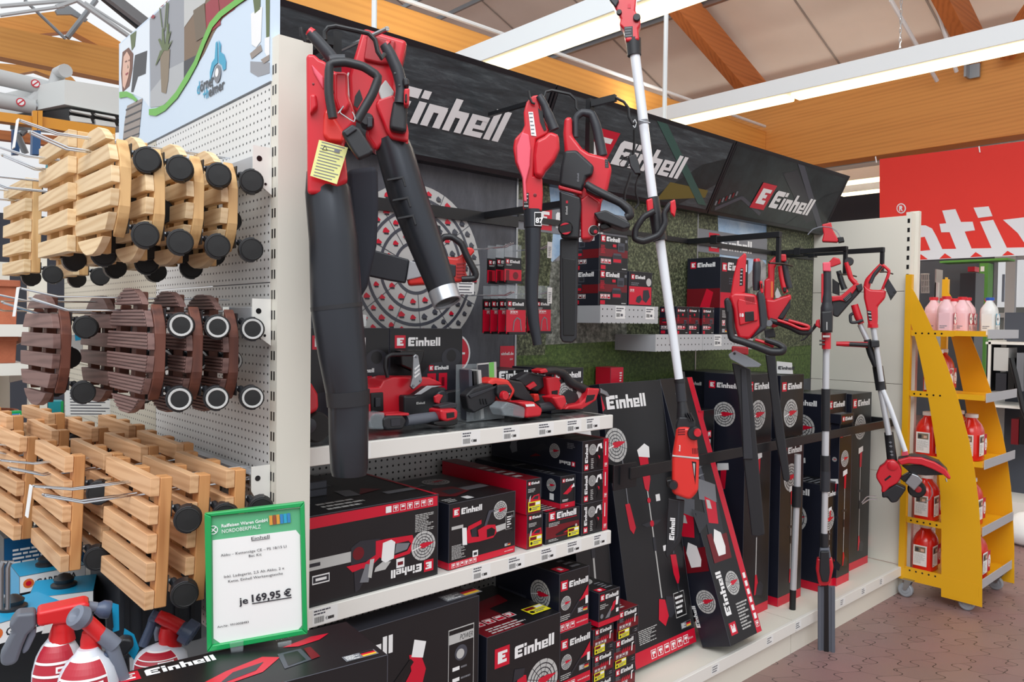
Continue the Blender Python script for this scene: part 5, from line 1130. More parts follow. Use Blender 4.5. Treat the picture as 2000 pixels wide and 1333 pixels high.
carton('slim tall trimmer carton left of the rightmost brownish carton', onY(1634, 1190, 1.87).x+.02, 1.885, B0, .155, .05, .9, p_ring)
carton('small black carton with lettering peeking over the rail right of the white pole', onY(1633, 818, 1.9).x, 1.872, 1.0695, .155, .06, .05, lambda F, w, d, h: (F['front'].logo(w*.1, h*.3, w*.8/6.4), F['top'].lines(w*.1, d*.1, w*.8, d*.8, 5, 'ink_midgrey', seed=1)))
def p_lean(F, w, d, h):
    f = F['front']; f.flag(w*.2, h*.03, h*.02); f.text('NE', w*.05, h*.12, h*.08, 'ink_red', 2, bold=.03)
carton('black carton leaning against the cream wall right of the brownish carton, yellow sticker', 4.755, 2.0, B0, .07, .3, .66, p_lean, ry=-.0, sticker=('left', .2, .2, .09, .09))
carton('black carton with red stripe and upright lettering standing behind the hedge trimmer carton', onY(1362, 850, 2.1).x+.01, 2.1, B0, .13, .1, 1.02, lambda F, w, d, h: (F['front'].rect(0, 0, w*.3, h, 'ink_red', 1), Face(F['front'].mb, F['front'].pt(w*.6, h*.9, 0), -F['front'].v, F['front'].u).logo(0, 0, w*.18)))
carton('plain dark carton behind the leaning strimmer carton', 2.62, 2.28, B0, .2, .1, 1.13, None)
p_ = onY(1225, 758, 2.34)
carton('small red carton on the dark carton at the back, left of the white pole', 2.70, 2.285, B0+1.1305, .09, .09, .1, lambda F, w, d, h: (F['front'].rect(0, 0, w, h, 'ink_red', 1), F['front'].lines(w*.7, h*.2, w*.2, h*.6, 5, 'ink_white', seed=1), F['left'].rect(0, 0, d, h, 'ink_red', 1), F['top'].rect(0, 0, w, d, 'ink_red', 1)))
carton('dark carton at the back beside the shelf end', 2.215, 2.28, B0, .39, .1, 1.13, None)

# battery cartons on two punched shelves
M['peg_small'] = pegboard('punched_grey_tray', (188,190,192), (0, 2), .03, .0035)
def tray(x0, x1, y0, z, lab, labels):
    t = thing('punched_tray', lab, 'shelf', (x0, y0, z))
    MB().box((x0, y0, z-.002), (x1, GY1-.001, z), 'grey_metal').box((x0, y0, z-.075), (x0+.002, GY1-.001, z-.002), 'grey_metal').build('shelf_plate', t, smooth=0)
    MB().box((x0, y0-.002, z-.075), (x1, y0, z+.004), 'peg_small').build('front_plate', t, smooth=0)
    for x in labels:
        mb = MB(); F = Face(mb, (x0+x, y0-.0022, z-.055), (1,0,0), (0,0,1)); F.rect(0, 0, .065, .055, 'paper', 1); F.lines(.005, .03, .05, .02, 2, 'ink_slate'); 
        for j in range(8): F.rect(.006+j*.003, .008, .0075+j*.003, .024, 'ink_black', 2)
        F.lines(.034, .01, .025, .012, 1, 'ink_slate', th=.9); mb.build('shelf_label', t, smooth=0)
def p_batt(F, w, d, h):
    f = F['front']; f.rect(0, h*.4, w, h*.62, 'ink_darkred', 1); f.logo(w*.06, h*.83, w*.66/6.4); f.lines(w*.06, h*.48, w*.2, h*.24, 6, 'ink_red', seed=2); f.pic_battery(w*.45, h*.22, w*.34, 3)
    f.icons(w*.06, h*.2, h*.13, 3, 2, gap=.15); f.rect(w*.06, h*.04, w*.22, h*.15, 'ink_red', 2); f.rect(w*.46, h*.68, w*.58, h*.76, 'ink_red', 3); f.rect(w*.9, h*.84, w*.97, h*.92, 'ink_midgrey', 2); f.lines(w*.8, h*.05, w*.16, h*.06, 1, 'ink_lightgrey', seed=1)
    l = F['left']; l.rect(0, h*.35, d, h*.6, 'ink_darkred', 1); l.logo(d*.1, h*.83, d*.75/6.4); l.pic_battery(d*.15, h*.4, d*.3, 2); l.icons(d*.1, h*.2, h*.12, 4, 2, gap=.15, bg='ink_darkred'); l.rect(d*.1, h*.04, d*.35, h*.15, 'ink_red', 2)
def p_battred(F, w, d, h):
    f = F['front']; f.rect(w*.02, h*.06, w*.98, h*.58, 'ink_red', 1); f.logo(w*.1, h*.8, w*.6/6.4); f.disc(w*.86, h*.72, w*.11, 'ink_lightgrey', 2); f.lines(w*.1, h*.6, w*.5, h*.1, 2, 'ink_midgrey', seed=1)
    f.poly([(w*.3,h*.15),(w*.35,h*.28),(w*.5,h*.34),(w*.58,h*.22),(w*.45,h*.1)], 'ink_charcoal', 2); f.poly([(w*.6,h*.2),(w*.62,h*.48),(w*.85,h*.5),(w*.92,h*.3),(w*.75,h*.12)], 'ink_charcoal', 2); f.icons(w*.06, h*.42, h*.08, 2, 2)
# tray positions
TY = 2.17
pa = onY(1172, 592, TY); pb = onY(1285, 598, TY)
tz = onY(1172, 597, TY).z
tray(pa.x, pb.x, TY, tz, 'punched grey shelf tray with battery cartons below the cordless chainsaw', (.1, .31))
bw = (onY(1225, 590, TY+.01).x-onY(1169, 590, TY+.01).x)
bx_ = onY(1169, 590, TY+.01).x; bh = onY(1169, 528, TY+.01).z-tz
carton('battery carton on the punched tray, lower one under its twin', bx_, TY+.012, tz+.0005, bw, .17, bh, p_batt, group='battery cartons below the chainsaw')
carton('battery carton on the punched tray, upper one stacked on its twin', bx_+.004, TY+.015, tz+.001+bh, bw, .17, bh*1.02, p_batt, group='battery cartons below the chainsaw')
wr_ = onY(1273, 592, TY+.01).x-onY(1228, 592, TY+.01).x
carton('bright red charger carton at the right end of the punched tray', onY(1228, 592, TY+.01).x, TY+.012, tz+.0005, wr_, .12, onY(1228, 530, TY+.01).z-tz, p_battred)
TY2 = 2.15
pa = onY(1372, 655, TY2); pb = onY(1430, 655, TY2); tz2 = pa.z
tray(pa.x, pb.x+.2, TY2, tz2, 'second punched tray with small cartons behind the hedge trimmers', (.1,))
def p_tall2(F, w, d, h):
    f = F['front']; f.rect(0, h*.35, w, h*.55, 'ink_red', 1); f.badge(w*.05, h*.82, h*.11); f.word(w*.25, h*.84, w*.7/4.5); f.lines(w*.08, h*.22, w*.2, h*.1, 4, 'ink_lightgrey', seed=2); f.icons(w*.08, h*.12, h*.07, 1, 2); f.flag(w*.08, h*.03, h*.05); f.lines(w*.3, h*.65, w*.5, h*.1, 3, 'ink_slate', seed=2)
    l = F['left']; l.rect(0, h*.35, d, h*.6, 'ink_darkred', 1); l.logo(d*.1, h*.88, d*.75/6.4); l.poly([(d*.4,h*.35),(d*.6,h*.6),(d*.8,h*.55),(d*.7,h*.35)], 'ink_red', 2); l.rect(d*.45, h*.28, d*.8, h*.34, 'ink_lightgrey', 2)
pc = onY(1405, 655, TY2+.02); carton('tall black and red carton on the second punched tray', pc.x, TY2+.02, tz2+.0005, .26, .2, onY(1405, 502, TY2+.02).z-tz2, p_tall2)
for i, (px, lab) in enumerate(((1372, 'rightmost'), (1345, 'middle'), (1322, 'leftmost'))):
    q_ = onY(px, 650, TY2+.01); tag_ = 'small battery carton, %s of three left of the tall carton on the second tray' % lab
    carton(tag_, q_.x-(0 if i == 0 else 0), TY2+.012, tz2+.0005, .1 if i == 0 else .09, .1, .135, p_batt, group='small battery cartons')
MB_ = MB()
tray(onY(1280, 655, TY2).x, pa.x-.003, TY2, tz2, 'short punched tray section under the small battery cartons', ())

# blister packs on wire hooks in the first bay
def p_blister(red):
    def f_(F, w, h):
        F.rect(0, 0, w, h*.68 if red else h*.52, 'ink_red', 1); F.logo(w*.08, h*.78 if not red else h*.8, w*.82/6.4); F.lines(w*.1, h*.66, w*.5, h*.08, 2, 'ink_lightgrey', seed=1)
        if red: F.icons(w*.2, h*.56, h*.09, 3, 2, gap=.1); F.pline([(w*.35,h*.08),(w*.4,h*.35),(w*.55,h*.46),(w*.72,h*.4),(w*.78,h*.08)], w*.05, 'ink_midgrey', 3)
        else: F.rect(w*.08, h*.05, w*.28, h*.48, 'ink_darkred', 2); F.disc(w*.65, h*.28, w*.16, 'ink_darkred', 2)
    return f_
def blister(lab, p, w, h, red, grp):
    t = thing('blister_pack', lab, 'pack', p, grp)
    mb = MB(); mb.box((p[0], p[1], p[2]), (p[0]+w, p[1]+.003, p[2]+h), 'carton_black'); F = Face(mb, p, (1,0,0), (0,0,1)); p_blister(red)(F, w, h); mb.build('card', t, smooth=0)
    MB().box((p[0]+w*.05, p[1]-.012, p[2]-.004), (p[0]+w*.95, p[1]-.001, p[2]+.006), 'ink_black').build('tray', t, smooth=0)
    MB().box((p[0]+w*.02, p[1], p[2]+h), (p[0]+w*.98, p[1]+.0015, p[2]+h+.05), 'clear_plastic').build('hanger', t, smooth=0)
def px_blister(x0, x1, yt, yb, Y, n, dY, red, lab, grp):
    a = onY(x0, yb, Y); b = onY(x1, yb, Y); top_ = onY(x0, yt, Y)
    for i in range(n): blister(lab % ('frontmost', 'second', 'third', 'fourth', 'fifth')[i], (a.x, Y+dY*i, a.z), b.x-a.x, top_.z-a.z, red, grp)
px_blister(985, 1018, 502, 551, 2.17, 3, .05, False, 'small blister pack with red square on the upper hook, %s', 'blister packs on the upper hook')
px_blister(988, 1026, 583, 652, 2.13, 4, .045, True, 'red chain pack with curved chain picture on the lower hook, %s', 'red chain packs on the lower hook')
px_blister(1046, 1075, 583, 650, 2.13, 2, .05, True, 'red chain pack right of the black blower nozzle, %s', 'red chain packs right of the nozzle')
def wall_hook(p_tip, lab, strip=True):
    t = thing('display_hook', lab, 'hook', (p_tip[0], GY1, p_tip[2]), 'wire hooks on the charcoal panel')
    mb = MB()
    for s in (-1, 1): mb.tube([(p_tip[0]+s*.008, GY1-.002, p_tip[2]-.01), (p_tip[0]+s*.008, p_tip[1]+.04, p_tip[2]-.012), (p_tip[0]+s*.006, p_tip[1], p_tip[2])], .0022, 'chrome', 6)
    mb.build('prong', t)
    if strip: mb = MB(); mb.box((p_tip[0]-.012, p_tip[1]-.003, p_tip[2]-.05), (p_tip[0]+.012, p_tip[1]-.001, p_tip[2]+.012), 'paper'); F = Face(mb, (p_tip[0]-.012, p_tip[1]-.003, p_tip[2]-.05), (1,0,0), (0,0,1)); F.lines(.004, .005, .016, .04, 6, 'ink_midgrey'); mb.build('label_strip', t, smooth=0)
for (x, y, Y, lab) in ((1073, 479, 2.1, 'wire hook with white label above the red chain packs, upper'), (1073, 568, 2.1, 'wire hook with white label above the red chain packs, lower')):
    p = onY(x, y, Y); wall_hook(p, lab)
p = onY(1000, 475, 2.12); wall_hook(p, 'bare wire hook holding the small blister packs', False)
p = onY(1002, 570, 2.08); wall_hook(p, 'bare wire hook holding the red chain packs', False)

# guard rail in front of the standing cartons
rz_ = onY(1350, 900, 1.86).z
t = thing('guard_rail', 'black metal rail running in front of the standing cartons', 'rail', (2.26, 1.86, rz_))
MB().box((2.3, 1.84, rz_-.022), (4.83, 1.852, rz_+.022), 'black_metal').build('bar', t, smooth=0, bevel=.002)
pq = onX(1250, 935, 2.3)
MB().prism([(2.24, 1.84, rz_-.035), (2.24, 2.3, rz_-.035), (2.24, 2.3, rz_+.035), (2.24, 1.84, rz_+.035)], (.006, 0, 0), 'black_metal').build('side_arm', t, smooth=0)
MB().box((2.21, 1.846, rz_-.055), (2.345, 1.853, rz_+.04), 'black_metal').build('end_plate', t, smooth=0, bevel=.002)
MB().box((4.80, 1.853, rz_-.02), (4.828, 2.38, rz_+.02), 'black_metal').build('side_arm', t, smooth=0)
# ============================================================ TOOLS
# each tool is traced in a vertical plane of its own that faces the aisle, then given its true thickness
class Plane:
    def __init__(s, ax, ay, Y, zoom=(0, 0, 1), turn=0.0):
        s.z0x, s.z0y, s.zs = zoom
        s.a = onY(ax, ay, Y); d = s.a-EYE; n = Vector((-d.x, -d.y, 0)).normalized()
        s.n = Matrix.Rotation(turn, 3, 'Z') @ n; s.pxm = (s.a-EYE).dot(_fw)/FPX     # metres per picture unit at that depth
        s.u = Vector((0,0,1)).cross(s.n)
    def px(s, x, y): return (s.z0x+x/s.zs, s.z0y+y/s.zs)
    def __call__(s, x, y, off=0.0):
        r_ = ray(*s.px(x, y)); t = (s.a + s.n*off - EYE).dot(s.n)/r_.dot(s.n); return EYE + r_*t
    def r(s, v): return v/s.zs*s.pxm
def slab(P, pts, o0, o1, m_, name, parent, bevel=.004, seg=3, smooth=40, front=None):
    """traced outline, front face at offset o1 towards the aisle, back at o0"""
    f = [P(x, y, o1) for x, y in pts]; mb = MB(); mb.prism(f, -P.n*(o1-o0), m_)
    return mb.build(name, parent, bevel=bevel, seg=seg, smooth=smooth)
def bar(P, pts, rad, m_, name, parent, off=0.0, n=12, flat=1.0, caps=True):
    path = [P(*(p if len(p) == 3 else (p[0], p[1], off))) for p in pts]
    rr_ = [P.r(v) for v in rad] if isinstance(rad, (list, tuple)) else P.r(rad)
    # round the corners a little
    if len(path) > 2:
        q_ = [path[0]]; q_r = [rr_[0]] if isinstance(rr_, list) else None
        for i in range(1, len(path)-1):
            a, b, c = path[i-1], path[i], path[i+1]
            for tt in (.25, 0, -.25):
                if tt > 0: q_.append(b.lerp(a, tt)); 
                elif tt == 0: q_.append(b*.72+(a.lerp(c, .5)*.06)+(b.lerp(a,.25)*.11)+(b.lerp(c,.25)*.11))
                else: q_.append(b.lerp(c, .25))
                if q_r is not None: q_r.append(rr_[i]*.9+.05*(rr_[i-1]+rr_[i+1]))
        q_.append(path[-1]); 
        if q_r is not None: q_r.append(rr_[-1])
        path = q_; rr_ = q_r if q_r is not None else rr_
    return MB().tube(path, rr_, m_, n, flat=flat, caps=caps).build(name, parent)
def knob(P, x, y, r_, m_, name, parent, off, depth=.012, n=20):
    return MB().lathe(P(x, y, off), P.n, [(0, P.r(r_)), (depth*.8, P.r(r_)), (depth, P.r(r_)*.85), (depth, 0)], m_, n).build(name, parent)
def sticker(P, pts, off, m_, name, parent, lines=None):
    mb = MB(); mb.prism([P(x, y, off) for x, y in pts], -P.n*.0006, m_)
    if lines:
        a, b = P(*pts[0], off+.0006), P(*pts[1], off+.0006); c = P(*pts[-1], off+.0006); u = b-a; v = c-a
        for i in range(lines[0]):
            k0 = (i+.3)/lines[0]; k1 = (i+.6)/lines[0]; e = .9-.25*((i*7) % 3)/3
            mb.poly([a+u*.1+v*k0, a+u*e+v*k0, a+u*e+v*k1, a+u*.1+v*k1], lines[1])
    return mb.build(name, parent, smooth=0)
def T(name, label, cat, P, x, y, group=None):
    return thing(name, label, cat, P(x, y, 0), group)
def wordline(P, x, y, ang, h, off, m_, name, parent, txt=None):
    """small lettering lying in the tool plane; (x,y) is its start, ang its direction in the picture"""
    mb = MB(); o = P(x, y, off); u = (P(x+math.cos(ang)*40, y-math.sin(ang)*40, off)-o).normalized(); v = P.n.cross(u)
    F = Face(mb, o, u, v, .0005)
    if txt: F.text(txt, 0, 0, h, m_, 1, bold=.03)
    else: F.word(0, 0, h, m_, 1)
    return mb.build(name, parent, smooth=0)

# ---- 1: big blower vac beside the upright
P = Plane(660, 400, 1.60, (590, 40, 3.922)); t = T('blower_vacuum', 'big red blower vacuum with wide black tube and yellow tag, beside the white upright', 'leaf blower', P, 250, 300)
b = slab(P, [(30,250),(95,250),(135,290),(185,310),(240,385),(350,390),(355,560),(400,690),(420,780),(335,860),(322,940),(345,1150),(352,1235),(300,1260),(200,1330),(40,1330)], -.06, .03, 'red_plastic', 'housing', t, .018, 4)
slab(P, [(246,392),(350,396),(350,560),(372,640),(330,700),(280,690),(246,600)], .0, .05, 'red_plastic', 'motor_barrel', t, .02, 4)
slab(P, [(60,560),(110,560),(122,660),(60,720)], .02, .05, 'red_plastic', 'side_boss', t, .012, 4)
slab(P, [(165,700),(200,660),(330,860),(320,935),(200,925),(160,880)], .02, .045, 'orange_red_plastic', 'lower_boss', t, .01, 4)
slab(P, [(70,330),(165,430),(165,530),(90,400)], .028, .036, 'pink_red', 'painted_highlight', t, .004)  # pink slab paints a highlight onto the red housing
bar(P, [(62,95),(130,170),(200,250),(262,330)], [40,46,48,50], 'dark_plastic', 'rear_handle', t, .0)
bar(P, [(50,80),(80,105)], [36,42], 'red_plastic', 'handle_cap', t, .0)
bar(P, [(236,750),(203,560),(208,330),(330,318),(470,352),(590,432),(540,565),(455,710),(420,770)], 33, 'black_plastic', 'loop_handle', t, .075)
bar(P, [(215,310),(260,300),(330,300)], 38, 'dark_plastic', 'handle_root', t, .07)
sb_ = slab(P, [(300,850),(385,790),(440,828),(548,1000),(520,1025),(435,1062),(395,1010),(330,905)], .075, .1, 'black_plastic', 'strap_buckle', t, .005)
slab(P, [(312,852),(382,800),(425,832),(345,888)], .1, .106, 'dark_plastic', 'buckle_bar', sb_, .003)
bar(P, [(275,712),(322,650),(285,705),(345,745),(400,780),(405,740),(385,700)], 5, 'chrome', 'wire_ring', t, .1, 6)
for x, y in ((86,488), (110,636), (210,822)): knob(P, x, y, 9, 'ink_darkred', 'screw_recess', t, .03, .001, 10)
slab(P, [(240,535),(278,535),(278,555),(240,555)], .03, .034, 'ink_darkred', 'vent_slot', t, .001)
P0 = Plane(660, 400, 1.60)
mb = MB(); pts = [((628,330),30), ((640,372),44), ((652,470),48), ((657,600),50), ((668,690),47), ((679,775),41), ((681,780),40), ((681,850),39), ((682,915),37), ((682,928),34)]
cx = [P0(*p, -.02) for p, _ in pts]; mb.tube(cx, [P0.r(r_) for _, r_ in pts], 'satin_black', 32); tb = mb.build('blower_tube', t)
MB().tube([P0(679,764,-.02), P0(681,792,-.02)], [P0.r(43.5), P0.r(42.5)], 'black_plastic', 32).build('tube_collar', tb)
MB().tube([P0(657,596,-.02), P0(658,604,-.02)], P0.r(51), 'black_plastic', 32).build('tube_seam', tb)
defm('bag_fabric', (30,33,44), .75)
slab(P0, [(676,330),(738,322),(740,400),(736,480),(718,560),(700,590),(690,540)], -.16, -.09, 'bag_fabric', 'collection_bag', t, .02, 4)
defm('tag_yellow', (226,226,150), .6)
tg = sticker(P, [(130,915),(352,975),(266,1255),(62,1190)], .06, 'tag_yellow', 'warning_tag', t, (12, 'ink_midgrey'))
mb = MB(); mb.poly([P(175,955,.0615), P(195,995,.0615), P(152,990,.0615)], 'ink_charcoal'); mb.poly([P(176,967,.062), P(187,990,.062), P(162,987,.062)], 'tag_yellow'); mb.poly([P(248,985,.0615), P(290,995,.0615), P(286,1018,.0615), P(246,1010,.0615)], 'ink_midgrey'); mb.build('tag_symbol', tg, smooth=0)

# ---- 2: second blower with the metal tipped nozzle
P = Plane(760, 250, 1.72, (590, 40, 3.922)); t = T('leaf_blower', 'red leaf blower with long black nozzle ending in a bright metal ring', 'leaf blower', P, 640, 500)
slab(P, [(468,50),(808,150),(768,325),(720,500),(790,700),(818,850),(812,975),(760,950),(620,950),(562,1000),(480,880),(500,800),(365,640),(352,420),(405,250),(440,130)], -.08, .0, 'red_plastic', 'housing', t, .014, 4)
slab(P, [(500,90),(720,155),(690,330),(600,330),(470,300)], .0, .012, 'deep_red_plastic', 'raised_panel', t, .008)
slab(P, [(700,560),(812,850),(812,930),(680,905),(640,840),(560,640),(580,600)], .0, .022, 'red_plastic', 'nozzle_socket', t, .008)
slab(P, [(640,450),(706,545),(662,660),(628,672),(585,545),(600,500)], .012, .02, 'ink_lightgrey', 'window', t, .004)
bar(P, [(632,185),(680,270),(735,390),(765,520),(755,640)], [38,44,46,44,50], 'dark_plastic', 'handle', t, .055)
slab(P, [(700,600),(812,620),(800,850),(770,850),(668,830),(672,760)], .02, .06, 'black_plastic', 'handle_base', t, .012, 4)
bar(P, [(640,175),(660,190)], [34,40], 'red_plastic', 'handle_cap', t, .055)
slab(P, [(780,520),(825,515),(820,650),(780,650)], .05, .085, 'red_plastic', 'trigger_housing', t, .005)
slab(P, [(790,560),(805,560),(803,625),(788,625)], .08, .095, 'ink_black', 'trigger', t, .003)
slab(P, [(770,430),(815,440),(822,495),(782,505)], .05, .085, 'black_plastic', 'switch', t, .005)
for x, y in ((712,408), (745,500)): knob(P, x, y, 10, 'ink_black', 'screw_recess', t, .094, .001, 10)
slab(P, [(440,525),(465,600),(425,670),(395,650),(405,580)], .0, .002, 'ink_black', 'rating_label', t, .0)
knob(P, 500, 790, 52, 'black_plastic', 'clamp_knob', t, .0, .05, 12)
slab(P, [(495,735),(540,740),(540,815),(500,820)], .04, .052, 'dark_plastic', 'clamp_grip', t, .003)
P0 = Plane(800, 400, 1.72); mb = MB()
pts = [((762,272),33), ((772,300),36), ((797,385),37.5), ((832,478),33.5), ((858,548),29.5), ((866,572),28)]
mb.tube([P0(*p) for p, _ in pts], [P0.r(r_) for _, r_ in pts], 'satin_black', 36, caps=False); nz_ = mb.build('nozzle', t)
a, b = P0(864,566), P0(874,594); ax = (b-a).normalized(); R0 = P0.r(29.5); L_ = (b-a).length
MB().lathe(a, ax+P0.n*.35, [(0,R0*.98),(L_*.1,R0),(L_,R0*.98),(L_,R0*.86),(L_*.2,R0*.8),(L_*.15,0)], 'alu', 36).build('metal_ring', nz_)
MB().lathe(a, ax+P0.n*.35, [(L_*.85,R0*.84),(L_*.86,0)], 'ink_black', 24).build('opening', nz_)
for k, (x, y) in enumerate(((780,350), (790,390), (800,425))): slab(P0, [(x-24,y),(x+8,y-6),(x+14,y+14),(x+10,y+15),(x+5,y-1),(x-24,y+4)], P0.r(36)-.004, P0.r(36)+.003, 'black_plastic', 'bayonet_rib', nz_, .001)

# hooks and arm carrying both
P = Plane(690, 120, 1.72, (590, 40, 3.922)); t = T('wire_hanger', 'black arm with curved wire hooks carrying the two big blowers', 'hanger', P, 250, 150)
ah = P(240, 160, 0)
MB().tube([P(-8,55,.1), P(-4,110,.1), P(20,150,.1), P(60,160,.06)], .005, 'black_metal', 8).build('wire_hook', t)
MB().tube([P(175,150,.06), P(172,90,.06), P(200,55,.06), P(260,45,.06), P(400,75,.06), P(510,100,.06), P(560,150,.06), P(580,240,.06), P(610,290,.06), P(630,260,.05)], .0058, 'black_metal', 8).build('wire_hook', t)
mb = MB(); mb.beam(P(215,150,.05), (P(375,80,0).x, 2.16, P(375,80,0).z), .02, .02, 'black_metal'); mb.box((ah.x-.012, ah.y-.02, ah.z-.09), (ah.x+.012, ah.y+.012, ah.z+.02), 'black_metal'); mb.build('arm_bar', t, smooth=0)
MB().tube([P(640,65,.02), P(655,62,.02), (P(655,62,.02).x, 2.2, P(655,62).z+.0)], .006, 'chrome', 8).build('peg', t)

# ---- 3: slim cordless blower
P = Plane(1045, 400, 1.76, (1000, 160, 2.5625)); t = T('leaf_blower', 'slim cordless red blower with curved black nozzle marked 87', 'leaf blower', P, 110, 400)
slab(P, [(58,150),(72,100),(100,68),(135,62),(140,100),(150,160),(190,240),(180,260),(120,290),(110,470),(152,480),(155,560),(150,648),(55,638),(55,560),(50,470),(15,400),(5,330),(12,285),(50,245),(62,215)], -.03, .02, 'red_plastic', 'housing', t, .012, 4)
slab(P, [(190,243),(236,262),(240,330),(215,388),(170,440),(150,478),(112,468),(108,370),(120,290),(160,270)], -.01, .05, 'red_plastic', 'fan_casing', t, .014, 4)
slab(P, [(50,250),(85,262),(95,330),(90,420),(70,500),(75,600),(60,600),(52,480),(25,400),(22,320)], .02, .03, 'pink_red', 'side_rib', t, .006)
bar(P, [(135,70),(165,120),(190,185),(212,240)], [17,19,24,26], 'dark_plastic', 'handle', t, .03)
slab(P, [(130,130),(150,150),(172,240),(160,245),(140,200)], .02, .023, 'ink_black', 'battery_slot', t, .0)
sticker(P, [(82,150),(105,150),(122,272),(96,268)], .0225, 'paper', 'instruction_label', t, (6, 'ink_midgrey'))
sticker(P, [(58,556),(84,556),(84,634),(58,632)], .0225, 'ink_black', 'rating_label', t, (4, 'ink_lightgrey'))
knob(P, 115, 568, 9, 'ink_darkred', 'screw_recess', t, .02, .001, 10)
mb = MB(); pts = [((104,640),46), ((104,730),45), ((104,734),41), ((104,905),36), ((98,1000),34), ((98,1100),32), ((108,1200),29), ((122,1280),25), ((128,1318),23)]
mb.tube([P(*p) for p, _ in pts], [P.r(r_) for _, r_ in pts], 'satin_black', 26); nz_ = mb.build('nozzle', t)
o_ = P.r(46)+.001
sticker(P, [(112,652),(150,652),(148,722),(112,720)], o_, 'ink_white', 'noise_label', t); sticker(P, [(115,656),(147,656),(145,718),(115,716)], o_+.0006, 'ink_black', 'noise_label', t)
wordline(P, 118, 706, 0, P.r(26), o_+.0016, 'ink_white', 'noise_figure', t, '87')
MB().tube([P(82,45,.03), P(88,80,.03), P(100,105,.03), P(115,110,.03)], .004, 'black_metal', 8).build('wire_hook', t)

# ---- 4: big cordless chainsaw hanging bar down
P = Plane(1150, 400, 1.80, (1000, 160, 2.5625)); t = T('chainsaw', 'large red and black cordless chainsaw hanging with its bar pointing down', 'chainsaw', P, 330, 400)
slab(P, [(262,175),(300,170),(302,265),(352,330),(385,352),(475,375),(502,432),(482,530),(450,590),(432,720),(400,790),(345,792),(340,600),(300,540),(262,340),(255,255)], -.06, .03, 'red_plastic', 'housing', t, .014, 4)
slab(P, [(340,590),(380,560),(440,600),(425,720),(398,785),(345,788)], .03, .045, 'red_plastic', 'front_housing', t, .01)
slab(P, [(262,342),(322,338),(412,420),(402,468),(372,478),(352,548),(234,516),(245,420)], .028, .06, 'black_plastic', 'top_cover', t, .012, 3)
slab(P, [(232,516),(352,548),(352,565),(232,535)], .02, .055, 'red_plastic', 'trim_strip', t, .004)
bar(P, [(318,278),(318,180),(350,152),(400,162),(425,230),(452,370)], [16,17,19,22,24,26], 'dark_plastic', 'rear_handle', t, .0)
c = slab(P, [(236,542),(345,578),(348,620),(336,785),(244,782)], .03, .065, 'black_plastic', 'sprocket_cover', t, .008)
knob(P, 268, 735, 36, 'ink_black', 'tension_knob', t, .064, .02)
for a0 in (0.5, 3.6): slab(P, [(268+30*math.cos(a0+k*.22), 735+30*math.sin(a0+k*.22)) for k in range(9)], .083, .087, 'ink_red', 'knob_mark', t, .001)
slab(P, [(240,785),(332,785),(330,1000),(324,1288),(300,1308),(252,1304),(240,1280),(238,1000)], -.002, .028, 'black_plastic', 'bar_sheath', t, .006)
slab(P, [(252,880),(318,890),(312,1270),(256,1270)], .028, .032, 'ink_black', 'sheath_recess', t, .002)
bar(P, [(370,512),(400,535),(450,560),(545,605),(585,640),(592,668),(570,680)], [18,22,22,20,22,22,18], 'black_plastic', 'front_handle', t, .09)
slab(P, [(365,498),(400,508),(450,545),(450,580),(420,570),(372,545)], .05, .1, 'black_plastic', 'handle_mount', t, .006)
slab(P, [(408,655),(470,640),(592,705),(592,728),(560,738),(430,690)], .03, .12, 'black_plastic', 'hand_guard', t, .006)
slab(P, [(440,712),(470,705),(500,730),(460,740),(440,735)], .02, .09, 'ink_black', 'guard_hinge', t, .004)
knob(P, 408, 745, 26, 'ink_lightgrey', 'oil_cap_ring', t, .045, .006); knob(P, 410, 745, 22, 'ink_black', 'oil_cap', t, .05, .018); knob(P, 418, 750, 9, 'ink_red', 'cap_mark', t, .069, .001, 10)
sticker(P, [(465,388),(482,388),(484,430),(466,430)], .031, 'ink_black', 'rating_label', t, (5, 'ink_midgrey'))
wordline(P, 278, 665, PI/2, P.r(9), .067, 'ink_lightgrey', 'lettering', t); sticker(P, [(270,595),(280,595),(280,608),(270,608)], .066, 'ink_red', 'red_mark', t)
wordline(P, 335, 500, PI/2, P.r(9), .062, 'ink_midgrey', 'lettering', t)
# black posts and hooks in front of the header
t = T('wire_hanger', 'black post with curved wire hooks above the hanging chainsaw', 'hanger', P, 400, 120)
a = P(402, 100, -.03)
MB().box((a.x-.012, a.y-.0, 2.02), (a.x+.012, a.y+.02, a.z+.012), 'black_metal').box((a.x-.012, a.y+.02, 2.02), (a.x+.012, 2.38, 2.045), 'black_metal').build('post', t, smooth=0)
MB().beam(P(400,110,-.02), P(520,80,.02), .018, .022, 'black_metal').build('arm_bar', t, smooth=0)
MB().tube([P(520,80,.02), P(560,100,.02), P(582,130,.02), P(585,175,.02), P(605,212,.02), P(618,205,.02)], .0048, 'black_metal', 8).build('wire_hook', t)
MB().tube([P(160,85,.0), P(170,50,.0), P(200,42,.0), P(290,62,.0), P(320,90,.0), P(322,130,.0), P(345,160,.0)], .0052, 'black_metal', 8).build('wire_hook', t)
MB().beam(P(160,85,0), (P(160,85,0).x, 2.21, P(160,85,0).z), .014, .014, 'black_metal').build('arm_bar', t, smooth=0)

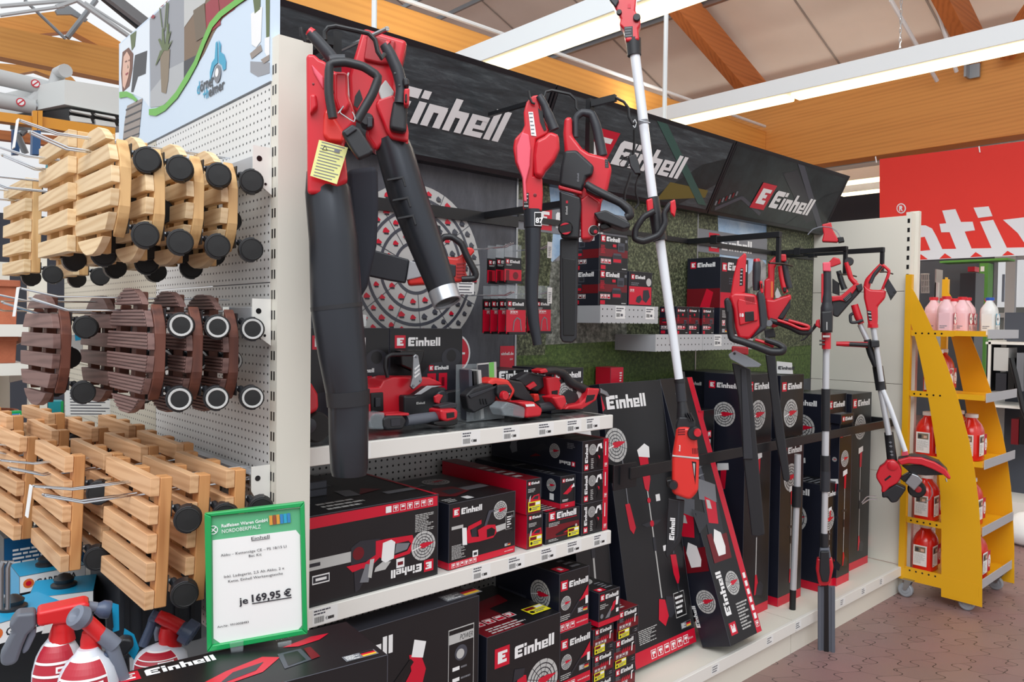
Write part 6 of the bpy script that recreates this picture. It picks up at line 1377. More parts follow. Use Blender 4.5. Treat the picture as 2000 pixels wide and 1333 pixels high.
# ---- 5: long reach pruner on the white pole
P = Plane(1270, 450, 1.66, (1180, 0, 2.667)); t = T('pole_pruner', 'long reach pruner on a tall white pole, red saw head low down', 'pruner', P, 200, 900)
slab(P, [(5,-70),(150,-70),(168,0),(162,55),(188,92),(190,130),(178,150),(184,208),(112,216),(100,150),(78,128),(86,98),(45,20)], -.03, .02, 'red_plastic', 'motor_handle', t, .01, 4)
slab(P, [(5,-40),(60,-40),(78,5),(60,38),(35,10)], .018, .03, 'black_plastic', 'grip_insert', t, .005)
knob(P, 78, 68, 14, 'ink_black', 'switch', t, .018, .012); knob(P, 170, 96, 19, 'dark_plastic', 'lock_knob', t, .018, .015)
slab(P, [(122,20),(138,20),(138,42),(122,42)], .02, .022, 'ink_red', 'marking', t, .0)
sticker(P, [(104,140),(148,136),(150,190),(106,196)], .021, 'ink_black', 'rating_label', t, (4, 'ink_midgrey'))
bar(P, [(152,205), (157,290)], [39,36], 'black_plastic', 'upper_collar', t, -.005, 20)
defm('white_pole', (226,230,236), .3, metal=.1)
bar(P, [(160,280), (205,640)], 25.5, 'white_pole', 'upper_tube', t, -.005, 20); bar(P, [(203,630), (255,1040)], 24.5, 'white_pole', 'middle_tube', t, -.005, 20)
bar(P, [(203,628), (206,648)], 27, 'ink_midgrey', 'tube_joint', t, -.005, 20)
bar(P, [(186,628),(240,640)], 3, 'chrome', 'clamp_wire', t, .03, 6)
bar(P, [(252,1030), (292,1255)], [32,36], 'black_plastic', 'handle_hub', t, -.005, 20)
slab(P, [(218,1040),(252,1030),(258,1100),(225,1112)], -.0, .045, 'red_plastic', 'clamp_lever', t, .006)
bar(P, [(262,1100),(205,1130),(162,1195),(160,1245),(205,1258),(285,1228),(318,1165),(312,1110),(345,1062),(362,1062)], [16,16,16,18,19,18,16,15,14,14], 'black_plastic', 'loop_handle', t, .05)
slab(P, [(340,1050),(370,1036),(376,1085),(368,1132),(345,1110)], .03, .06, 'red_plastic', 'loop_end', t, .006)
bar(P, [(290,1250), (390,1975)], [25,22], 'white_pole', 'lower_tube', t, -.005, 20)
P = Plane(1340, 900, 1.66, (1240, 730, 3.42))
bar(P, [(296,-10),(300,60)], [36,37], 'black_plastic', 'joint_sleeve', t, -.0, 20); bar(P, [(300,58),(312,185)], [33,35], 'dark_plastic', 'joint_sleeve', t, -.0, 20)
bar(P, [(312,180),(325,300)], [30,48], 'black_plastic', 'neck', t, .0, 16)
slab(P, [(290,290),(360,290),(405,320),(405,400),(275,400),(272,350)], -.03, .035, 'black_plastic', 'gear_cover', t, .008)
for k in range(3): slab(P, [(338+k*16,268),(344+k*16,268),(372+k*14,318),(364+k*14,318)], .0, .045, 'black_plastic', 'cooling_fin', t, .001)
slab(P, [(276,362),(356,358),(410,388),(430,600),(424,790),(372,850),(330,838),(246,806),(247,560),(266,440)], -.05, .05, 'orange_red_plastic', 'saw_housing', t, .014, 4)
slab(P, [(249,545),(428,562),(430,575),(249,556)], .03, .052, 'ink_lightgrey', 'silver_band', t, .002)
for k in range(3): slab(P, [(288,372+k*16),(334,370+k*16),(336,377+k*16),(286,380+k*16)], .05, .0515, 'ink_darkred', 'vent_slot', t, .0)
for k in range(4): slab(P, [(382+k*11,500),(388+k*11,500),(389+k*11,540),(384+k*11,535)], .05, .0515, 'ink_darkred', 'vent_slot', t, .0)
knob(P, 395, 395, 44, 'black_plastic', 'pivot_ring', t, .03, .035); knob(P, 418, 392, 25, 'red_plastic', 'pivot_knob', t, .06, .035)
knob(P, 258, 735, 30, 'black_plastic', 'oil_cap', t, .03, .04); slab(P, [(205,715),(250,705),(250,760),(215,765)], -.02, .04, 'ink_black', 'oil_filler', t, .006)
sticker(P, [(380,588),(410,592),(404,745)], .0515, 'ink_black', 'rating_label', t); sticker(P, [(388,600),(402,602),(398,690)], .0525, 'ink_lightgrey', 'label_print', t)
wordline(P, 303, 520, PI/2*.98, P.r(9), .0525, 'ink_white', 'lettering', t)
bs_ = slab(P, [(222,835),(332,850),(322,1010),(305,1125),(218,1240),(204,1215),(212,1000)], -.006, .012, 'black_plastic', 'bar_sheath', t, .004)
slab(P, [(290,850),(302,852),(290,1090),(262,1140),(258,1128),(280,1085)], .012, .014, 'dark_plastic', 'sheath_ridge', bs_, .0)
wordline(P, 262, 1115, PI/2*.965, P.r(33), .0135, 'ink_white', 'lettering', bs_)
# carrying strap
P = Plane(1240, 330, 1.72, (1180, 0, 2.667)); t = T('carrying_strap', 'black carrying strap with buckles dangling beside the white pole', 'strap', P, 155, 680)
def strap(pts, w_=9, off=0, nm='webbing'): return bar(P, pts, w_, 'rubber', nm, t, off, 8, flat=.3)
bar(P, [(150,640),(160,622),(168,640),(160,668),(150,655)], 3, 'chrome', 'snap_hook', t, 0, 6)
strap([(157,675),(158,740),(152,800),(150,840)]); strap([(150,815),(115,815),(78,850),(85,872),(135,865),(150,840)], 7, .005)
slab(P, [(125,815),(165,800),(185,860),(192,905),(160,905),(135,865)], -.01, .015, 'black_plastic', 'buckle', t, .004)
strap([(140,900),(125,950),(108,1000),(104,1040)]); strap([(188,900),(165,960),(165,1010),(180,1060),(160,1085)], 7)

# ---- 6: front hedge trimmer
P = Plane(1455, 600, 1.74, (1390, 470, 4.596)); t = T('hedge_trimmer', 'cordless red hedge trimmer with black loop guard and wide black sheath, nearer of two', 'hedge trimmer', P, 300, 600)
slab(P, [(232,168),(296,108),(314,128),(306,250),(300,470),(165,505),(192,330)], -.03, .02, 'red_plastic', 'rear_handle', t, .01, 3)
slab(P, [(150,500),(200,465),(300,470),(405,485),(425,560),(445,775),(345,890),(238,884),(206,780),(190,620)], -.05, .04, 'red_plastic', 'housing', t, .014, 4)
slab(P, [(402,470),(440,440),(478,500),(500,690),(492,795),(345,893),(432,770),(418,600)], -.05, .045, 'dark_plastic', 'grey_side', t, .01)
slab(P, [(228,560),(240,520),(410,560),(415,720),(250,765)], .038, .05, 'red_plastic', 'raised_panel', t, .006)
bar(P, [(405,185),(405,260),(402,340),(400,450)], [30,36,34,28], 'dark_plastic', 'grip', t, .01); bar(P, [(402,165),(405,192)], [26,31], 'red_plastic', 'grip_cap', t, .01)
slab(P, [(428,362),(455,360),(468,470),(440,478)], .0, .045, 'red_plastic', 'trigger_housing', t, .005); slab(P, [(440,385),(452,385),(456,430),(444,430)], .04, .05, 'ink_black', 'trigger', t, .002)
slab(P, [(296,642),(378,636),(382,722),(300,730)], .048, .054, 'ink_black', 'battery_contact', t, .002)
wordline(P, 252, 685, 0, P.r(30), .052, 'ink_white', 'voltage_mark', t, '18')
for k in range(7): slab(P, [(300+k*13,500),(305+k*13,500),(318+k*12,572),(312+k*12,572)], .04, .052, 'deep_red_plastic', 'vent_slot', t, .0)
sticker(P, [(258,250),(282,250),(280,405),(250,408)], .021, 'ink_black', 'instruction_label', t, (5, 'ink_lightgrey'))
slab(P, [(108,530),(150,505),(180,560),(195,740),(140,760),(120,640)], .0, .07, 'black_plastic', 'guard_mount', t, .01)
wordline(P, 160, 705, PI*.53, P.r(13), .072, 'ink_lightgrey', 'lettering', t)
bar(P, [(160,640),(160,780),(180,880),(270,905),(400,950),(530,1000),(630,1000),(650,965),(600,930),(480,890)], [26,30,32,32,34,36,34,30,26,22], 'black_plastic', 'loop_guard', t, .09, 16)
bar(P, [(390,890),(470,915),(555,955)], [12,14,12], 'red_plastic', 'safety_bar', t, .07)
slab(P, [(178,950),(330,960),(330,1030),(180,1010)], -.03, .04, 'red_plastic', 'blade_mount', t, .006)
defm('clear_grey', (150,154,164), .15, alpha=.55)
slab(P, [(148,1025),(210,985),(320,1040),(450,1115),(425,1140),(300,1140),(165,1065)], .0, .06, 'clear_grey', 'hand_shield', t, .004); knob(P, 205, 1015, 12, 'ink_black', 'screw_recess', t, .061, .001, 10)
P2 = Plane(1460, 850, 1.74, (1400, 660, 2.9))
sh = slab(P2, [(84,143),(118,150),(192,180),(206,380),(236,700),(272,1118),(238,1128),(196,1124),(150,690),(120,330)], -.02, .02, 'black_plastic', 'blade_sheath', t, .006)
slab(P2, [(135,175),(165,182),(185,420),(205,690),(150,690),(145,520)], .02, .028, 'dark_plastic', 'sheath_ridge', sh, .004)
# ---- 7: rear hedge trimmer
P = Plane(1530, 600, 1.88, (1390, 470, 4.596)); t = T('hedge_trimmer', 'red hedge trimmer with red and black ring guard, hanging just behind its neighbour', 'hedge trimmer', P, 580, 500)
slab(P, [(502,205),(556,150),(600,128),(604,190),(566,240),(558,525),(500,560),(470,520),(472,352),(506,338)], -.03, .02, 'red_plastic', 'rear_handle', t, .01)
slab(P, [(480,525),(560,530),(640,500),(712,478),(716,520),(662,690),(600,770),(540,790),(496,680)], -.04, .03, 'red_plastic', 'housing', t, .012)
slab(P, [(590,700),(712,520),(706,600),(640,712)], .02, .045, 'black_plastic', 'side_grip', t, .006)
bar(P, [(648,180),(662,280),(690,400),(700,430)], [28,30,30,28], 'dark_plastic', 'grip', t, .0); bar(P, [(612,230),(625,330),(650,440),(668,470)], [18,20,22,24], 'red_plastic', 'grip_rail', t, .02)
slab(P, [(605,122),(668,122),(672,185),(630,190),(605,165)], -.02, .035, 'red_plastic', 'grip_cap', t, .006); slab(P, [(640,420),(672,420),(672,462),(640,462)], .03, .05, 'ink_black', 'trigger', t, .003)
sticker(P, [(532,368),(550,368),(550,512),(532,512)], .021, 'ink_orange', 'orange_label', t)
slab(P, [(568,470),(590,420),(625,500),(600,520),(572,520)], -.01, .02, 'ink_lightgrey', 'metal_latch', t, .003)
bar(P, [(520,715),(600,740),(700,775),(800,825),(870,825),(885,795),(840,765),(740,735),(650,712)], [22,24,26,28,28,26,22,20,18], 'black_plastic', 'ring_guard', t, .06, 14)
bar(P, [(590,715),(700,750),(800,795),(870,795),(872,770),(790,745),(690,718)], 13, 'red_plastic', 'ring_top', t, .085)
slab(P, [(470,800),(560,790),(575,870),(480,880)], -.02, .02, 'black_plastic', 'blade_mount', t, .006); knob(P, 515, 745, 30, 'ink_midgrey', 'pivot', t, .06, .02)
P2 = Plane(1515, 800, 1.82, (1400, 660, 2.9))
slab(P2, [(274,95),(332,95),(350,300),(392,600),(416,800),(400,822),(375,805),(330,560),(300,300)], -.015, .018, 'black_plastic', 'blade_sheath', t, .006)

# ---- 8: long pole hedge trimmer, blade at the floor
P = Plane(1613, 700, 1.73, (1580, 400, 4.167)); t = T('pole_hedge_trimmer', 'tall pole hedge trimmer in front of the shelf, grey blade reaching down past the base', 'hedge trimmer', P, 142, 800)
slab(P, [(110,470),(176,466),(178,545),(112,542)], -.02, .025, 'pink_red', 'end_cap', t, .006)
bar(P, [(148,540),(148,700),(146,790),(146,850),(142,1040)], [30,32,38,48,46], 'dark_plastic', 'grip', t, .0, 18)
slab(P, [(100,560),(120,560),(120,800),(100,800)], -.03, .01, 'red_plastic', 'rear_rail', t, .004)
slab(P, [(95,870),(190,860),(192,1040),(98,1044)], -.03, .052, 'black_plastic', 'battery_case', t, .01); sticker(P, [(142,955),(150,955),(150,1020),(142,1020)], .053, 'ink_lightgrey', 'white_mark', t)
slab(P, [(88,930),(92,1010),(50,985),(60,940)], -.03, .02, 'red_plastic', 'hook_lug', t, .005); bar(P, [(60,975),(20,1035),(-30,1090),(-68,1110)], [16,9,7,6], 'black_plastic', 'side_strut', t, -.02, 8)
bar(P, [(142,1042),(142,1175)], [36,34], 'red_plastic', 'pole_clamp', t, .0, 18); slab(P, [(112,1065),(172,1065),(170,1082),(112,1082)], .02, .045, 'ink_lightgrey', 'white_band', t, .002)
for y in (1108, 1138): bar(P, [(84,y),(130,y)], 7, 'ink_black', 'clamp_bolt', t, .03, 8)
P = Plane(1613, 900, 1.73)
defm('pole_grey', (206,208,212), .3, metal=.35)
for (y0, y1, r_, m_, nm, x0, x1) in ((678,762,6.4,'pole_grey','tube',1614,1613), (760,842,8.2,'black_plastic','sleeve',1613,1612.5), (840,892,6.8,'pole_grey','tube',1612.5,1612), (890,923,9,'black_plastic','coupling',1612,1612), (921,960,9.4,'dark_plastic','coupling',1612,1611.5), (958,1044,6,'pole_grey','tube',1611.5,1610), (1042,1076,8,'black_plastic','sleeve',1610,1610)):
    bar(P, [(x0,y0),(x1,y1)], r_, m_, nm, t, 0, 18)
slab(P, [(1601,1072),(1620,1072),(1623,1092),(1599,1092)], -.02, .03, 'grey_plastic', 'tilt_joint', t, .006)
slab(P, [(1595,1092),(1625,1092),(1628,1110),(1622,1140),(1616,1146),(1603,1146),(1598,1140),(1593,1112)], -.03, .02, 'red_plastic', 'gear_housing', t, .01); slab(P, [(1602,1078),(1619,1078),(1621,1120),(1618,1138),(1605,1138),(1600,1118)], .01, .045, 'black_plastic', 'gear_cover', t, .006)
slab(P, [(1597,1146),(1631,1146),(1631,1336),(1597,1334)], -.012, .0, 'grey_plastic', 'blade', t, .002)
slab(P, [(1610,1140),(1618,1140),(1619,1330),(1609,1330)], .0, .01, 'ink_black', 'blade_rail', t, .002)
for x in (1598, 1624): slab(P, [(x,1148),(x+6,1148),(x+6,1332),(x,1332)], .0, .006, 'grey_plastic', 'blade_edge', t, .001)
# ---- lone spare pole
P = Plane(1552, 1000, 1.875); t = T('extension_pole', 'spare white pole standing on the base shelf below the rail', 'pole', P, 1548, 1190)
bar(P, [(1558,888),(1557,950)], 6.5, 'pole_grey', 'tube', t, 0, 18); bar(P, [(1557,950),(1556,990)], 9.5, 'black_plastic', 'coupling', t, 0, 18); bar(P, [(1555.5,988),(1549,1152)], 6.2, 'pole_grey', 'tube', t, 0, 18); bar(P, [(1549,1150),(1547.5,1196)], 6, 'rubber', 'rubber_end', t, 0, 18)

# ---- 10 and 11: the two strimmers at the right end
P = Plane(1650, 600, 1.90, (1580, 400, 4.167)); t = T('grass_trimmer', 'red and black strimmer hanging from the middle arm with its guard above the arm', 'grass trimmer', P, 330, 640)
slab(P, [(104,160),(180,142),(192,200),(242,288),(232,306),(104,300),(118,240)], -.03, .03, 'red_plastic', 'spool_guard', t, .008); bar(P, [(-10,245),(30,200),(100,178),(180,185),(230,220),(255,265)], 5, 'clear_grey', 'guard_wire', t, .03, 6)
slab(P, [(232,265),(280,262),(290,300),(240,310)], -.02, .03, 'ink_black', 'motor_cap', t, .004)
slab(P, [(150,480),(200,425),(250,440),(262,480),(180,510)], -.02, .02, 'red_plastic', 'rear_grip', t, .006)
bar(P, [(240,540),(270,640),(290,690)], [20,22,24], 'black_plastic', 'inner_grip', t, .0); bar(P, [(305,470),(340,600),(380,640)], [20,20,22], 'red_plastic', 'outer_grip', t, .02)
knob(P, 325, 465, 36, 'black_plastic', 'dial', t, .0, .03)
slab(P, [(178,760),(268,742),(398,640),(440,690),(320,820),(235,918),(195,905)], -.03, .02, 'black_plastic', 'battery', t, .008); slab(P, [(180,745),(262,740),(392,628),(415,650),(300,790),(250,780),(185,790)], .0, .035, 'red_plastic', 'housing', t, .006)
sticker(P, [(275,770),(340,710),(358,735),(300,795)], .036, 'ink_black', 'rating_label', t, (3, 'ink_midgrey')); slab(P, [(380,660),(430,640),(440,690),(400,710)], .0, .045, 'black_plastic', 'end_cap', t, .005)
slab(P, [(190,600),(248,640),(250,740),(190,720)], -.03, -.01, 'ink_black', 'loop_inner', t, .003)
bar(P, [(370,815),(395,900),(425,970)], [28,30,24], 'red_plastic', 'joint', t, .0, 16); bar(P, [(440,940),(380,960),(340,960),(335,900),(360,885)], 12, 'dark_plastic', 'second_handle', t, .03)
bar(P, [(415,975),(482,1115)], 22, 'pole_grey', 'tube', t, -.01, 16); bar(P, [(475,1100),(500,1200),(545,1320)], [28,28,22], 'black_plastic', 'sleeve', t, -.01, 16)
P = Plane(1715, 700, 1.74, (1580, 400, 4.167)); t = T('grass_trimmer', 'red strimmer with open loop handle, its head in front of the yellow cart', 'grass trimmer', P, 520, 800)
bar(P, [(592,492),(540,550),(480,620),(468,680)], [20,24,26,26], 'red_plastic', 'loop_handle', t, .0); bar(P, [(590,500),(530,570),(500,640)], 14, 'dark_plastic', 'grip_insert', t, .02); bar(P, [(598,490),(655,538),(640,590),(600,690)], 12, 'red_plastic', 'loop_back', t, .0)
bar(P, [(505,705),(560,712),(600,700)], 14, 'red_plastic', 'loop_base', t, .0)
slab(P, [(444,650),(500,690),(632,698),(622,760),(560,830),(562,915),(556,1000),(482,1000),(468,860),(446,760)], -.03, .02, 'red_plastic', 'housing', t, .012, 4)
sticker(P, [(472,862),(506,866),(512,945),(490,945)], .021, 'ink_black', 'rating_label', t, (3, 'ink_lightgrey')); bar(P, [(520,975),(520,1003)], 40, 'red_plastic', 'collar', t, 0, 16)
sticker(P, [(645,600),(716,712),(665,782),(615,665)], .03, 'ink_black', 'hang_tag', t, (6, 'ink_slate'))
bar(P, [(524,1000),(552,1180),(590,1440)], [23,22,21], 'pole_grey', 'upper_tube', t, 0, 16)
bar(P, [(222,1133),(330,1136),(478,1142)], [18,22,24], 'red_plastic', 'front_handle', t, .02); bar(P, [(330,1136),(480,1142)], 17, 'black_plastic', 'handle_grip', t, .035); slab(P, [(500,1105),(572,1105),(575,1160),(505,1165)], -.02, .035, 'black_plastic', 'handle_clamp', t, .006)
P = Plane(1720, 850, 1.74)
bar(P, [(1714,716),(1721,762)], 9.5, 'black_plastic', 'joint_sleeve', t, 0, 16); bar(P, [(1720,760),(1736,850)], 5.6, 'pole_grey', 'lower_tube', t, 0, 14); bar(P, [(1724,762),(1740,800),(1768,882)], 4.6, 'white_pole', 'guard_tube', t, .012, 14)
P = Plane(1760, 920, 1.66, (1700, 820, 7.406))
bar(P, [(265,185),(315,595)], [62,68], 'black_plastic', 'neck_sleeve', t, 0, 18)
for y, x in ((330,290), (385,296), (465,305), (510,312)): slab(P, [(x-28,y),(x,y-16),(x+24,y+4),(x+2,y+22)], .034, .038, 'ink_midgrey', 'sleeve_ornament', t, .001)
slab(P, [(455,440),(530,430),(555,520),(450,530)], -.01, .02, 'pink_red', 'guard_collar', t, .003)
slab(P, [(82,800),(130,690),(200,640),(232,592),(330,580),(415,640),(455,740),(445,860),(385,930),(280,985),(210,1060),(155,1060),(162,980),(84,850)], -.02, .05, 'red_plastic', 'motor_head', t, .012, 4)
knob(P, 320, 665, 70, 'red_plastic', 'head_pivot', t, .045, .012); sticker(P, [(200,870),(280,805),(305,825),(215,892)], .051, 'ink_black', 'rating_label', t)
slab(P, [(160,1065),(370,930),(520,1000),(500,1040),(385,1200),(300,1212),(240,1130),(172,1142)], -.03, .05, 'black_plastic', 'spool_housing', t, .01)
slab(P, [(385,590),(560,545),(740,555),(930,620),(1090,720),(1170,850),(1135,872),(1050,800),(900,722),(740,662),(560,640),(440,662)], -.05, .06, 'red_plastic', 'guard_rim', t, .01, 3)
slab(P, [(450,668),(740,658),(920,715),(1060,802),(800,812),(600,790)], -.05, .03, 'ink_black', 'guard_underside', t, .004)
slab(P, [(400,570),(600,520),(800,540),(1000,620),(1120,740),(1090,722),(930,622),(740,557),(560,547)], -.06, .03, 'dark_plastic', 'guard_back', t, .003)
knob(P, 670, 1000, 120, 'ink_black', 'edging_wheel', t, .0, .03, 26); knob(P, 690, 1010, 45, 'deep_red_plastic', 'wheel_hub', t, .03, .004)
slab(P, [(495,915),(600,778),(700,818),(762,890),(635,1035)], .03, .06, 'steel', 'wheel_cover', t, .006); slab(P, [(420,850),(560,770),(600,780),(495,915)], .0, .06, 'ink_black', 'wheel_arm', t, .006)
bar(P, [(830,900),(880,980),(900,1080),(850,1170),(760,1200),(690,1195)], 5, 'ink_midgrey', 'cutting_line', t, .03, 6); bar(P, [(1090,850),(1105,900)], 10, 'chrome', 'line_cutter', t, .0, 6)

# three square arms reaching forward from the back panel
def arm(px_, py_, Y, zt, lab, x_side=0):
    p = onY(px_, py_, Y); t = thing('square_hanger', lab, 'hanger', (p.x, Y, p.z), 'square black arms over the hedge trimmers')
    MB().box((p.x-.014, Y, p.z-.014), (p.x+.014, 2.378, p.z+.014), 'black_metal').build('arm_bar', t, smooth=0, bevel=.002)
    MB().box((p.x-.02, 2.2, p.z-.022), (p.x+.02, 2.24, p.z+.022), 'black_metal').build('coupling', t, smooth=0, bevel=.002)
    MB().box((p.x-.01, Y, p.z-zt), (p.x+.01, Y+.02, p.z-.014), 'black_metal').build('drop', t, smooth=0, bevel=.002)
    mb = MB(); mb.tube([(p.x-.12, Y-.01, p.z-zt+.0), (p.x, Y-.012, p.z-zt+.004), (p.x+.1, Y-.01, p.z-zt-.002)], .0045, 'black_metal', 8); mb.build('cross_wire', t)
arm(1525, 458, 1.86, .145, 'left of the three square black arms, over the hedge trimmers'); arm(1655, 486, 1.93, .15, 'middle square black arm carrying the black and red strimmer'); arm(1727, 488, 1.80, .13, 'right square black arm carrying the open-handled strimmer')

# ---- hedge cutter hanging behind the metal nozzle
P = Plane(820, 500, 2.18, (700, 380, 4.167)); t = T('chainsaw', 'orange-red electric chainsaw in a grey bar cover, behind the big black nozzle', 'chainsaw', P, 700, 600)
slab(P, [(15,485),(50,430),(415,530),(400,640),(382,722),(250,700),(40,655),(20,600)], -.02, .03, 'dark_plastic', 'bar_cover', t, .006)
for x, y in ((55,455),(98,462),(102,612),(60,640)): knob(P, x, y, 6, 'ink_black', 'cover_hole', t, .03, .001, 8)
slab(P, [(395,640),(560,640),(700,500),(800,512),(870,470),(880,520),(872,640),(905,680),(830,712),(400,742)], -.05, .04, 'orange_red_plastic', 'housing', t, .012)
slab(P, [(880,430),(925,432),(950,462),(905,510),(885,490)], -.02, .05, 'orange_red_plastic', 'handle_lug', t, .006)
for k in range(5): slab(P, [(800,560+k*26),(870,555+k*28),(875,565+k*28),(802,572+k*26)], .04, .045, 'deep_red_plastic', 'vent_slot', t, .0)
slab(P, [(715,562),(795,575),(792,668),(725,672)], .038, .05, 'ink_charcoal', 'motor_grille', t, .003)
bar(P, [(665,380),(700,345),(760,345),(840,400),(880,500),(955,640),(950,685),(840,690)], [24,26,26,28,28,28,26,24], 'black_plastic', 'wrap_handle', t, .07)
slab(P, [(415,535),(600,600),(600,650),(390,700)], -.02, .045, 'grey_metal', 'bar_guard', t, .004)
slab(P, [(625,245),(668,255),(668,420),(640,430)], -.02, .0, 'black_metal', 'hanging_strap', t, .002)
P = Plane(910, 565, 2.3, (700, 380, 4.167)); t = T('hanging_card', 'white price card hanging below the orange-red chainsaw', 'card', P, 870, 715); sticker(P, [(805,715),(942,718),(940,816),(803,812)], .0, 'paper', 'card', t, (4, 'ink_slate'))
MB().tube([P(870,715,-.002), P(870,700,-.01), (P(870,700).x, GY1, P(870,700).z)], .002, 'chrome', 6).build('card_wire', t)
P = Plane(705, 610, 2.34); t = T('hanging_card', 'small white card half hidden by the big blower tube', 'card', P, 709, 615); sticker(P, [(705,614),(716,616),(715,638),(705,637)], 0, 'paper', 'card', t)
MB().tube([P(710,615,-.002), (P(710,615).x, GY1, P(710,612).z)], .002, 'chrome', 6).build('card_wire', t)

# ============================================================ TOOLS LYING ON THE UPPER SHELF
def shelfplane(bx, by, zoom=(700, 700, 4)):
    """plane through the point where the tool touches the shelf"""
    p = onZ(zoom[0]+bx/zoom[2], zoom[1]+by/zoom[2], S1+.001); q_ = proj(p); P_ = Plane(q_[0], q_[1], p.y, zoom)
    return Plane(q_[0], q_[1], p.y, zoom, turn=-PI/2-math.atan2(P_.n.y, P_.n.x))
P = Plane(765, 811, 2.10, (700, 700, 4)); P = Plane(765, 811, 2.10, (700, 700, 4), turn=-PI/2-math.atan2(P.n.y, P.n.x)); t = T('chainsaw', 'red and black cordless chainsaw with silver front guard lying on the upper shelf', 'chainsaw', P, 400, 430)
slab(P, [(62,232),(170,225),(200,172),(280,148),(420,150),(560,150),(650,190),(662,215),(540,220),(440,295),(362,295),(358,470),(180,486),(66,496)], -.08, .02, 'red_plastic', 'housing', t, .016, 4)
slab(P, [(96,272),(196,266),(200,415),(102,424)], .018, .024, 'ink_black', 'battery_bay', t, .004); slab(P, [(135,310),(175,310),(175,380),(135,385)], .024, .03, 'dark_plastic', 'battery_contact', t, .002)
slab(P, [(357,292),(440,292),(540,218),(690,232),(692,290),(650,420),(360,466)], .0, .05, 'black_plastic', 'side_cover', t, .008); slab(P, [(440,288),(540,216),(660,216),(575,232),(490,285)], .048, .054, 'grey_metal', 'grey_flash', t, .002)
wordline(P, 452, 362, .07, P.r(18), .052, 'ink_lightgrey', 'lettering', t)
knob(P, 632, 310, 62, 'ink_charcoal', 'tension_ring', t, .045, .02, 26); knob(P, 632, 315, 42, 'black_plastic', 'tension_knob', t, .06, .022); slab(P, [(595,300),(630,280),(668,290),(640,340),(640,360),(600,350)], .08, .09, 'red_plastic', 'knob_wing', t, .004)
gp = slab(P, [(430,-12),(450,-32),(470,-22),(480,40),(502,170),(492,195),(430,247),(407,222),(425,150)], .05, .06, 'steel', 'front_guard', t, .003)
for x, y in ((450,-10),(428,215),(485,178)): knob(P, x, y, 10, 'ink_midgrey', 'rivet', gp, .06, .003, 12)
for k in range(3): slab(P, [(438,85+k*30),(478,50+k*32),(480,60+k*32),(440,97+k*30)], .06, .062, 'ink_white', 'guard_slot', gp, .0)
bar(P, [(228,150),(208,70),(215,-5),(255,-28),(340,-30),(435,-30)], 15, 'black_plastic', 'top_handle', t, .03); slab(P, [(330,-60),(520,-62),(515,-20),(480,120),(340,60)], -.1, -.06, 'ink_black', 'rear_guard', t, .006)
slab(P, [(690,268),(900,228),(1000,205),(960,260),(860,380),(780,405),(700,400)], -.02, .012, 'black_plastic', 'bar_sheath', t, .005)
P = shelfplane(400, 568); t = T('grass_shear', 'grey-handled cordless grass shear with clear blade cover, front left on the upper shelf', 'grass shear', P, 450, 520)
defm('clear_cover', (170,180,186), .12, alpha=.4)
slab(P, [(80,500),(118,432),(210,424),(205,560),(90,556)], -.03, .03, 'clear_cover', 'blade_cover', t, .006)
slab(P, [(192,470),(240,452),(355,450),(382,492),(350,560),(222,567),(196,540)], -.04, .035, 'black_plastic', 'switch_head', t, .012, 4); slab(P, [(255,480),(330,476),(330,530),(258,534)], .034, .037, 'ink_charcoal', 'switch_plate', t, .001)
slab(P, [(215,440),(400,428),(400,450),(215,458)], -.04, .02, 'red_plastic', 'top_trim', t, .004)
bar(P, [(370,490),(450,478),(620,455),(650,452)], [42,44,42,38], 'grey_plastic', 'grip', t, 0, 18)
slab(P, [(600,500),(780,470),(778,515),(740,528),(620,530),(590,515)], -.04, .03, 'ink_black', 'foot', t, .006); slab(P, [(640,402),(775,394),(784,420),(780,478),(700,498),(655,490)], -.035, .035, 'red_plastic', 'battery_end', t, .01); slab(P, [(690,430),(750,422),(752,462),(692,472)], .034, .037, 'ink_black', 'end_recess', t, .001)
slab(P, [(630,375),(730,350),(780,352),(770,392),(640,400)], -.03, .01, 'dark_plastic', 'guide', t, .004)
P = shelfplane(1060, 475); t = T('pruning_saw', 'black bladed pruning saw with red button propped on a stand, middle of the upper shelf', 'saw', P, 1060, 470)
slab(P, [(842,292),(905,232),(1080,180),(1102,205),(1068,352),(905,432),(862,400)], -.01, .03, 'black_plastic', 'blade_cover', t, .007); slab(P, [(860,290),(1080,215),(1075,235),(880,315)], .03, .035, 'dark_plastic', 'cover_ridge', t, .002)
for k in range(3): slab(P, [(950+k*22,320),(958+k*22,318),(968+k*22,360),(960+k*22,362)], .03, .033, 'ink_black', 'cover_slot', t, .0)
slab(P, [(1010,190),(1062,150),(1180,168),(1238,252),(1195,338),(1115,355),(1075,300)], -.04, .03, 'orange_red_plastic', 'housing', t, .012); slab(P, [(1090,210),(1175,205),(1210,255),(1175,325),(1115,330),(1085,280)], .028, .045, 'black_plastic', 'gear_cover', t, .006)
knob(P, 1122, 290, 36, 'red_plastic', 'release_button', t, .04, .02); wordline(P, 1150, 285, .1, P.r(10), .046, 'ink_lightgrey', 'lettering', t)
slab(P, [(1180,168),(1285,185),(1330,255),(1385,330),(1365,352),(1300,340),(1225,310),(1200,260)], -.045, .025, 'black_plastic', 'grip', t, .014, 4)
slab(P, [(1000,352),(1122,342),(1122,472),(1004,470)], -.03, -.005, 'ink_black', 'stand', t, .002)
P = shelfplane(1330, 472); t = T('grass_shear', 'red and grey cordless grass shear with clear cover at the shelf front, right of centre', 'grass shear', P, 1350, 450)
slab(P, [(1112,392),(1168,342),(1312,382),(1302,472),(1140,452)], -.035, .03, 'clear_cover', 'blade_cover', t, .006); slab(P, [(1245,345),(1375,338),(1446,398),(1432,458),(1312,472),(1318,390)], -.035, .04, 'red_plastic', 'head', t, .01)
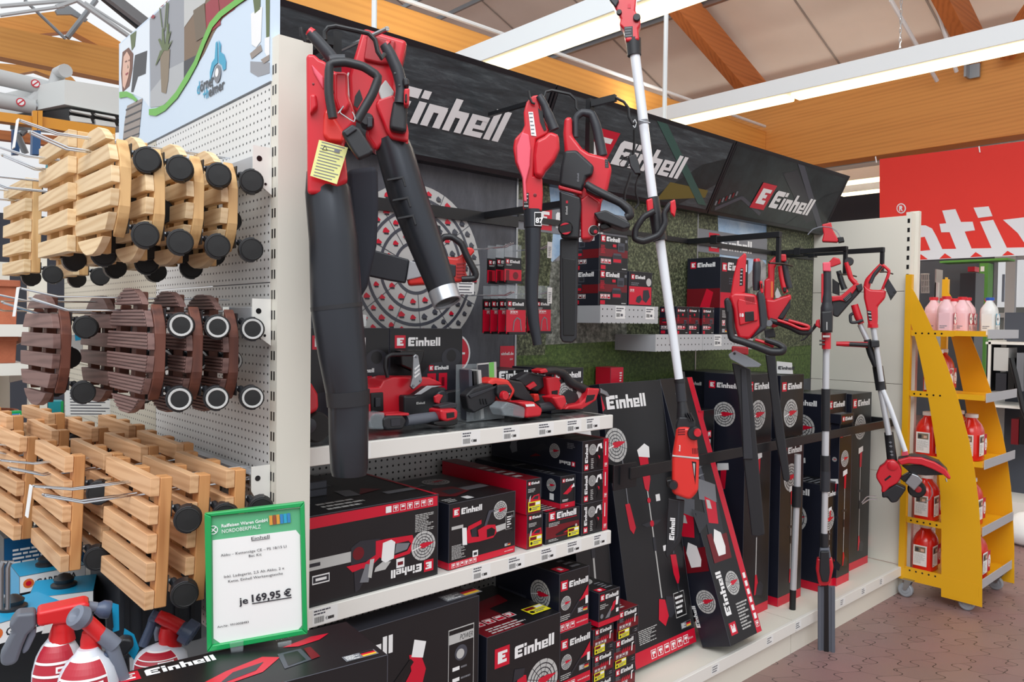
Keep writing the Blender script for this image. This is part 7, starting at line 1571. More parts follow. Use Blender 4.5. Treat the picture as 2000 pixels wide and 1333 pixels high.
bar(P, [(1400,390),(1500,375),(1590,355)], [38,38,34], 'dark_plastic', 'grip', t, 0, 16); slab(P, [(1520,305),(1618,290),(1634,350),(1592,412),(1560,380)], -.03, .035, 'red_plastic', 'battery_end', t, .008); sticker(P, [(1305,362),(1375,358),(1380,376),(1312,380)], .041, 'ink_white', 'white_mark', t)
P = shelfplane(1480, 430); t = T('mini_chainsaw', 'black handled mini saw with upright red battery behind the red grass shear', 'saw', P, 1480, 330)
slab(P, [(1232,165),(1335,108),(1490,140),(1480,215),(1400,270),(1310,240)], -.06, -.01, 'black_plastic', 'body', t, .01); slab(P, [(1315,222),(1375,182),(1400,215),(1340,250)], -.01, .0, 'red_plastic', 'red_inset', t, .003)
slab(P, [(1470,150),(1560,134),(1592,200),(1572,300),(1492,318)], -.05, .01, 'red_plastic', 'battery', t, .008); slab(P, [(1512,258),(1560,250),(1556,292),(1515,298)], .008, .012, 'ink_black', 'contact', t, .001)
slab(P, [(1380,290),(1470,280),(1490,330),(1400,432),(1330,400)], -.06, .0, 'black_plastic', 'motor', t, .01); slab(P, [(1372,282),(1410,278),(1420,330),(1380,345)], -.02, .005, 'orange_red_plastic', 'trim', t, .004)
P = shelfplane(1740, 408); t = T('multi_tool_saw', 'cordless saw with empty red battery bay, right end of the upper shelf', 'saw', P, 1740, 400)
bar(P, [(1440,105),(1530,95),(1600,120),(1650,190),(1740,230),(1810,270)], [24,28,34,38,36,34], 'black_plastic', 'grip', t, -.0, 16)
slab(P, [(1418,95),(1470,78),(1490,110),(1430,122)], -.02, .03, 'red_plastic', 'switch', t, .005)
slab(P, [(1800,232),(1892,238),(1862,332),(1752,402),(1618,404),(1640,372),(1740,352),(1790,300)], -.04, .03, 'red_plastic', 'battery_bay', t, .01); slab(P, [(1790,290),(1852,285),(1838,325),(1775,350)], .028, .032, 'ink_black', 'bay_opening', t, .001)
slab(P, [(1560,300),(1640,230),(1720,270),(1740,350),(1640,372)], -.05, .0, 'black_plastic', 'motor', t, .01)
slab(P, [(1895,235),(1945,262),(1968,300),(1950,304),(1920,285),(1892,275)], -.02, .01, 'steel', 'shoe', t, .003)
# wheeled thing half hidden by the upright
P = shelfplane(20, 868, (600, 0, 1)); t = T('wheeled_sprayer', 'red tool with black wheel half hidden behind the white upright', 'tool', P, 15, 850)
slab(P, [(-14,742),(10,745),(24,770),(26,802),(8,812),(-14,812)], -.06, .03, 'red_plastic', 'housing', t, .014, 4); knob(P, 4, 832, 30, 'rubber', 'wheel', t, -.02, .05, 28); knob(P, 4, 832, 14, 'ink_charcoal', 'wheel_hub', t, .03, .004)
P = Plane(1700, 972, 1.84); t = T('wire_hook', 'small bright wire hook sticking out in front of the brownish carton', 'hook', P, 1690, 975); bar(P, [(1683,982),(1693,970),(1712,970)], 1.3, 'chrome', 'upper_wire', t, 0, 6); bar(P, [(1684,985),(1697,976),(1714,976)], 1.3, 'chrome', 'lower_wire', t, .004, 6)
# name card and pale box tops
P = Plane(1532, 717, 2.0); t = T('name_card', 'white card with dark lettering standing on the disc carton, right bay', 'card', P, 1532, 731)
sticker(P, [(1517,706),(1547,709),(1549,731),(1517,730)], 0, 'paper', 'card', t); wordline(P, 1520, 722, -.03, P.r(6.5), .002, 'ink_charcoal', 'lettering', t)
# ============================================================ YELLOW CART WITH JUGS
defm('cart_yellow', (232,172,22), .4); defm('jug_red', (216,36,24), .25, coat=.3); defm('jug_pink', (240,196,200), .25, alpha=.9); defm('jug_clear', (226,228,226), .25, alpha=.92); defm('cap_red', (206,34,44), .35); defm('cap_blue', (30,80,170), .35); defm('cap_white', (236,236,232), .35); defm('caster_grey', (150,154,160), .4)
CX0, CYb, CYf = 4.80, 1.765, 1.37
CX1 = onY(1981, 900, CYf).x
t = thing('display_cart', 'yellow sheet steel cart on casters holding jugs, right of the cream end wall', 'cart', (CX0, CYf, 0))
def cq(x, y): return onX(x, y, CX0)
out_ = [(1774,553), (1786,571), (1806,610), (1826,654), (1848,710), (1869,772), (1882,815), (1893,863), (1903,917), (1911,980), (1915,1040), (1918,1110), (1918,1187)]
inn_ = [(1774,618), (1786,654), (1795,690), (1804,733), (1815,790), (1826,860), (1832,910), (1836,960), (1838,1010), (1839,1060), (1838,1166)]
ol = [cq(*p) for p in out_]; il = [cq(*p) for p in inn_]
for X, nm in ((CX0, 'side_panel'), (CX1, 'side_panel')):
    mb = MB(); off = Vector((X-CX0, 0, 0)); O_ = [p+off for p in ol]; I_ = [p+off for p in il]
    n_ = min(len(O_), len(I_)); oo = [O_[round(i*(len(O_)-1)/11)] for i in range(12)]; ii = [I_[round(i*(len(I_)-1)/11)] for i in range(12)]
    for i in range(11): mb.prism([oo[i], oo[i+1], ii[i+1], ii[i]], (.004, 0, 0), 'cart_yellow')
    b0, b1 = ol[-1]+off, il[-1]+off; zb_ = .1
    mb.box((X-.001, CYf, zb_), (X+.005, CYb+.02, zb_+.07), 'cart_yellow')
    mb.box((X-.0008, CYf, zb_+.06), (X+.0048, b1.y, max(b0.z, b1.z)+.01), 'cart_yellow')
    mb.build(nm, t, smooth=0)
    MB().box((X-.0012, CYb, .1), (X+.03, CYb+.035, ol[0].z+.05), 'cart_yellow').build('post', t, smooth=0)
lips = [657, 781, 906, 1018, 1142]
zs = [onX(1955, y, 5.0).z for y in lips]
def tray_(z, yf):
    MB().box((CX0+.006, yf, z), (CX1-.001, CYb, z+.004), 'cart_yellow').build('shelf', t, smooth=0)
    mb = MB().box((CX0+.004, yf, z), (CX0+.007, CYb, z+.03), 'cart_yellow')
    n_ = 8
    F = Face(mb, (CX0-.0005, CYb, z), (0,-1,0), (0,0,1))
    F.rect(.005, -.004, CYb-yf-.005 if False else .235, .03, 'cart_yellow', 0)
    for i in range(5): F.disc(.03+i*.035, .012, .0055, 'ink_black', 2, 10)
    mb.build('side_rail', t, smooth=0)
    MB().box((CX0+.03, yf-.006, z-.012), (CX1, yf-.001, z+.04), 'grey_metal').build('price_lip', t, smooth=0, bevel=.001)
yfs = [1.372]*5
zl = [1.545, 1.165, .82, .475, .135]
zl = [onY(1927, y, CYf).z for y in (658, 783, 912, 1040)]+[.15]
for z, yf in zip(zl, yfs): tray_(z, yf)
for (x, y) in ((CX0+.04, CYf+.05), (CX1-.04, CYf+.05), (CX0+.0, CYb-.03), (CX1-.04, CYb-.03)):
    mb = MB(); mb.cbox((x, y, .108), (.07, .06, .006), 'steel'); mb.prism([(x-.022, y-.02, .105), (x-.022, y+.02, .105), (x-.022, y+.03, .045), (x-.022, y+.01, .045)], (.004,0,0), 'steel').prism([(x+.018, y-.02, .105), (x+.018, y+.02, .105), (x+.018, y+.03, .045), (x+.018, y+.01, .045)], (.004,0,0), 'steel')
    k = mb.build('caster', t, smooth=0); MB().lathe((x-.016, y+.02, .042), (1,0,0), [(0,.0),(0,.02),(.002,.022),(.002,.036),(.006,.0415),(.026,.0415),(.03,.036),(.03,.02),(.032,0)], 'caster_grey', 22).build('wheel', k)
def jug(label, loc, h, w_, m_, cap, style, grp, rz=0.0):
    t = thing('jug', label, 'jug', (0,0,0), grp); mb = MB(); n = 24
    def ring_(z, sx, sy): return [Vector((math.copysign(abs(math.cos(a))**.7, math.cos(a))*sx, math.copysign(abs(math.sin(a))**.7, math.sin(a))*sy, z)) for a in [2*PI*i/n for i in range(n)]]
    if style == 'small': prof = [(0,.92),(.01,1),(.63,1),(.66,.97),(.72,.92),(.88,.42),(.93,.38)]
    else: prof = [(0,.92),(.015,1),(.6,1),(.68,.93),(.78,.75),(.87,.45),(.93,.36)]
    rs = [ring_(z*h, w_/2*k, w_/2*.72*k) for z, k in prof]; vs = [v for r_ in rs for v in r_]; fs = []
    for i in range(len(rs)-1):
        for j in range(n): q_ = (j+1) % n; fs.append((i*n+j, i*n+q_, (i+1)*n+q_, (i+1)*n+j))
    fs.append(tuple(range(n-1,-1,-1))); fs.append(tuple((len(rs)-1)*n+j for j in range(n))); mb.add(vs, fs, m_)
    b = mb.build('bottle', t, smooth=50)
    if style == 'big': MB().tube([(-w_*.18, 0, h*.84), (-w_*.3, 0, h*.86), (-w_*.36, 0, h*.76), (-w_*.38, 0, h*.66)], w_*.07, m_, 10).build('handle', t)
    MB().lathe((0,0,h*.92), (0,0,1), [(0,w_*.2),(h*.075,w_*.2),(h*.08,w_*.17),(h*.08,0)], cap, 22).build('cap', t)
    mb = MB(); y = -w_/2*.72-.0012; lw = w_*.38
    F = Face(mb, (-lw, y, h*.12), (1,0,0), (0,0,1)); W2, H2 = lw*2, h*.45
    if style == 'small':
        F.rect(0, 0, W2, H2, 'jug_clear' if cap == 'cap_blue' else 'jug_pink', 1); c_ = 'ink_teal' if cap == 'cap_blue' else 'ink_red'
        F.poly([(0,H2*.35),(W2,H2*.35),(W2,H2),(0,H2)], c_, 2); F.disc(W2*.5, H2*.68, H2*.32, 'ink_white', 3, asp=1.25); F.text('ASPEN', W2*.18, H2*.62, H2*.14, 'ink_charcoal', 4, w_=W2*.4, bold=.03)
        if cap != 'cap_blue': F.text('2', W2*.66, H2*.55, H2*.34, 'ink_red', 4)
        F.lines(W2*.1, H2*.05, W2*.6, H2*.2, 3, 'ink_midgrey', 2)
    else:
        F.rect(0, 0, W2, H2, 'paper', 1); F.poly([(W2*.62,0),(W2,0),(W2,H2),(W2*.62,H2)], 'ink_red', 2); F.disc(W2*.86, H2*.5, H2*.3, 'ink_white', 3, asp=.6)
        F.rect(W2*.06, H2*.62, W2*.58, H2*.92, 'photo_pot', 2); F.rect(W2*.1, H2*.66, W2*.3, H2*.86, 'photo_dark', 3); F.rect(W2*.34, H2*.7, W2*.52, H2*.82, 'photo_skin', 3); F.lines(W2*.06, H2*.12, W2*.5, H2*.42, 8, 'ink_lightgrey', 2); F.lines(W2*.06, H2*.04, W2*.25, H2*.05, 1, 'ink_charcoal', 2, th=.8)
        F.text('2', W2*.78, H2*.3, H2*.3, 'ink_red', 4)
    mb.build('label', t, smooth=0)
    mb = MB(); F = Face(mb, (-w_/2-.0012, w_*.22, h*.12), (0,-1,0), (0,0,1)); W3 = w_*.44
    F.rect(0, 0, W3, H2, 'paper' if style == 'big' else m_, 1)
    if style == 'big': F.rect(W3*.1, H2*.66, W3*.9, H2*.94, 'photo_pot', 2); F.rect(W3*.15, H2*.7, W3*.4, H2*.88, 'photo_dark', 3); F.rect(W3*.55, H2*.72, W3*.8, H2*.84, 'photo_skin', 3); F.lines(W3*.08, H2*.1, W3*.84, H2*.5, 9, 'ink_lightgrey', 2)
    else: F.lines(W3*.1, H2*.1, W3*.7, H2*.2, 2, 'ink_midgrey', 2)
    mb.build('side_label', t, smooth=0)
    t.location = loc; t.rotation_euler = (0, 0, rz); return t
z = zl[0]+.0045
j0 = jug('pink translucent bottle with red cap, leftmost on the cart top', (4.88, 1.60, z), .225, .125, 'jug_pink', 'cap_red', 'small', 'small bottles on the cart top', .15)
spots_ = [(5.0, 1.71, 'pink bottle behind the gap between the two leftmost on the cart top'), (5.02, 1.56, 'pink bottle with plain side, second from the left on the cart top'), (5.14, 1.70, 'pink bottle in the back row of the cart top, middle'),
          (5.13, 1.57, 'pink bottle left of the blue capped one on the cart top'), (5.26, 1.68, 'pink bottle in the back row of the cart top, right'), (5.30, 1.50, 'rightmost front bottle with red cap and label on the cart top'), (4.89, 1.75, 'pink bottle in the back row of the cart top, left corner')]
for x, y, lab in spots_[:6]: dup(j0, (x+ (.0), y, z), .1, label=lab)
jug('clear bottle with blue cap and blue label on the cart top', (5.17, 1.46, z+.0), .225, .118, 'jug_clear', 'cap_blue', 'small', 'small bottles on the cart top', .05)
jb = jug('red jug with white cap on the second cart shelf, behind the curved side panel', (4.93, 1.66, zl[1]+.0045), .27, .17, 'jug_red', 'cap_white', 'big', 'red jugs on the cart', .0)
lv = ('second', 'third', 'fourth', 'bottom')
for k, (i, x, y, lab) in enumerate(((1, 5.13, 1.70, 'red jug at the back right of the second cart shelf'),
     (2, 4.94, 1.70, 'red jug on the third cart shelf seen through the side opening'), (2, 5.04, 1.50, 'large red jug at the front of the third cart shelf'), (2, 5.19, 1.62, 'red jug at the right end of the third cart shelf'),
     (3, 4.94, 1.70, 'red jug on the fourth cart shelf below the strimmer head'), (3, 5.05, 1.50, 'red jug at the front of the fourth cart shelf'), (3, 5.19, 1.56, 'red jug at the right end of the fourth cart shelf'),
     (4, 4.94, 1.70, 'red jug with white cap on the bottom cart shelf, seen through the side opening'), (4, 5.02, 1.46, 'red jug at the front left of the bottom cart shelf'), (4, 5.18, 1.55, 'red jug with large figure two at the right of the bottom cart shelf'))):
    dup(jb, (x, y, zl[i]+.0045), .0, label=lab)

# ============================================================ BACKGROUND ON THE RIGHT
defm('banner_red', (226,44,34), .6); defm('banner_white', (226,230,238), .6); defm('frame_green', (86,150,62), .5)
XB = 8.2
t = thing('hanging_banner', 'big red banner with white lettering hanging at the right edge', 'banner', onX(1860, 500, XB))
def bq(x, y): return onX(1700+x/2.777, 380+y/2.777, XB)
mb = MB(); a = onX(1718, 311, XB); b = onX(2080, 266, XB); c = onX(2080, 488, XB); d_ = onX(1718, 513, XB)
mb.prism([a, b, c, d_], (.004, 0, 0), 'banner_red'); mb.build('cloth', t, smooth=0)
def bp(pts, m_='banner_white', k=1):
    bp.c = getattr(bp, 'c', 0)+1
    mb.add([bq(x, y)+Vector((-.003*k-.0001*bp.c, 0, 0)) for x, y in pts], [list(range(len(pts)))], m_)
mb = MB()
bp([(240,168),(300,168),(335,185),(360,230),(392,300),(240,300)]); bp([(262,235),(296,230),(326,302),(262,308)], 'banner_red', 2)
bp([(390,88),(462,80),(492,150),(555,148),(568,195),(512,202),(552,300),(472,310),(430,205),(385,206),(375,160),(412,157)]); bp([(560,72),(642,65),(663,118),(585,128)]); bp([(595,148),(667,138),(748,305),(668,315)]); bp([(720,138),(960,110),(960,300),(860,300),(800,210)])
bp([(200,330),(240,300),(960,285),(960,330),(820,332),(420,350),(270,358),(200,360)], k=1.4)
for x in (275, 405, 572, 745): bp([(x-30,356-(x-275)*.05),(x,325-(x-275)*.04),(x+38,352-(x-275)*.05)], 'banner_red', 2)
bp([(168+26*math.cos(i*PI/8), 76+28*math.sin(i*PI/8)) for i in range(16)], 'banner_white', 1); bp([(168+20*math.cos(i*PI/8), 76+22*math.sin(i*PI/8)) for i in range(16)], 'banner_red', 2)
bp([(158,92),(158,62),(172,62),(176,70),(172,78),(178,92),(172,92),(166,80),(164,80),(164,92)], 'banner_white', 3)
mb.build('lettering', t, smooth=0)
for (x, y) in ((1914, 292), (1712, 312)): MB().tube([onX(x, y+6, XB-.01), onX(x-2, y-6, XB-.01)], .006, 'ink_white', 6).build('clip', t)
def bgbox(name, lab, cat, x0, y0, x1, y1, X, dep, m_, group=None):
    a = onX(x0, y1, X); b = onX(x1, y0, X); mb = MB().box((X, min(a.y, b.y), a.z), (X+dep, max(a.y, b.y), b.z), m_); return one(name, lab, mb, cat, group, smooth=0)
bgbox('sign_beam', 'green horizontal sign beam under the red banner', 'beam', 1835, 504, 1968, 514, 10.5, .3, 'frame_green')
t = thing('information_column', 'green column with a white letter i beside the window', 'column', onX(1918, 590, 10.4)); a = onX(1908, 700, 10.4); b = onX(1930, 514, 10.4)
MB().box((10.4, b.y, 0), (10.6, a.y, b.z), 'frame_green').build('post', t, smooth=0); mb = MB(); c = onX(1918, 545, 10.39); F = Face(mb, (10.398, c.y, c.z), (0,-1,0), (0,0,1), .001); F.rect(-.02, -.14, .02, .06, 'ink_white'); F.rect(-.02, .09, .02, .15, 'ink_white'); mb.build('letter', t, smooth=0)
bgbox('office_partition', 'dark grey partition wall behind the yellow cart', 'partition', 1786, 506, 1908, 700, 11.0, .1, 'wall_dark')
bgbox('crate_stack', 'black crate stack in front of the green column', 'crate', 1866, 533, 1906, 880, 9.6, .3, 'ink_charcoal')
bgbox('helmet_box', 'small red thing on top of the black crates', 'box', 1890, 521, 1904, 531, 9.6, .15, 'ink_red')
bgbox('paper_bin', 'pale upright box beside the wire basket', 'box', 1817, 526, 1829, 888, 9.3, .2, 'ink_lightgrey')
bgbox('leaflet_display', 'pale leaflet panel hanging behind the yellow post', 'panel', 1824, 552, 1832, 618, 9.3, .05, 'paper')
bgbox('second_cart_post', 'yellow post of another cart behind the bottles', 'post', 1834, 542, 1848, 990, 6.4, .04, 'cart_yellow')
t = thing('wire_basket', 'white wire basket standing against the dark partition', 'basket', onX(1805, 570, 9.5)); mb = MB()
for k in range(5): mb.tube([onX(1800+k*3.5, 572, 9.5), onX(1799+k*3.5, 535, 9.5)], .008, 'ink_lightgrey', 5)
for y in (536, 548, 560, 572): mb.tube([onX(1799, y, 9.5), onX(1815, y, 9.5)], .008, 'ink_lightgrey', 5)
mb.build('grid', t)
t = thing('window_frame_post', 'pale window post left of the bright far window', 'post', onX(1976, 760, 14.6)); a = onX(1976, 500, 14.6); MB().box((14.55, a.y-.07, 0), (14.65, a.y+.07, 3.0), 'grey_metal').build('post', t, smooth=0)
mb = MB(); a = onX(1935, 616, 14.9); b = onX(2060, 616, 14.9); mb.box((14.9, b.y, a.z-.04), (14.96, a.y, a.z+.04), 'wall_pale').build('trim_6', smooth=0)['kind'] = 'structure'
MB().box((14.98, -4, 1.0), (14.99, 4.18, 2.78), mat('window_glass', (230,240,245), .05, alpha=.15)).build('window_1', smooth=0)['kind'] = 'structure'
for x, lab in ((1956, 'blue flag banner outside the window, left one'), (1966, 'blue flag banner outside the window, right one')): bgbox('flag_banner', lab, 'flag', x, 536, x+6, 590, 22, .05, mat('flag_blue', (96,128,176), .6))
bgbox('outdoor_hedge', 'green hedge outside the far window', 'hedge', 1930, 600, 2100, 690, 24, 2, 'print_hedge')
# appliance shelf behind the cart
XS = 7.6
t = thing('appliance_shelf', 'white shelf rack with dark appliances far right', 'shelving', onX(1960, 820, XS))
for y in (668, 790): a = onX(1925, y, XS); b = onX(2080, y, XS); MB().box((XS, b.y, a.z-.02), (XS+.45, a.y, a.z), 'white_metal').build('shelf_board', t, smooth=0)
a = onX(1925, 860, XS); b = onX(2080, 860, XS); MB().box((XS+.45, b.y, 0), (XS+.47, a.y, 1.75), 'wall_dark').build('back_panel', t, smooth=0); MB().box((XS, a.y-.02, 0), (XS+.47, a.y, 1.5), 'white_metal').build('side_panel', t, smooth=0); MB().box((XS, b.y, 0), (XS+.45, a.y, .12), 'white_metal').build('base', t, smooth=0)
for (x0, y0, x1, y1, m_, nm, lab) in ((1940,680,1970,724,'ink_lightgrey','flat_heater','pale framed heater panel on the far shelf'), (1925,672,1938,764,'ink_black','tall_appliance','tall black appliance at the left end of the far shelf'), (1944,730,1966,764,'ink_charcoal','coffee_machine','black appliance under the pale heater panel'),
      (1968,700,1982,766,'ink_black','vacuum_cleaner','black upright appliance right of the heater panel'), (1984,690,2000,764,'ink_midgrey','toaster_box','grey carton at the right edge of the far shelf'), (1974,820,1990,868,'ink_darkred','appliance_carton','dark red appliance carton low on the far shelf'), (1990,800,2010,868,'ink_black','appliance_carton','black appliance carton low at the right edge')):
    bgbox(nm, lab, 'appliance', x0, y0, x1, y1, XS+.02, .25, m_)
t = tag(MB().tube([onX(1975, 700, XS-.1), onX(1985, 740, XS-.1), onX(1998, 800, XS-.1), onX(2010, 830, XS-.1)], .02, 'ink_black', 10).build('vacuum_hose'), 'black hose curving down in front of the far shelf', 'hose')
defm('plastic_bag', (232,234,236), .5, bump=.6, bscale=12)
bz = onZ(2008, 1062, 0); o = MB().lathe((0,0,0), (0,0,1), [(0,.12),(.03,.17),(.1,.18),(.17,.13),(.22,.07),(.24,0)], 'plastic_bag', 14).build('white_bag', smooth=60); o.location = bz; tag(o, 'white plastic bag on the paving at the right edge', 'bag')

# ============================================================ FOREGROUND LEFT
# display carton with the green price frame
u_a = math.radians(-7); zt = .90
cpos = onZ(757, 1280, zt); W_, D_, H_ = .50, .215, .26
def p_disp(F, w, d, h):
    T = F['top']; T.logo(w*.03, d*.8, d*.135); T.flag(w*.83, d*.07, d*.12)
    T.poly([(w*.3,d*.2),(w*.52,d*.3),(w*.62,d*.52),(w*.56,d*.62),(w*.4,d*.5),(w*.28,d*.35)], 'ink_red', 2); T.poly([(w*.34,d*.26),(w*.5,d*.36),(w*.55,d*.5),(w*.42,d*.44)], 'ink_charcoal', 3); T.poly([(w*.6,d*.25),(w*.72,d*.3),(w*.72,d*.6),(w*.62,d*.6)], 'ink_slate', 2); T.poly([(w*.62,d*.29),(w*.7,d*.33),(w*.7,d*.56),(w*.64,d*.56)], 'ink_black', 3)
    T.poly([(w*.72,d*.3),(w*.76,d*.32),(w*.76,d*.58),(w*.73,d*.58)], 'ink_darkred', 3); T.poly([(w*.66,d*.72),(w*.8,d*.82),(w*.88,d*.8),(w*.82,d*.7),(w*.72,d*.66)], 'ink_red', 2); T.text('INCL.', w*.66, d*.9, d*.05, 'ink_lightgrey', 2)
    T.poly([(w*.1,d*.1),(w*.3,d*.25),(w*.26,d*.4),(w*.12,d*.3)], 'ink_midgrey', 2)
    f = F['front']; f.text('INCL.', w*.8, h*.78, .012, 'ink_white', 2, bold=.03); f.pline([(w*.55,h),(w*.8,h*.55)], .006, 'ink_red', 2); f.disc(w*.87, h*.5, .03, 'ink_red', 2); f.rect(w*.45, h*.72, w*.56, h*.8, 'ink_white', 2)
ux = Vector((math.cos(u_a), math.sin(u_a), 0))
o_ = cpos - ux*W_
carton('large black tool carton in the foreground carrying the green price frame', o_.x, o_.y, zt-H_, W_, D_, H_, p_disp, rz=u_a)
o2 = MB().box((0, 0, 0), (W_-.02, D_-.02, zt-H_-.001), 'cardboard').build('display_stand', smooth=0); o2.location = (o_.x+.01, o_.y+.008, 0); o2.rotation_euler = (0, 0, u_a); tag(o2, 'plain stand under the foreground carton, below the picture edge', 'stand')
# green price frame
bk = onZ(500, 1262, zt+.003); P = Plane(500, 1262, bk.y)
t = T('green_sign_holder', 'green price frame with printed sheet reading 169,95 euro on the foreground carton', 'sign', P, 500, 1262)
defm('frame_green_bright', (20,158,84), .3, coat=.3); defm('strip_green', (92,176,128), .5); defm('strip_orange', (214,150,60), .5); defm('strip_brown', (150,76,48), .5); defm('strip_blue', (50,130,190), .5)
fr = [(408,1000),(416,994),(580,981),(592,983),(597,992),(601,1232),(598,1242),(412,1275),(403,1270),(400,1010)]
inner = [(412,1008),(588,991),(592,1232),(411,1263)]
# frame as four rails around a pane
q0 = [(399,1004),(595,981),(601,1240),(404,1276)]
q1 = [(413,1010),(586,992),(591,1231),(414,1262)]
mb = MB()
for i in range(4):
    j = (i+1) % 4; mb.prism([P(*q0[i], .008), P(*q0[j], .008), P(*q1[j], .008), P(*q1[i], .008)], -P.n*.014, 'frame_green_bright')
mb.build('frame', t, bevel=.0025, seg=3, smooth=0)
sticker(P, q1, .0, 'strip_green', 'backing', t)
pg = sticker(P, [(415,1056),(578,1036),(586,1046),(590,1222),(578,1236),(430,1257),(417,1248)], .0012, 'paper', 'price_sheet', t)
mb = MB(); o_ = P(414, 1262, .0025); e_ = P(591, 1231, .0025); u = (e_-o_).normalized(); v = (P(413, 1010, .0025)-o_); v = (v-u*v.dot(u)).normalized(); F = Face(mb, o_, u, v, .0004)
Wp = (e_-o_).length; Hp = (P(413, 1010, .0025)-o_).length
F.text('Raiffeisen Waren GmbH', Wp*.19, Hp*.905, Hp*.026, 'ink_white', 2, w_=Wp*.5, bold=.02); F.text('NORDOBERPFALZ', Wp*.19, Hp*.86, Hp*.03, 'ink_white', 2, w_=Wp*.42)
F.ring(Wp*.1, Hp*.895, Hp*.028, Hp*.034, 'ink_white', 2, 20); F.line((Wp*.1-.006, Hp*.895-.006), (Wp*.1+.006, Hp*.895+.006), .0018, 'ink_white', 2); F.line((Wp*.1-.006, Hp*.895+.006), (Wp*.1+.006, Hp*.895-.006), .0018, 'ink_white', 2)
for i, c in enumerate(('strip_orange', 'strip_brown', 'strip_orange', 'strip_blue', 'ink_teal', 'strip_blue')): F.rect(Wp*(.71+.04*i), Hp*.875, Wp*(.745+.04*i), Hp*.95, c, 2)
K = 'ink_charcoal'
F.text('Einhell', Wp*.5, Hp*.775, Hp*.026, K, 2, w_=Wp*.2, center=False); F.rect(Wp*.5, Hp*.768, Wp*.7, Hp*.772, K, 2)
F.text('Akku – Kettensäge CE – PS 18/15 LI', Wp*.16, Hp*.68, Hp*.021, K, 2, w_=Wp*.72); F.text('Bac Kit', Wp*.46, Hp*.645, Hp*.021, K, 2, w_=Wp*.14)
F.text('Inkl. Ladegerät, 2,5 Ah Akku, 2 x', Wp*.18, Hp*.51, Hp*.021, K, 2, w_=Wp*.66); F.text('Kette, Einhell Werkzeugtasche', Wp*.22, Hp*.47, Hp*.021, K, 2, w_=Wp*.6)
F.text('je', Wp*.32, Hp*.285, Hp*.055, K, 2, w_=Wp*.1, bold=.02); F.text('169,95 €', Wp*.46, Hp*.29, Hp*.058, K, 2, w_=Wp*.44, bold=.03); F.rect(Wp*.46, Hp*.272, Wp*.9, Hp*.28, K, 2)
F.text('Art.Nr. 9910008483', Wp*.07, Hp*.13, Hp*.018, K, 2, w_=Wp*.34)
mb.build('printing', pg, smooth=0)
for x in (462, 556): slab(P, [(x-14,1258),(x+14,1253),(x+12,1290),(x+4,1300),(x-8,1296)], .006, .014, 'clear_plastic', 'foot_clip', t, .002)

# table with sprayers and watering packs below the trolleys
TZ = .75
t = thing('display_table', 'pale grey display table under the hanging trolleys', 'table', (-.25, 1.33, 0))
MB().box((-.4, 1.55, TZ-.03), (.80, 3.3, TZ), 'grey_metal').build('table_top', t, smooth=0, bevel=.003)
for x, y in ((-.36, 1.6), (.74, 1.66), (-.36, 3.24), (.76, 3.24)): MB().box((x-.02, y-.02, 0), (x+.02, y+.02, TZ-.03), 'grey_metal').build('leg', t, smooth=0)
defm('spray_red', (206,30,34), .35); defm('spray_grey', (108,114,128), .4); defm('spray_dark', (72,84,108), .35); defm('label_crimson', (176,34,52), .4); defm('bottle_white', (212,216,226), .3)
J = (0, 1040, 4.55)
def bottle(P, cx_, ctop, w_, lab_parent, zt):
    """flask below the sprayer head down to the table, with its label"""
    c = P(cx_, ctop, -.0); r_ = P.r(w_); h = c.z-TZ-.001
    n = 26; prof = [(0,.9),(.01,1),(h*.5,1.05),(h*.7,1.0),(h*.82,.86),(h*.9,.66),(h*.96,.42),(h,.32)]
    mb = MB().lathe((c.x, c.y, TZ+.001), (0,0,1), [(a, b*r_) for a, b in prof], 'bottle_white', n); b = mb.build('bottle', lab_parent)
    # red wrap label on the camera side, following the flask
    mb = MB(); a_c = math.atan2(P.n.y, P.n.x)
    def pt(a, zz):
        for i in range(len(prof)-1):
            if prof[i][0] <= zz <= prof[i+1][0]:
                k = (zz-prof[i][0])/(prof[i+1][0]-prof[i][0]); rr_ = prof[i][1]*(1-k)+prof[i+1][1]*k; break
        return Vector((c.x+math.cos(a)*(rr_*r_+.0012), c.y+math.sin(a)*(rr_*r_+.0012), TZ+.001+zz))
    def band(a0, a1, z0, z1, m_, e=0):
        N = 14; K2 = max(2, int(abs(z1-z0)*24))
        for i in range(N):
            for k in range(K2):
                x0, x1 = a_c+a0+(a1-a0)*i/N, a_c+a0+(a1-a0)*(i+1)/N; y0, y1 = h*(z0+(z1-z0)*k/K2), h*(z0+(z1-z0)*(k+1)/K2)
                q_ = [pt(x0,y0), pt(x1,y0), pt(x1,y1), pt(x0,y1)]
                if e: q_ = [p+(p-Vector((c.x,c.y,p.z))).normalized()*.0014*e for p in q_]
                mb.poly(q_, m_)
    band(-1.2, .75, .1, .95, 'ink_white'); band(-1.14, .69, .12, .93, 'label_crimson', 1); band(-1.14, .69, .8, .82, 'ink_white', 2); band(-1.14, .69, .7, .72, 'ink_white', 2); band(-.1, .5, .735, .785, 'ink_white', 3); band(-.03, .43, .75, .77, 'label_crimson', 4)
    for k in range(5): band(-.9, -.1+.1*(k % 2), .45+.045*k, .455+.045*k, 'ink_orange', 2)
    band(.1, .6, .4, .5, 'photo_pot', 2)
    mb.build('label', b, smooth=60)
P = Plane(110, 1220, 1.70, J); t = T('trigger_sprayer', 'red sprayer bottle with grey trigger pointing left, leftmost of three', 'sprayer', P, 520, 900)
bottle(P, 520, 900, 205, t, 0)
slab(P, [(75,835),(150,732),(318,718),(326,842),(245,920),(205,1010),(150,1170),(75,1200),(5,1190),(0,1110),(60,1000),(110,905)], -.022, .02, 'grey_plastic', 'pistol_grip', t, .012, 4)
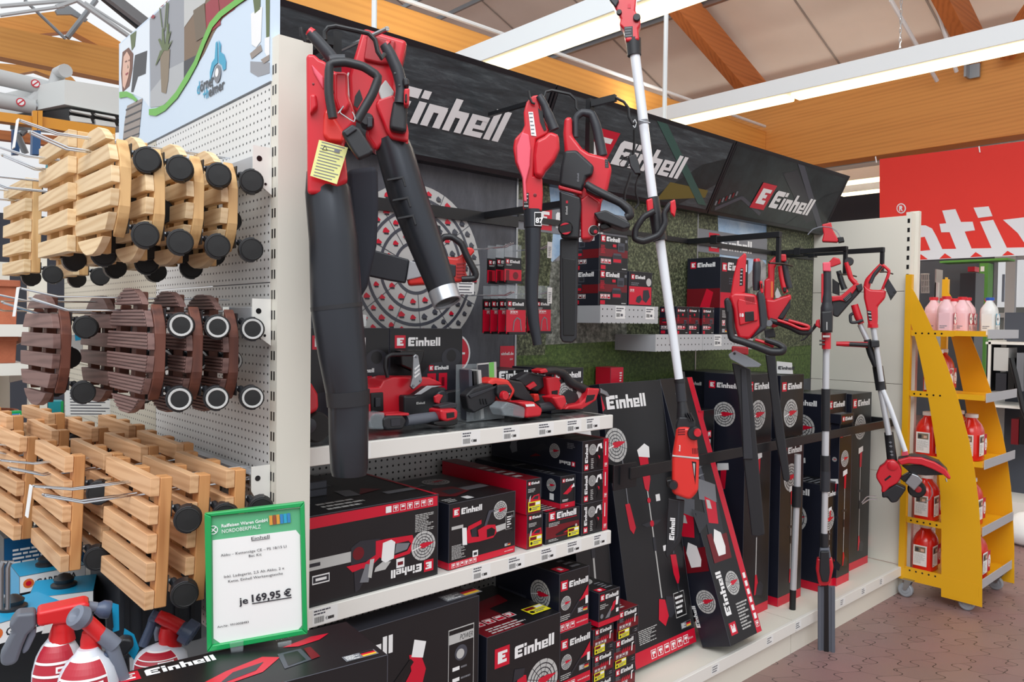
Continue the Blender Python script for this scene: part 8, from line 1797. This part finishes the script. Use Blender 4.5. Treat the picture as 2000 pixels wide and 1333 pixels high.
slab(P, [(270,860),(325,850),(318,920),(250,1060),(205,1092),(190,1060)], -.008, .008, 'spray_grey', 'trigger', t, .004)
slab(P, [(324,716),(775,620),(795,645),(800,690),(640,745),(625,822),(330,850)], -.026, .024, 'spray_red', 'barrel', t, .014, 4)
bar(P, [(545,780),(550,860),(548,960)], [85,95,112], 'spray_red', 'neck', t, 0, 20); sticker(P, [(395,830),(470,815),(440,895),(370,905)], .03, 'ink_lightgrey', 'side_sticker', t)
bar(P, [(780,655),(860,665)], 42, 'spray_grey', 'nozzle_stem', t, 0, 16); MB().lathe(P(850,680,0), P(960,690,0)-P(850,680,0), [(0,P.r(45)),(.012,P.r(80)),(.024,P.r(80)),(.027,P.r(72)),(.027,0)], 'spray_dark', 22).build('nozzle', t)
P = Plane(190, 1230, 1.60, J); t = T('trigger_sprayer', 'red sprayer bottle with grey cone nozzle towards the left, middle of three', 'sprayer', P, 800, 1000)
bottle(P, 780, 1030, 250, t, 0)
bar(P, [(750,775),(830,850),(905,925)], [62,66,66], 'spray_red', 'barrel', t, 0, 20); bar(P, [(800,880),(805,980),(800,1080)], [62,80,100], 'spray_red', 'neck', t, -.01, 20)
MB().lathe(P(775,790,0), P(690,735,.0)-P(775,790,0)+P.n*.01, [(0,P.r(60)),(.014,P.r(105)),(.03,P.r(92)),(.032,P.r(60)),(.026,0)], 'spray_grey', 24).build('nozzle', t)
bar(P, [(890,905),(960,955),(1020,1010)], [66,70,72], 'spray_grey', 'rear_body', t, 0, 20); bar(P, [(985,985),(1020,1100),(1060,1210),(1095,1330)], [56,60,60,62], 'spray_grey', 'pistol_grip', t, 0, 18)
slab(P, [(920,1080),(960,1090),(1010,1290),(960,1300)], -.01, .01, 'spray_dark', 'trigger', t, .004)
P = Plane(340, 1240, 1.84, J); t = T('trigger_sprayer', 'red sprayer bottle with round grey nozzle facing right, beside the foreground carton', 'sprayer', P, 1480, 1000)
bottle(P, 1430, 1000, 215, t, 0)
bar(P, [(1405,745),(1500,790),(1610,850)], [52,60,62], 'spray_red', 'barrel', t, 0, 20); bar(P, [(1500,840),(1500,930),(1510,1030)], [68,84,100], 'spray_red', 'neck', t, -.01, 20)
MB().lathe(P(1600,845,0), P(1740,905,.0)-P(1600,845,0)+P.n*.015, [(0,P.r(60)),(.01,P.r(62)),(.012,P.r(108)),(.034,P.r(108)),(.037,P.r(98)),(.037,P.r(86)),(.034,P.r(84)),(.034,0)], 'spray_dark', 28).build('nozzle', t)
bar(P, [(1340,740),(1390,760)], 50, 'spray_dark', 'rear_body', t, -.02, 16); bar(P, [(1370,760),(1340,850),(1290,960),(1270,1010)], [44,42,40,40], 'spray_dark', 'pistol_grip', t, -.03, 16); bar(P, [(1410,840),(1390,890),(1400,960)], 24, 'spray_grey', 'trigger', t, -.02)

defm('pack_blue', (26,150,196), .35); defm('pack_deep', (20,84,130), .35)
def watering_pack(lab, x, y, z, w_, d, h, rz):
    def pnt(F, w, d, h):
        f = F['front']; f.rect(0, h-.045, w, h, 'ink_white', 1); f.disc(w*.13, h-.022, .013, 'ink_orange', 2, 14); f.disc(w*.13, h-.022, .007, 'ink_red', 3, 12); f.text('GARDENA', w*.24, h-.032, .018, 'ink_charcoal', 2, w_=w*.62, bold=.02)
        F['top'].rect(0, 0, w, d, 'pack_blue', 1); F['left'].rect(0, 0, d, h, 'pack_blue', 1)
    o = carton(lab, x, y, z, w_, d, h, pnt, rz=rz, name='watering_pack')
    MB().lathe((w_*.5, d*.5, h), (0,0,1), [(0,.03),(.006,.03),(.01,.022),(.02,.024),(.03,.012),(.034,.0)], 'black_plastic', 20).build('pump_head', o); return o
watering_pack('blue and white watering pack with black pump, lowest at the left picture edge', onZ(0, 1240, .93).x-.02, 1.95, TZ+.001, .17, .14, onY(30, 1200, 2.0).z-TZ, .25)
a = onY(48, 1175, 2.2); watering_pack('blue and white watering pack with dark pump under the larch trolleys, right of its neighbour', a.x, 2.16, TZ+.001, .14, .14, onY(60, 1160, 2.2).z-TZ, -.3)
a = onY(34, 1130, 2.45); watering_pack('blue and white watering pack standing highest and farthest back under the trolleys', a.x, 2.42, TZ+.001, .16, .14, onY(50, 1120, 2.45).z-TZ, .0)
carton('blue carton with white print behind the watering packs', onY(8, 1100, 2.75).x, 2.75, TZ+.001, .22, .12, onY(20, 1052, 2.75).z-TZ, lambda F, w, d, h: (F['front'].rect(0, 0, w, h, 'pack_deep', 1), F['front'].lines(w*.1, h*.5, w*.7, h*.3, 4, 'ink_white', seed=3)), name='watering_carton')
for k in range(2):
    x = (0, 13)[k]; o = MB().tube([onY(x+2, 1190, 1.93), onY(x+2, 1110, 1.93), onY(x+6, 1098, 1.93), onY(x+12, 1100, 1.93)], .005, 'steel', 8).build('stand_wire'); tag(o, 'bent grey wire rising from the watering packs, %s' % ('left' if k == 0 else 'right'), 'wire')
a = onY(58, 1235, 1.9)
t = thing('plastic_crate', 'black ribbed plastic crate behind the sprayers, under the nearest trolley stack', 'crate', (.47, 1.86, TZ))
MB().box((.56, 2.04, TZ+.001), (.76, 2.05, TZ+.2), 'dark_plastic').box((.56, 2.05, TZ+.001), (.57, 2.3, TZ+.2), 'dark_plastic').box((.75, 2.05, TZ+.001), (.76, 2.3, TZ+.2), 'dark_plastic').box((.56, 2.3, TZ+.001), (.76, 2.31, TZ+.2), 'dark_plastic').box((.57, 2.05, TZ+.001), (.75, 2.3, TZ+.01), 'dark_plastic').build('body', t, smooth=0)
for k in range(5): MB().box((.57+k*.04, 2.032, TZ+.01), (.58+k*.04, 2.04, TZ+.19), 'black_plastic').build('rib', t, smooth=0)
MB().box((.55, 2.03, TZ+.19), (.77, 2.045, TZ+.21), 'black_plastic').build('rim', t, smooth=0)
P = Plane(245, 1240, 1.72); t = T('watering_nozzle', 'black watering nozzle on a blue card between two sprayers', 'nozzle', P, 250, 1260)
sticker(P, [(243,1228),(262,1240),(272,1268),(262,1290),(238,1262)], -.012, 'pack_blue', 'card', t)
slab(P, [(228,1258),(240,1248),(258,1250),(262,1264),(246,1284),(228,1282),(220,1272)], -.01, .02, 'black_plastic', 'nozzle_body', t, .006); bar(P, [(244,1284),(246,1333)], 8, 'black_plastic', 'stem', t)
P = Plane(227, 1195, 1.84); t = T('watering_nozzle', 'tall blue card with a black nozzle behind the left sprayer', 'nozzle', P, 227, 1220)
sticker(P, [(219,1178),(232,1182),(233,1232),(220,1236)], 0, 'pack_blue', 'card', t); slab(P, [(205,1200),(219,1196),(222,1230),(206,1234)], -.01, .01, 'black_plastic', 'nozzle_body', t, .004)
# notices behind the middle row
P = Plane(180, 785, 3.2); t = T('notice_sheet', 'white notice sheet with blue print behind the dark trolleys', 'notice', P, 180, 810); sticker(P, [(126,760),(222,762),(230,812),(128,812)], 0, 'paper', 'sheet', t, (9, 'ink_slate'))
P = Plane(110, 800, 3.0); t = T('teal_carton', 'teal and green carton standing left of the notice sheet', 'box', P, 110, 815); slab(P, [(94,784),(122,784),(122,822),(94,822)], -.05, 0, mat('teal_sign', (20,140,150), .5), 'body', t, .002); sticker(P, [(119,784),(124,784),(124,822),(119,822)], .001, 'frame_green_bright', 'edge', t)
P = Plane(150, 690, 3.1); t = T('blue_carton', 'white and blue carton glimpsed between the dark trolleys', 'box', P, 150, 700); slab(P, [(138,655),(162,650),(162,700),(138,702)], -.05, 0, 'ink_lightgrey', 'body', t, .002); sticker(P, [(146,652),(160,650),(160,664),(147,666)], .001, 'pack_blue', 'print', t)
P = Plane(20, 812, 3.7); t = T('green_sign_holder', 'green price frame at the left picture edge below the terracotta pots', 'sign', P, 20, 815)
slab(P, [(-40,806),(40,802),(45,806),(46,850),(-40,856)], -.01, .0, 'frame_green_bright', 'frame', t, .004); sticker(P, [(-40,812),(39,808),(40,846),(-40,850)], .001, 'paper', 'price_sheet', t); sticker(P, [(-40,812),(38,808),(38,820),(-40,824)], .002, 'strip_blue', 'heading', t)
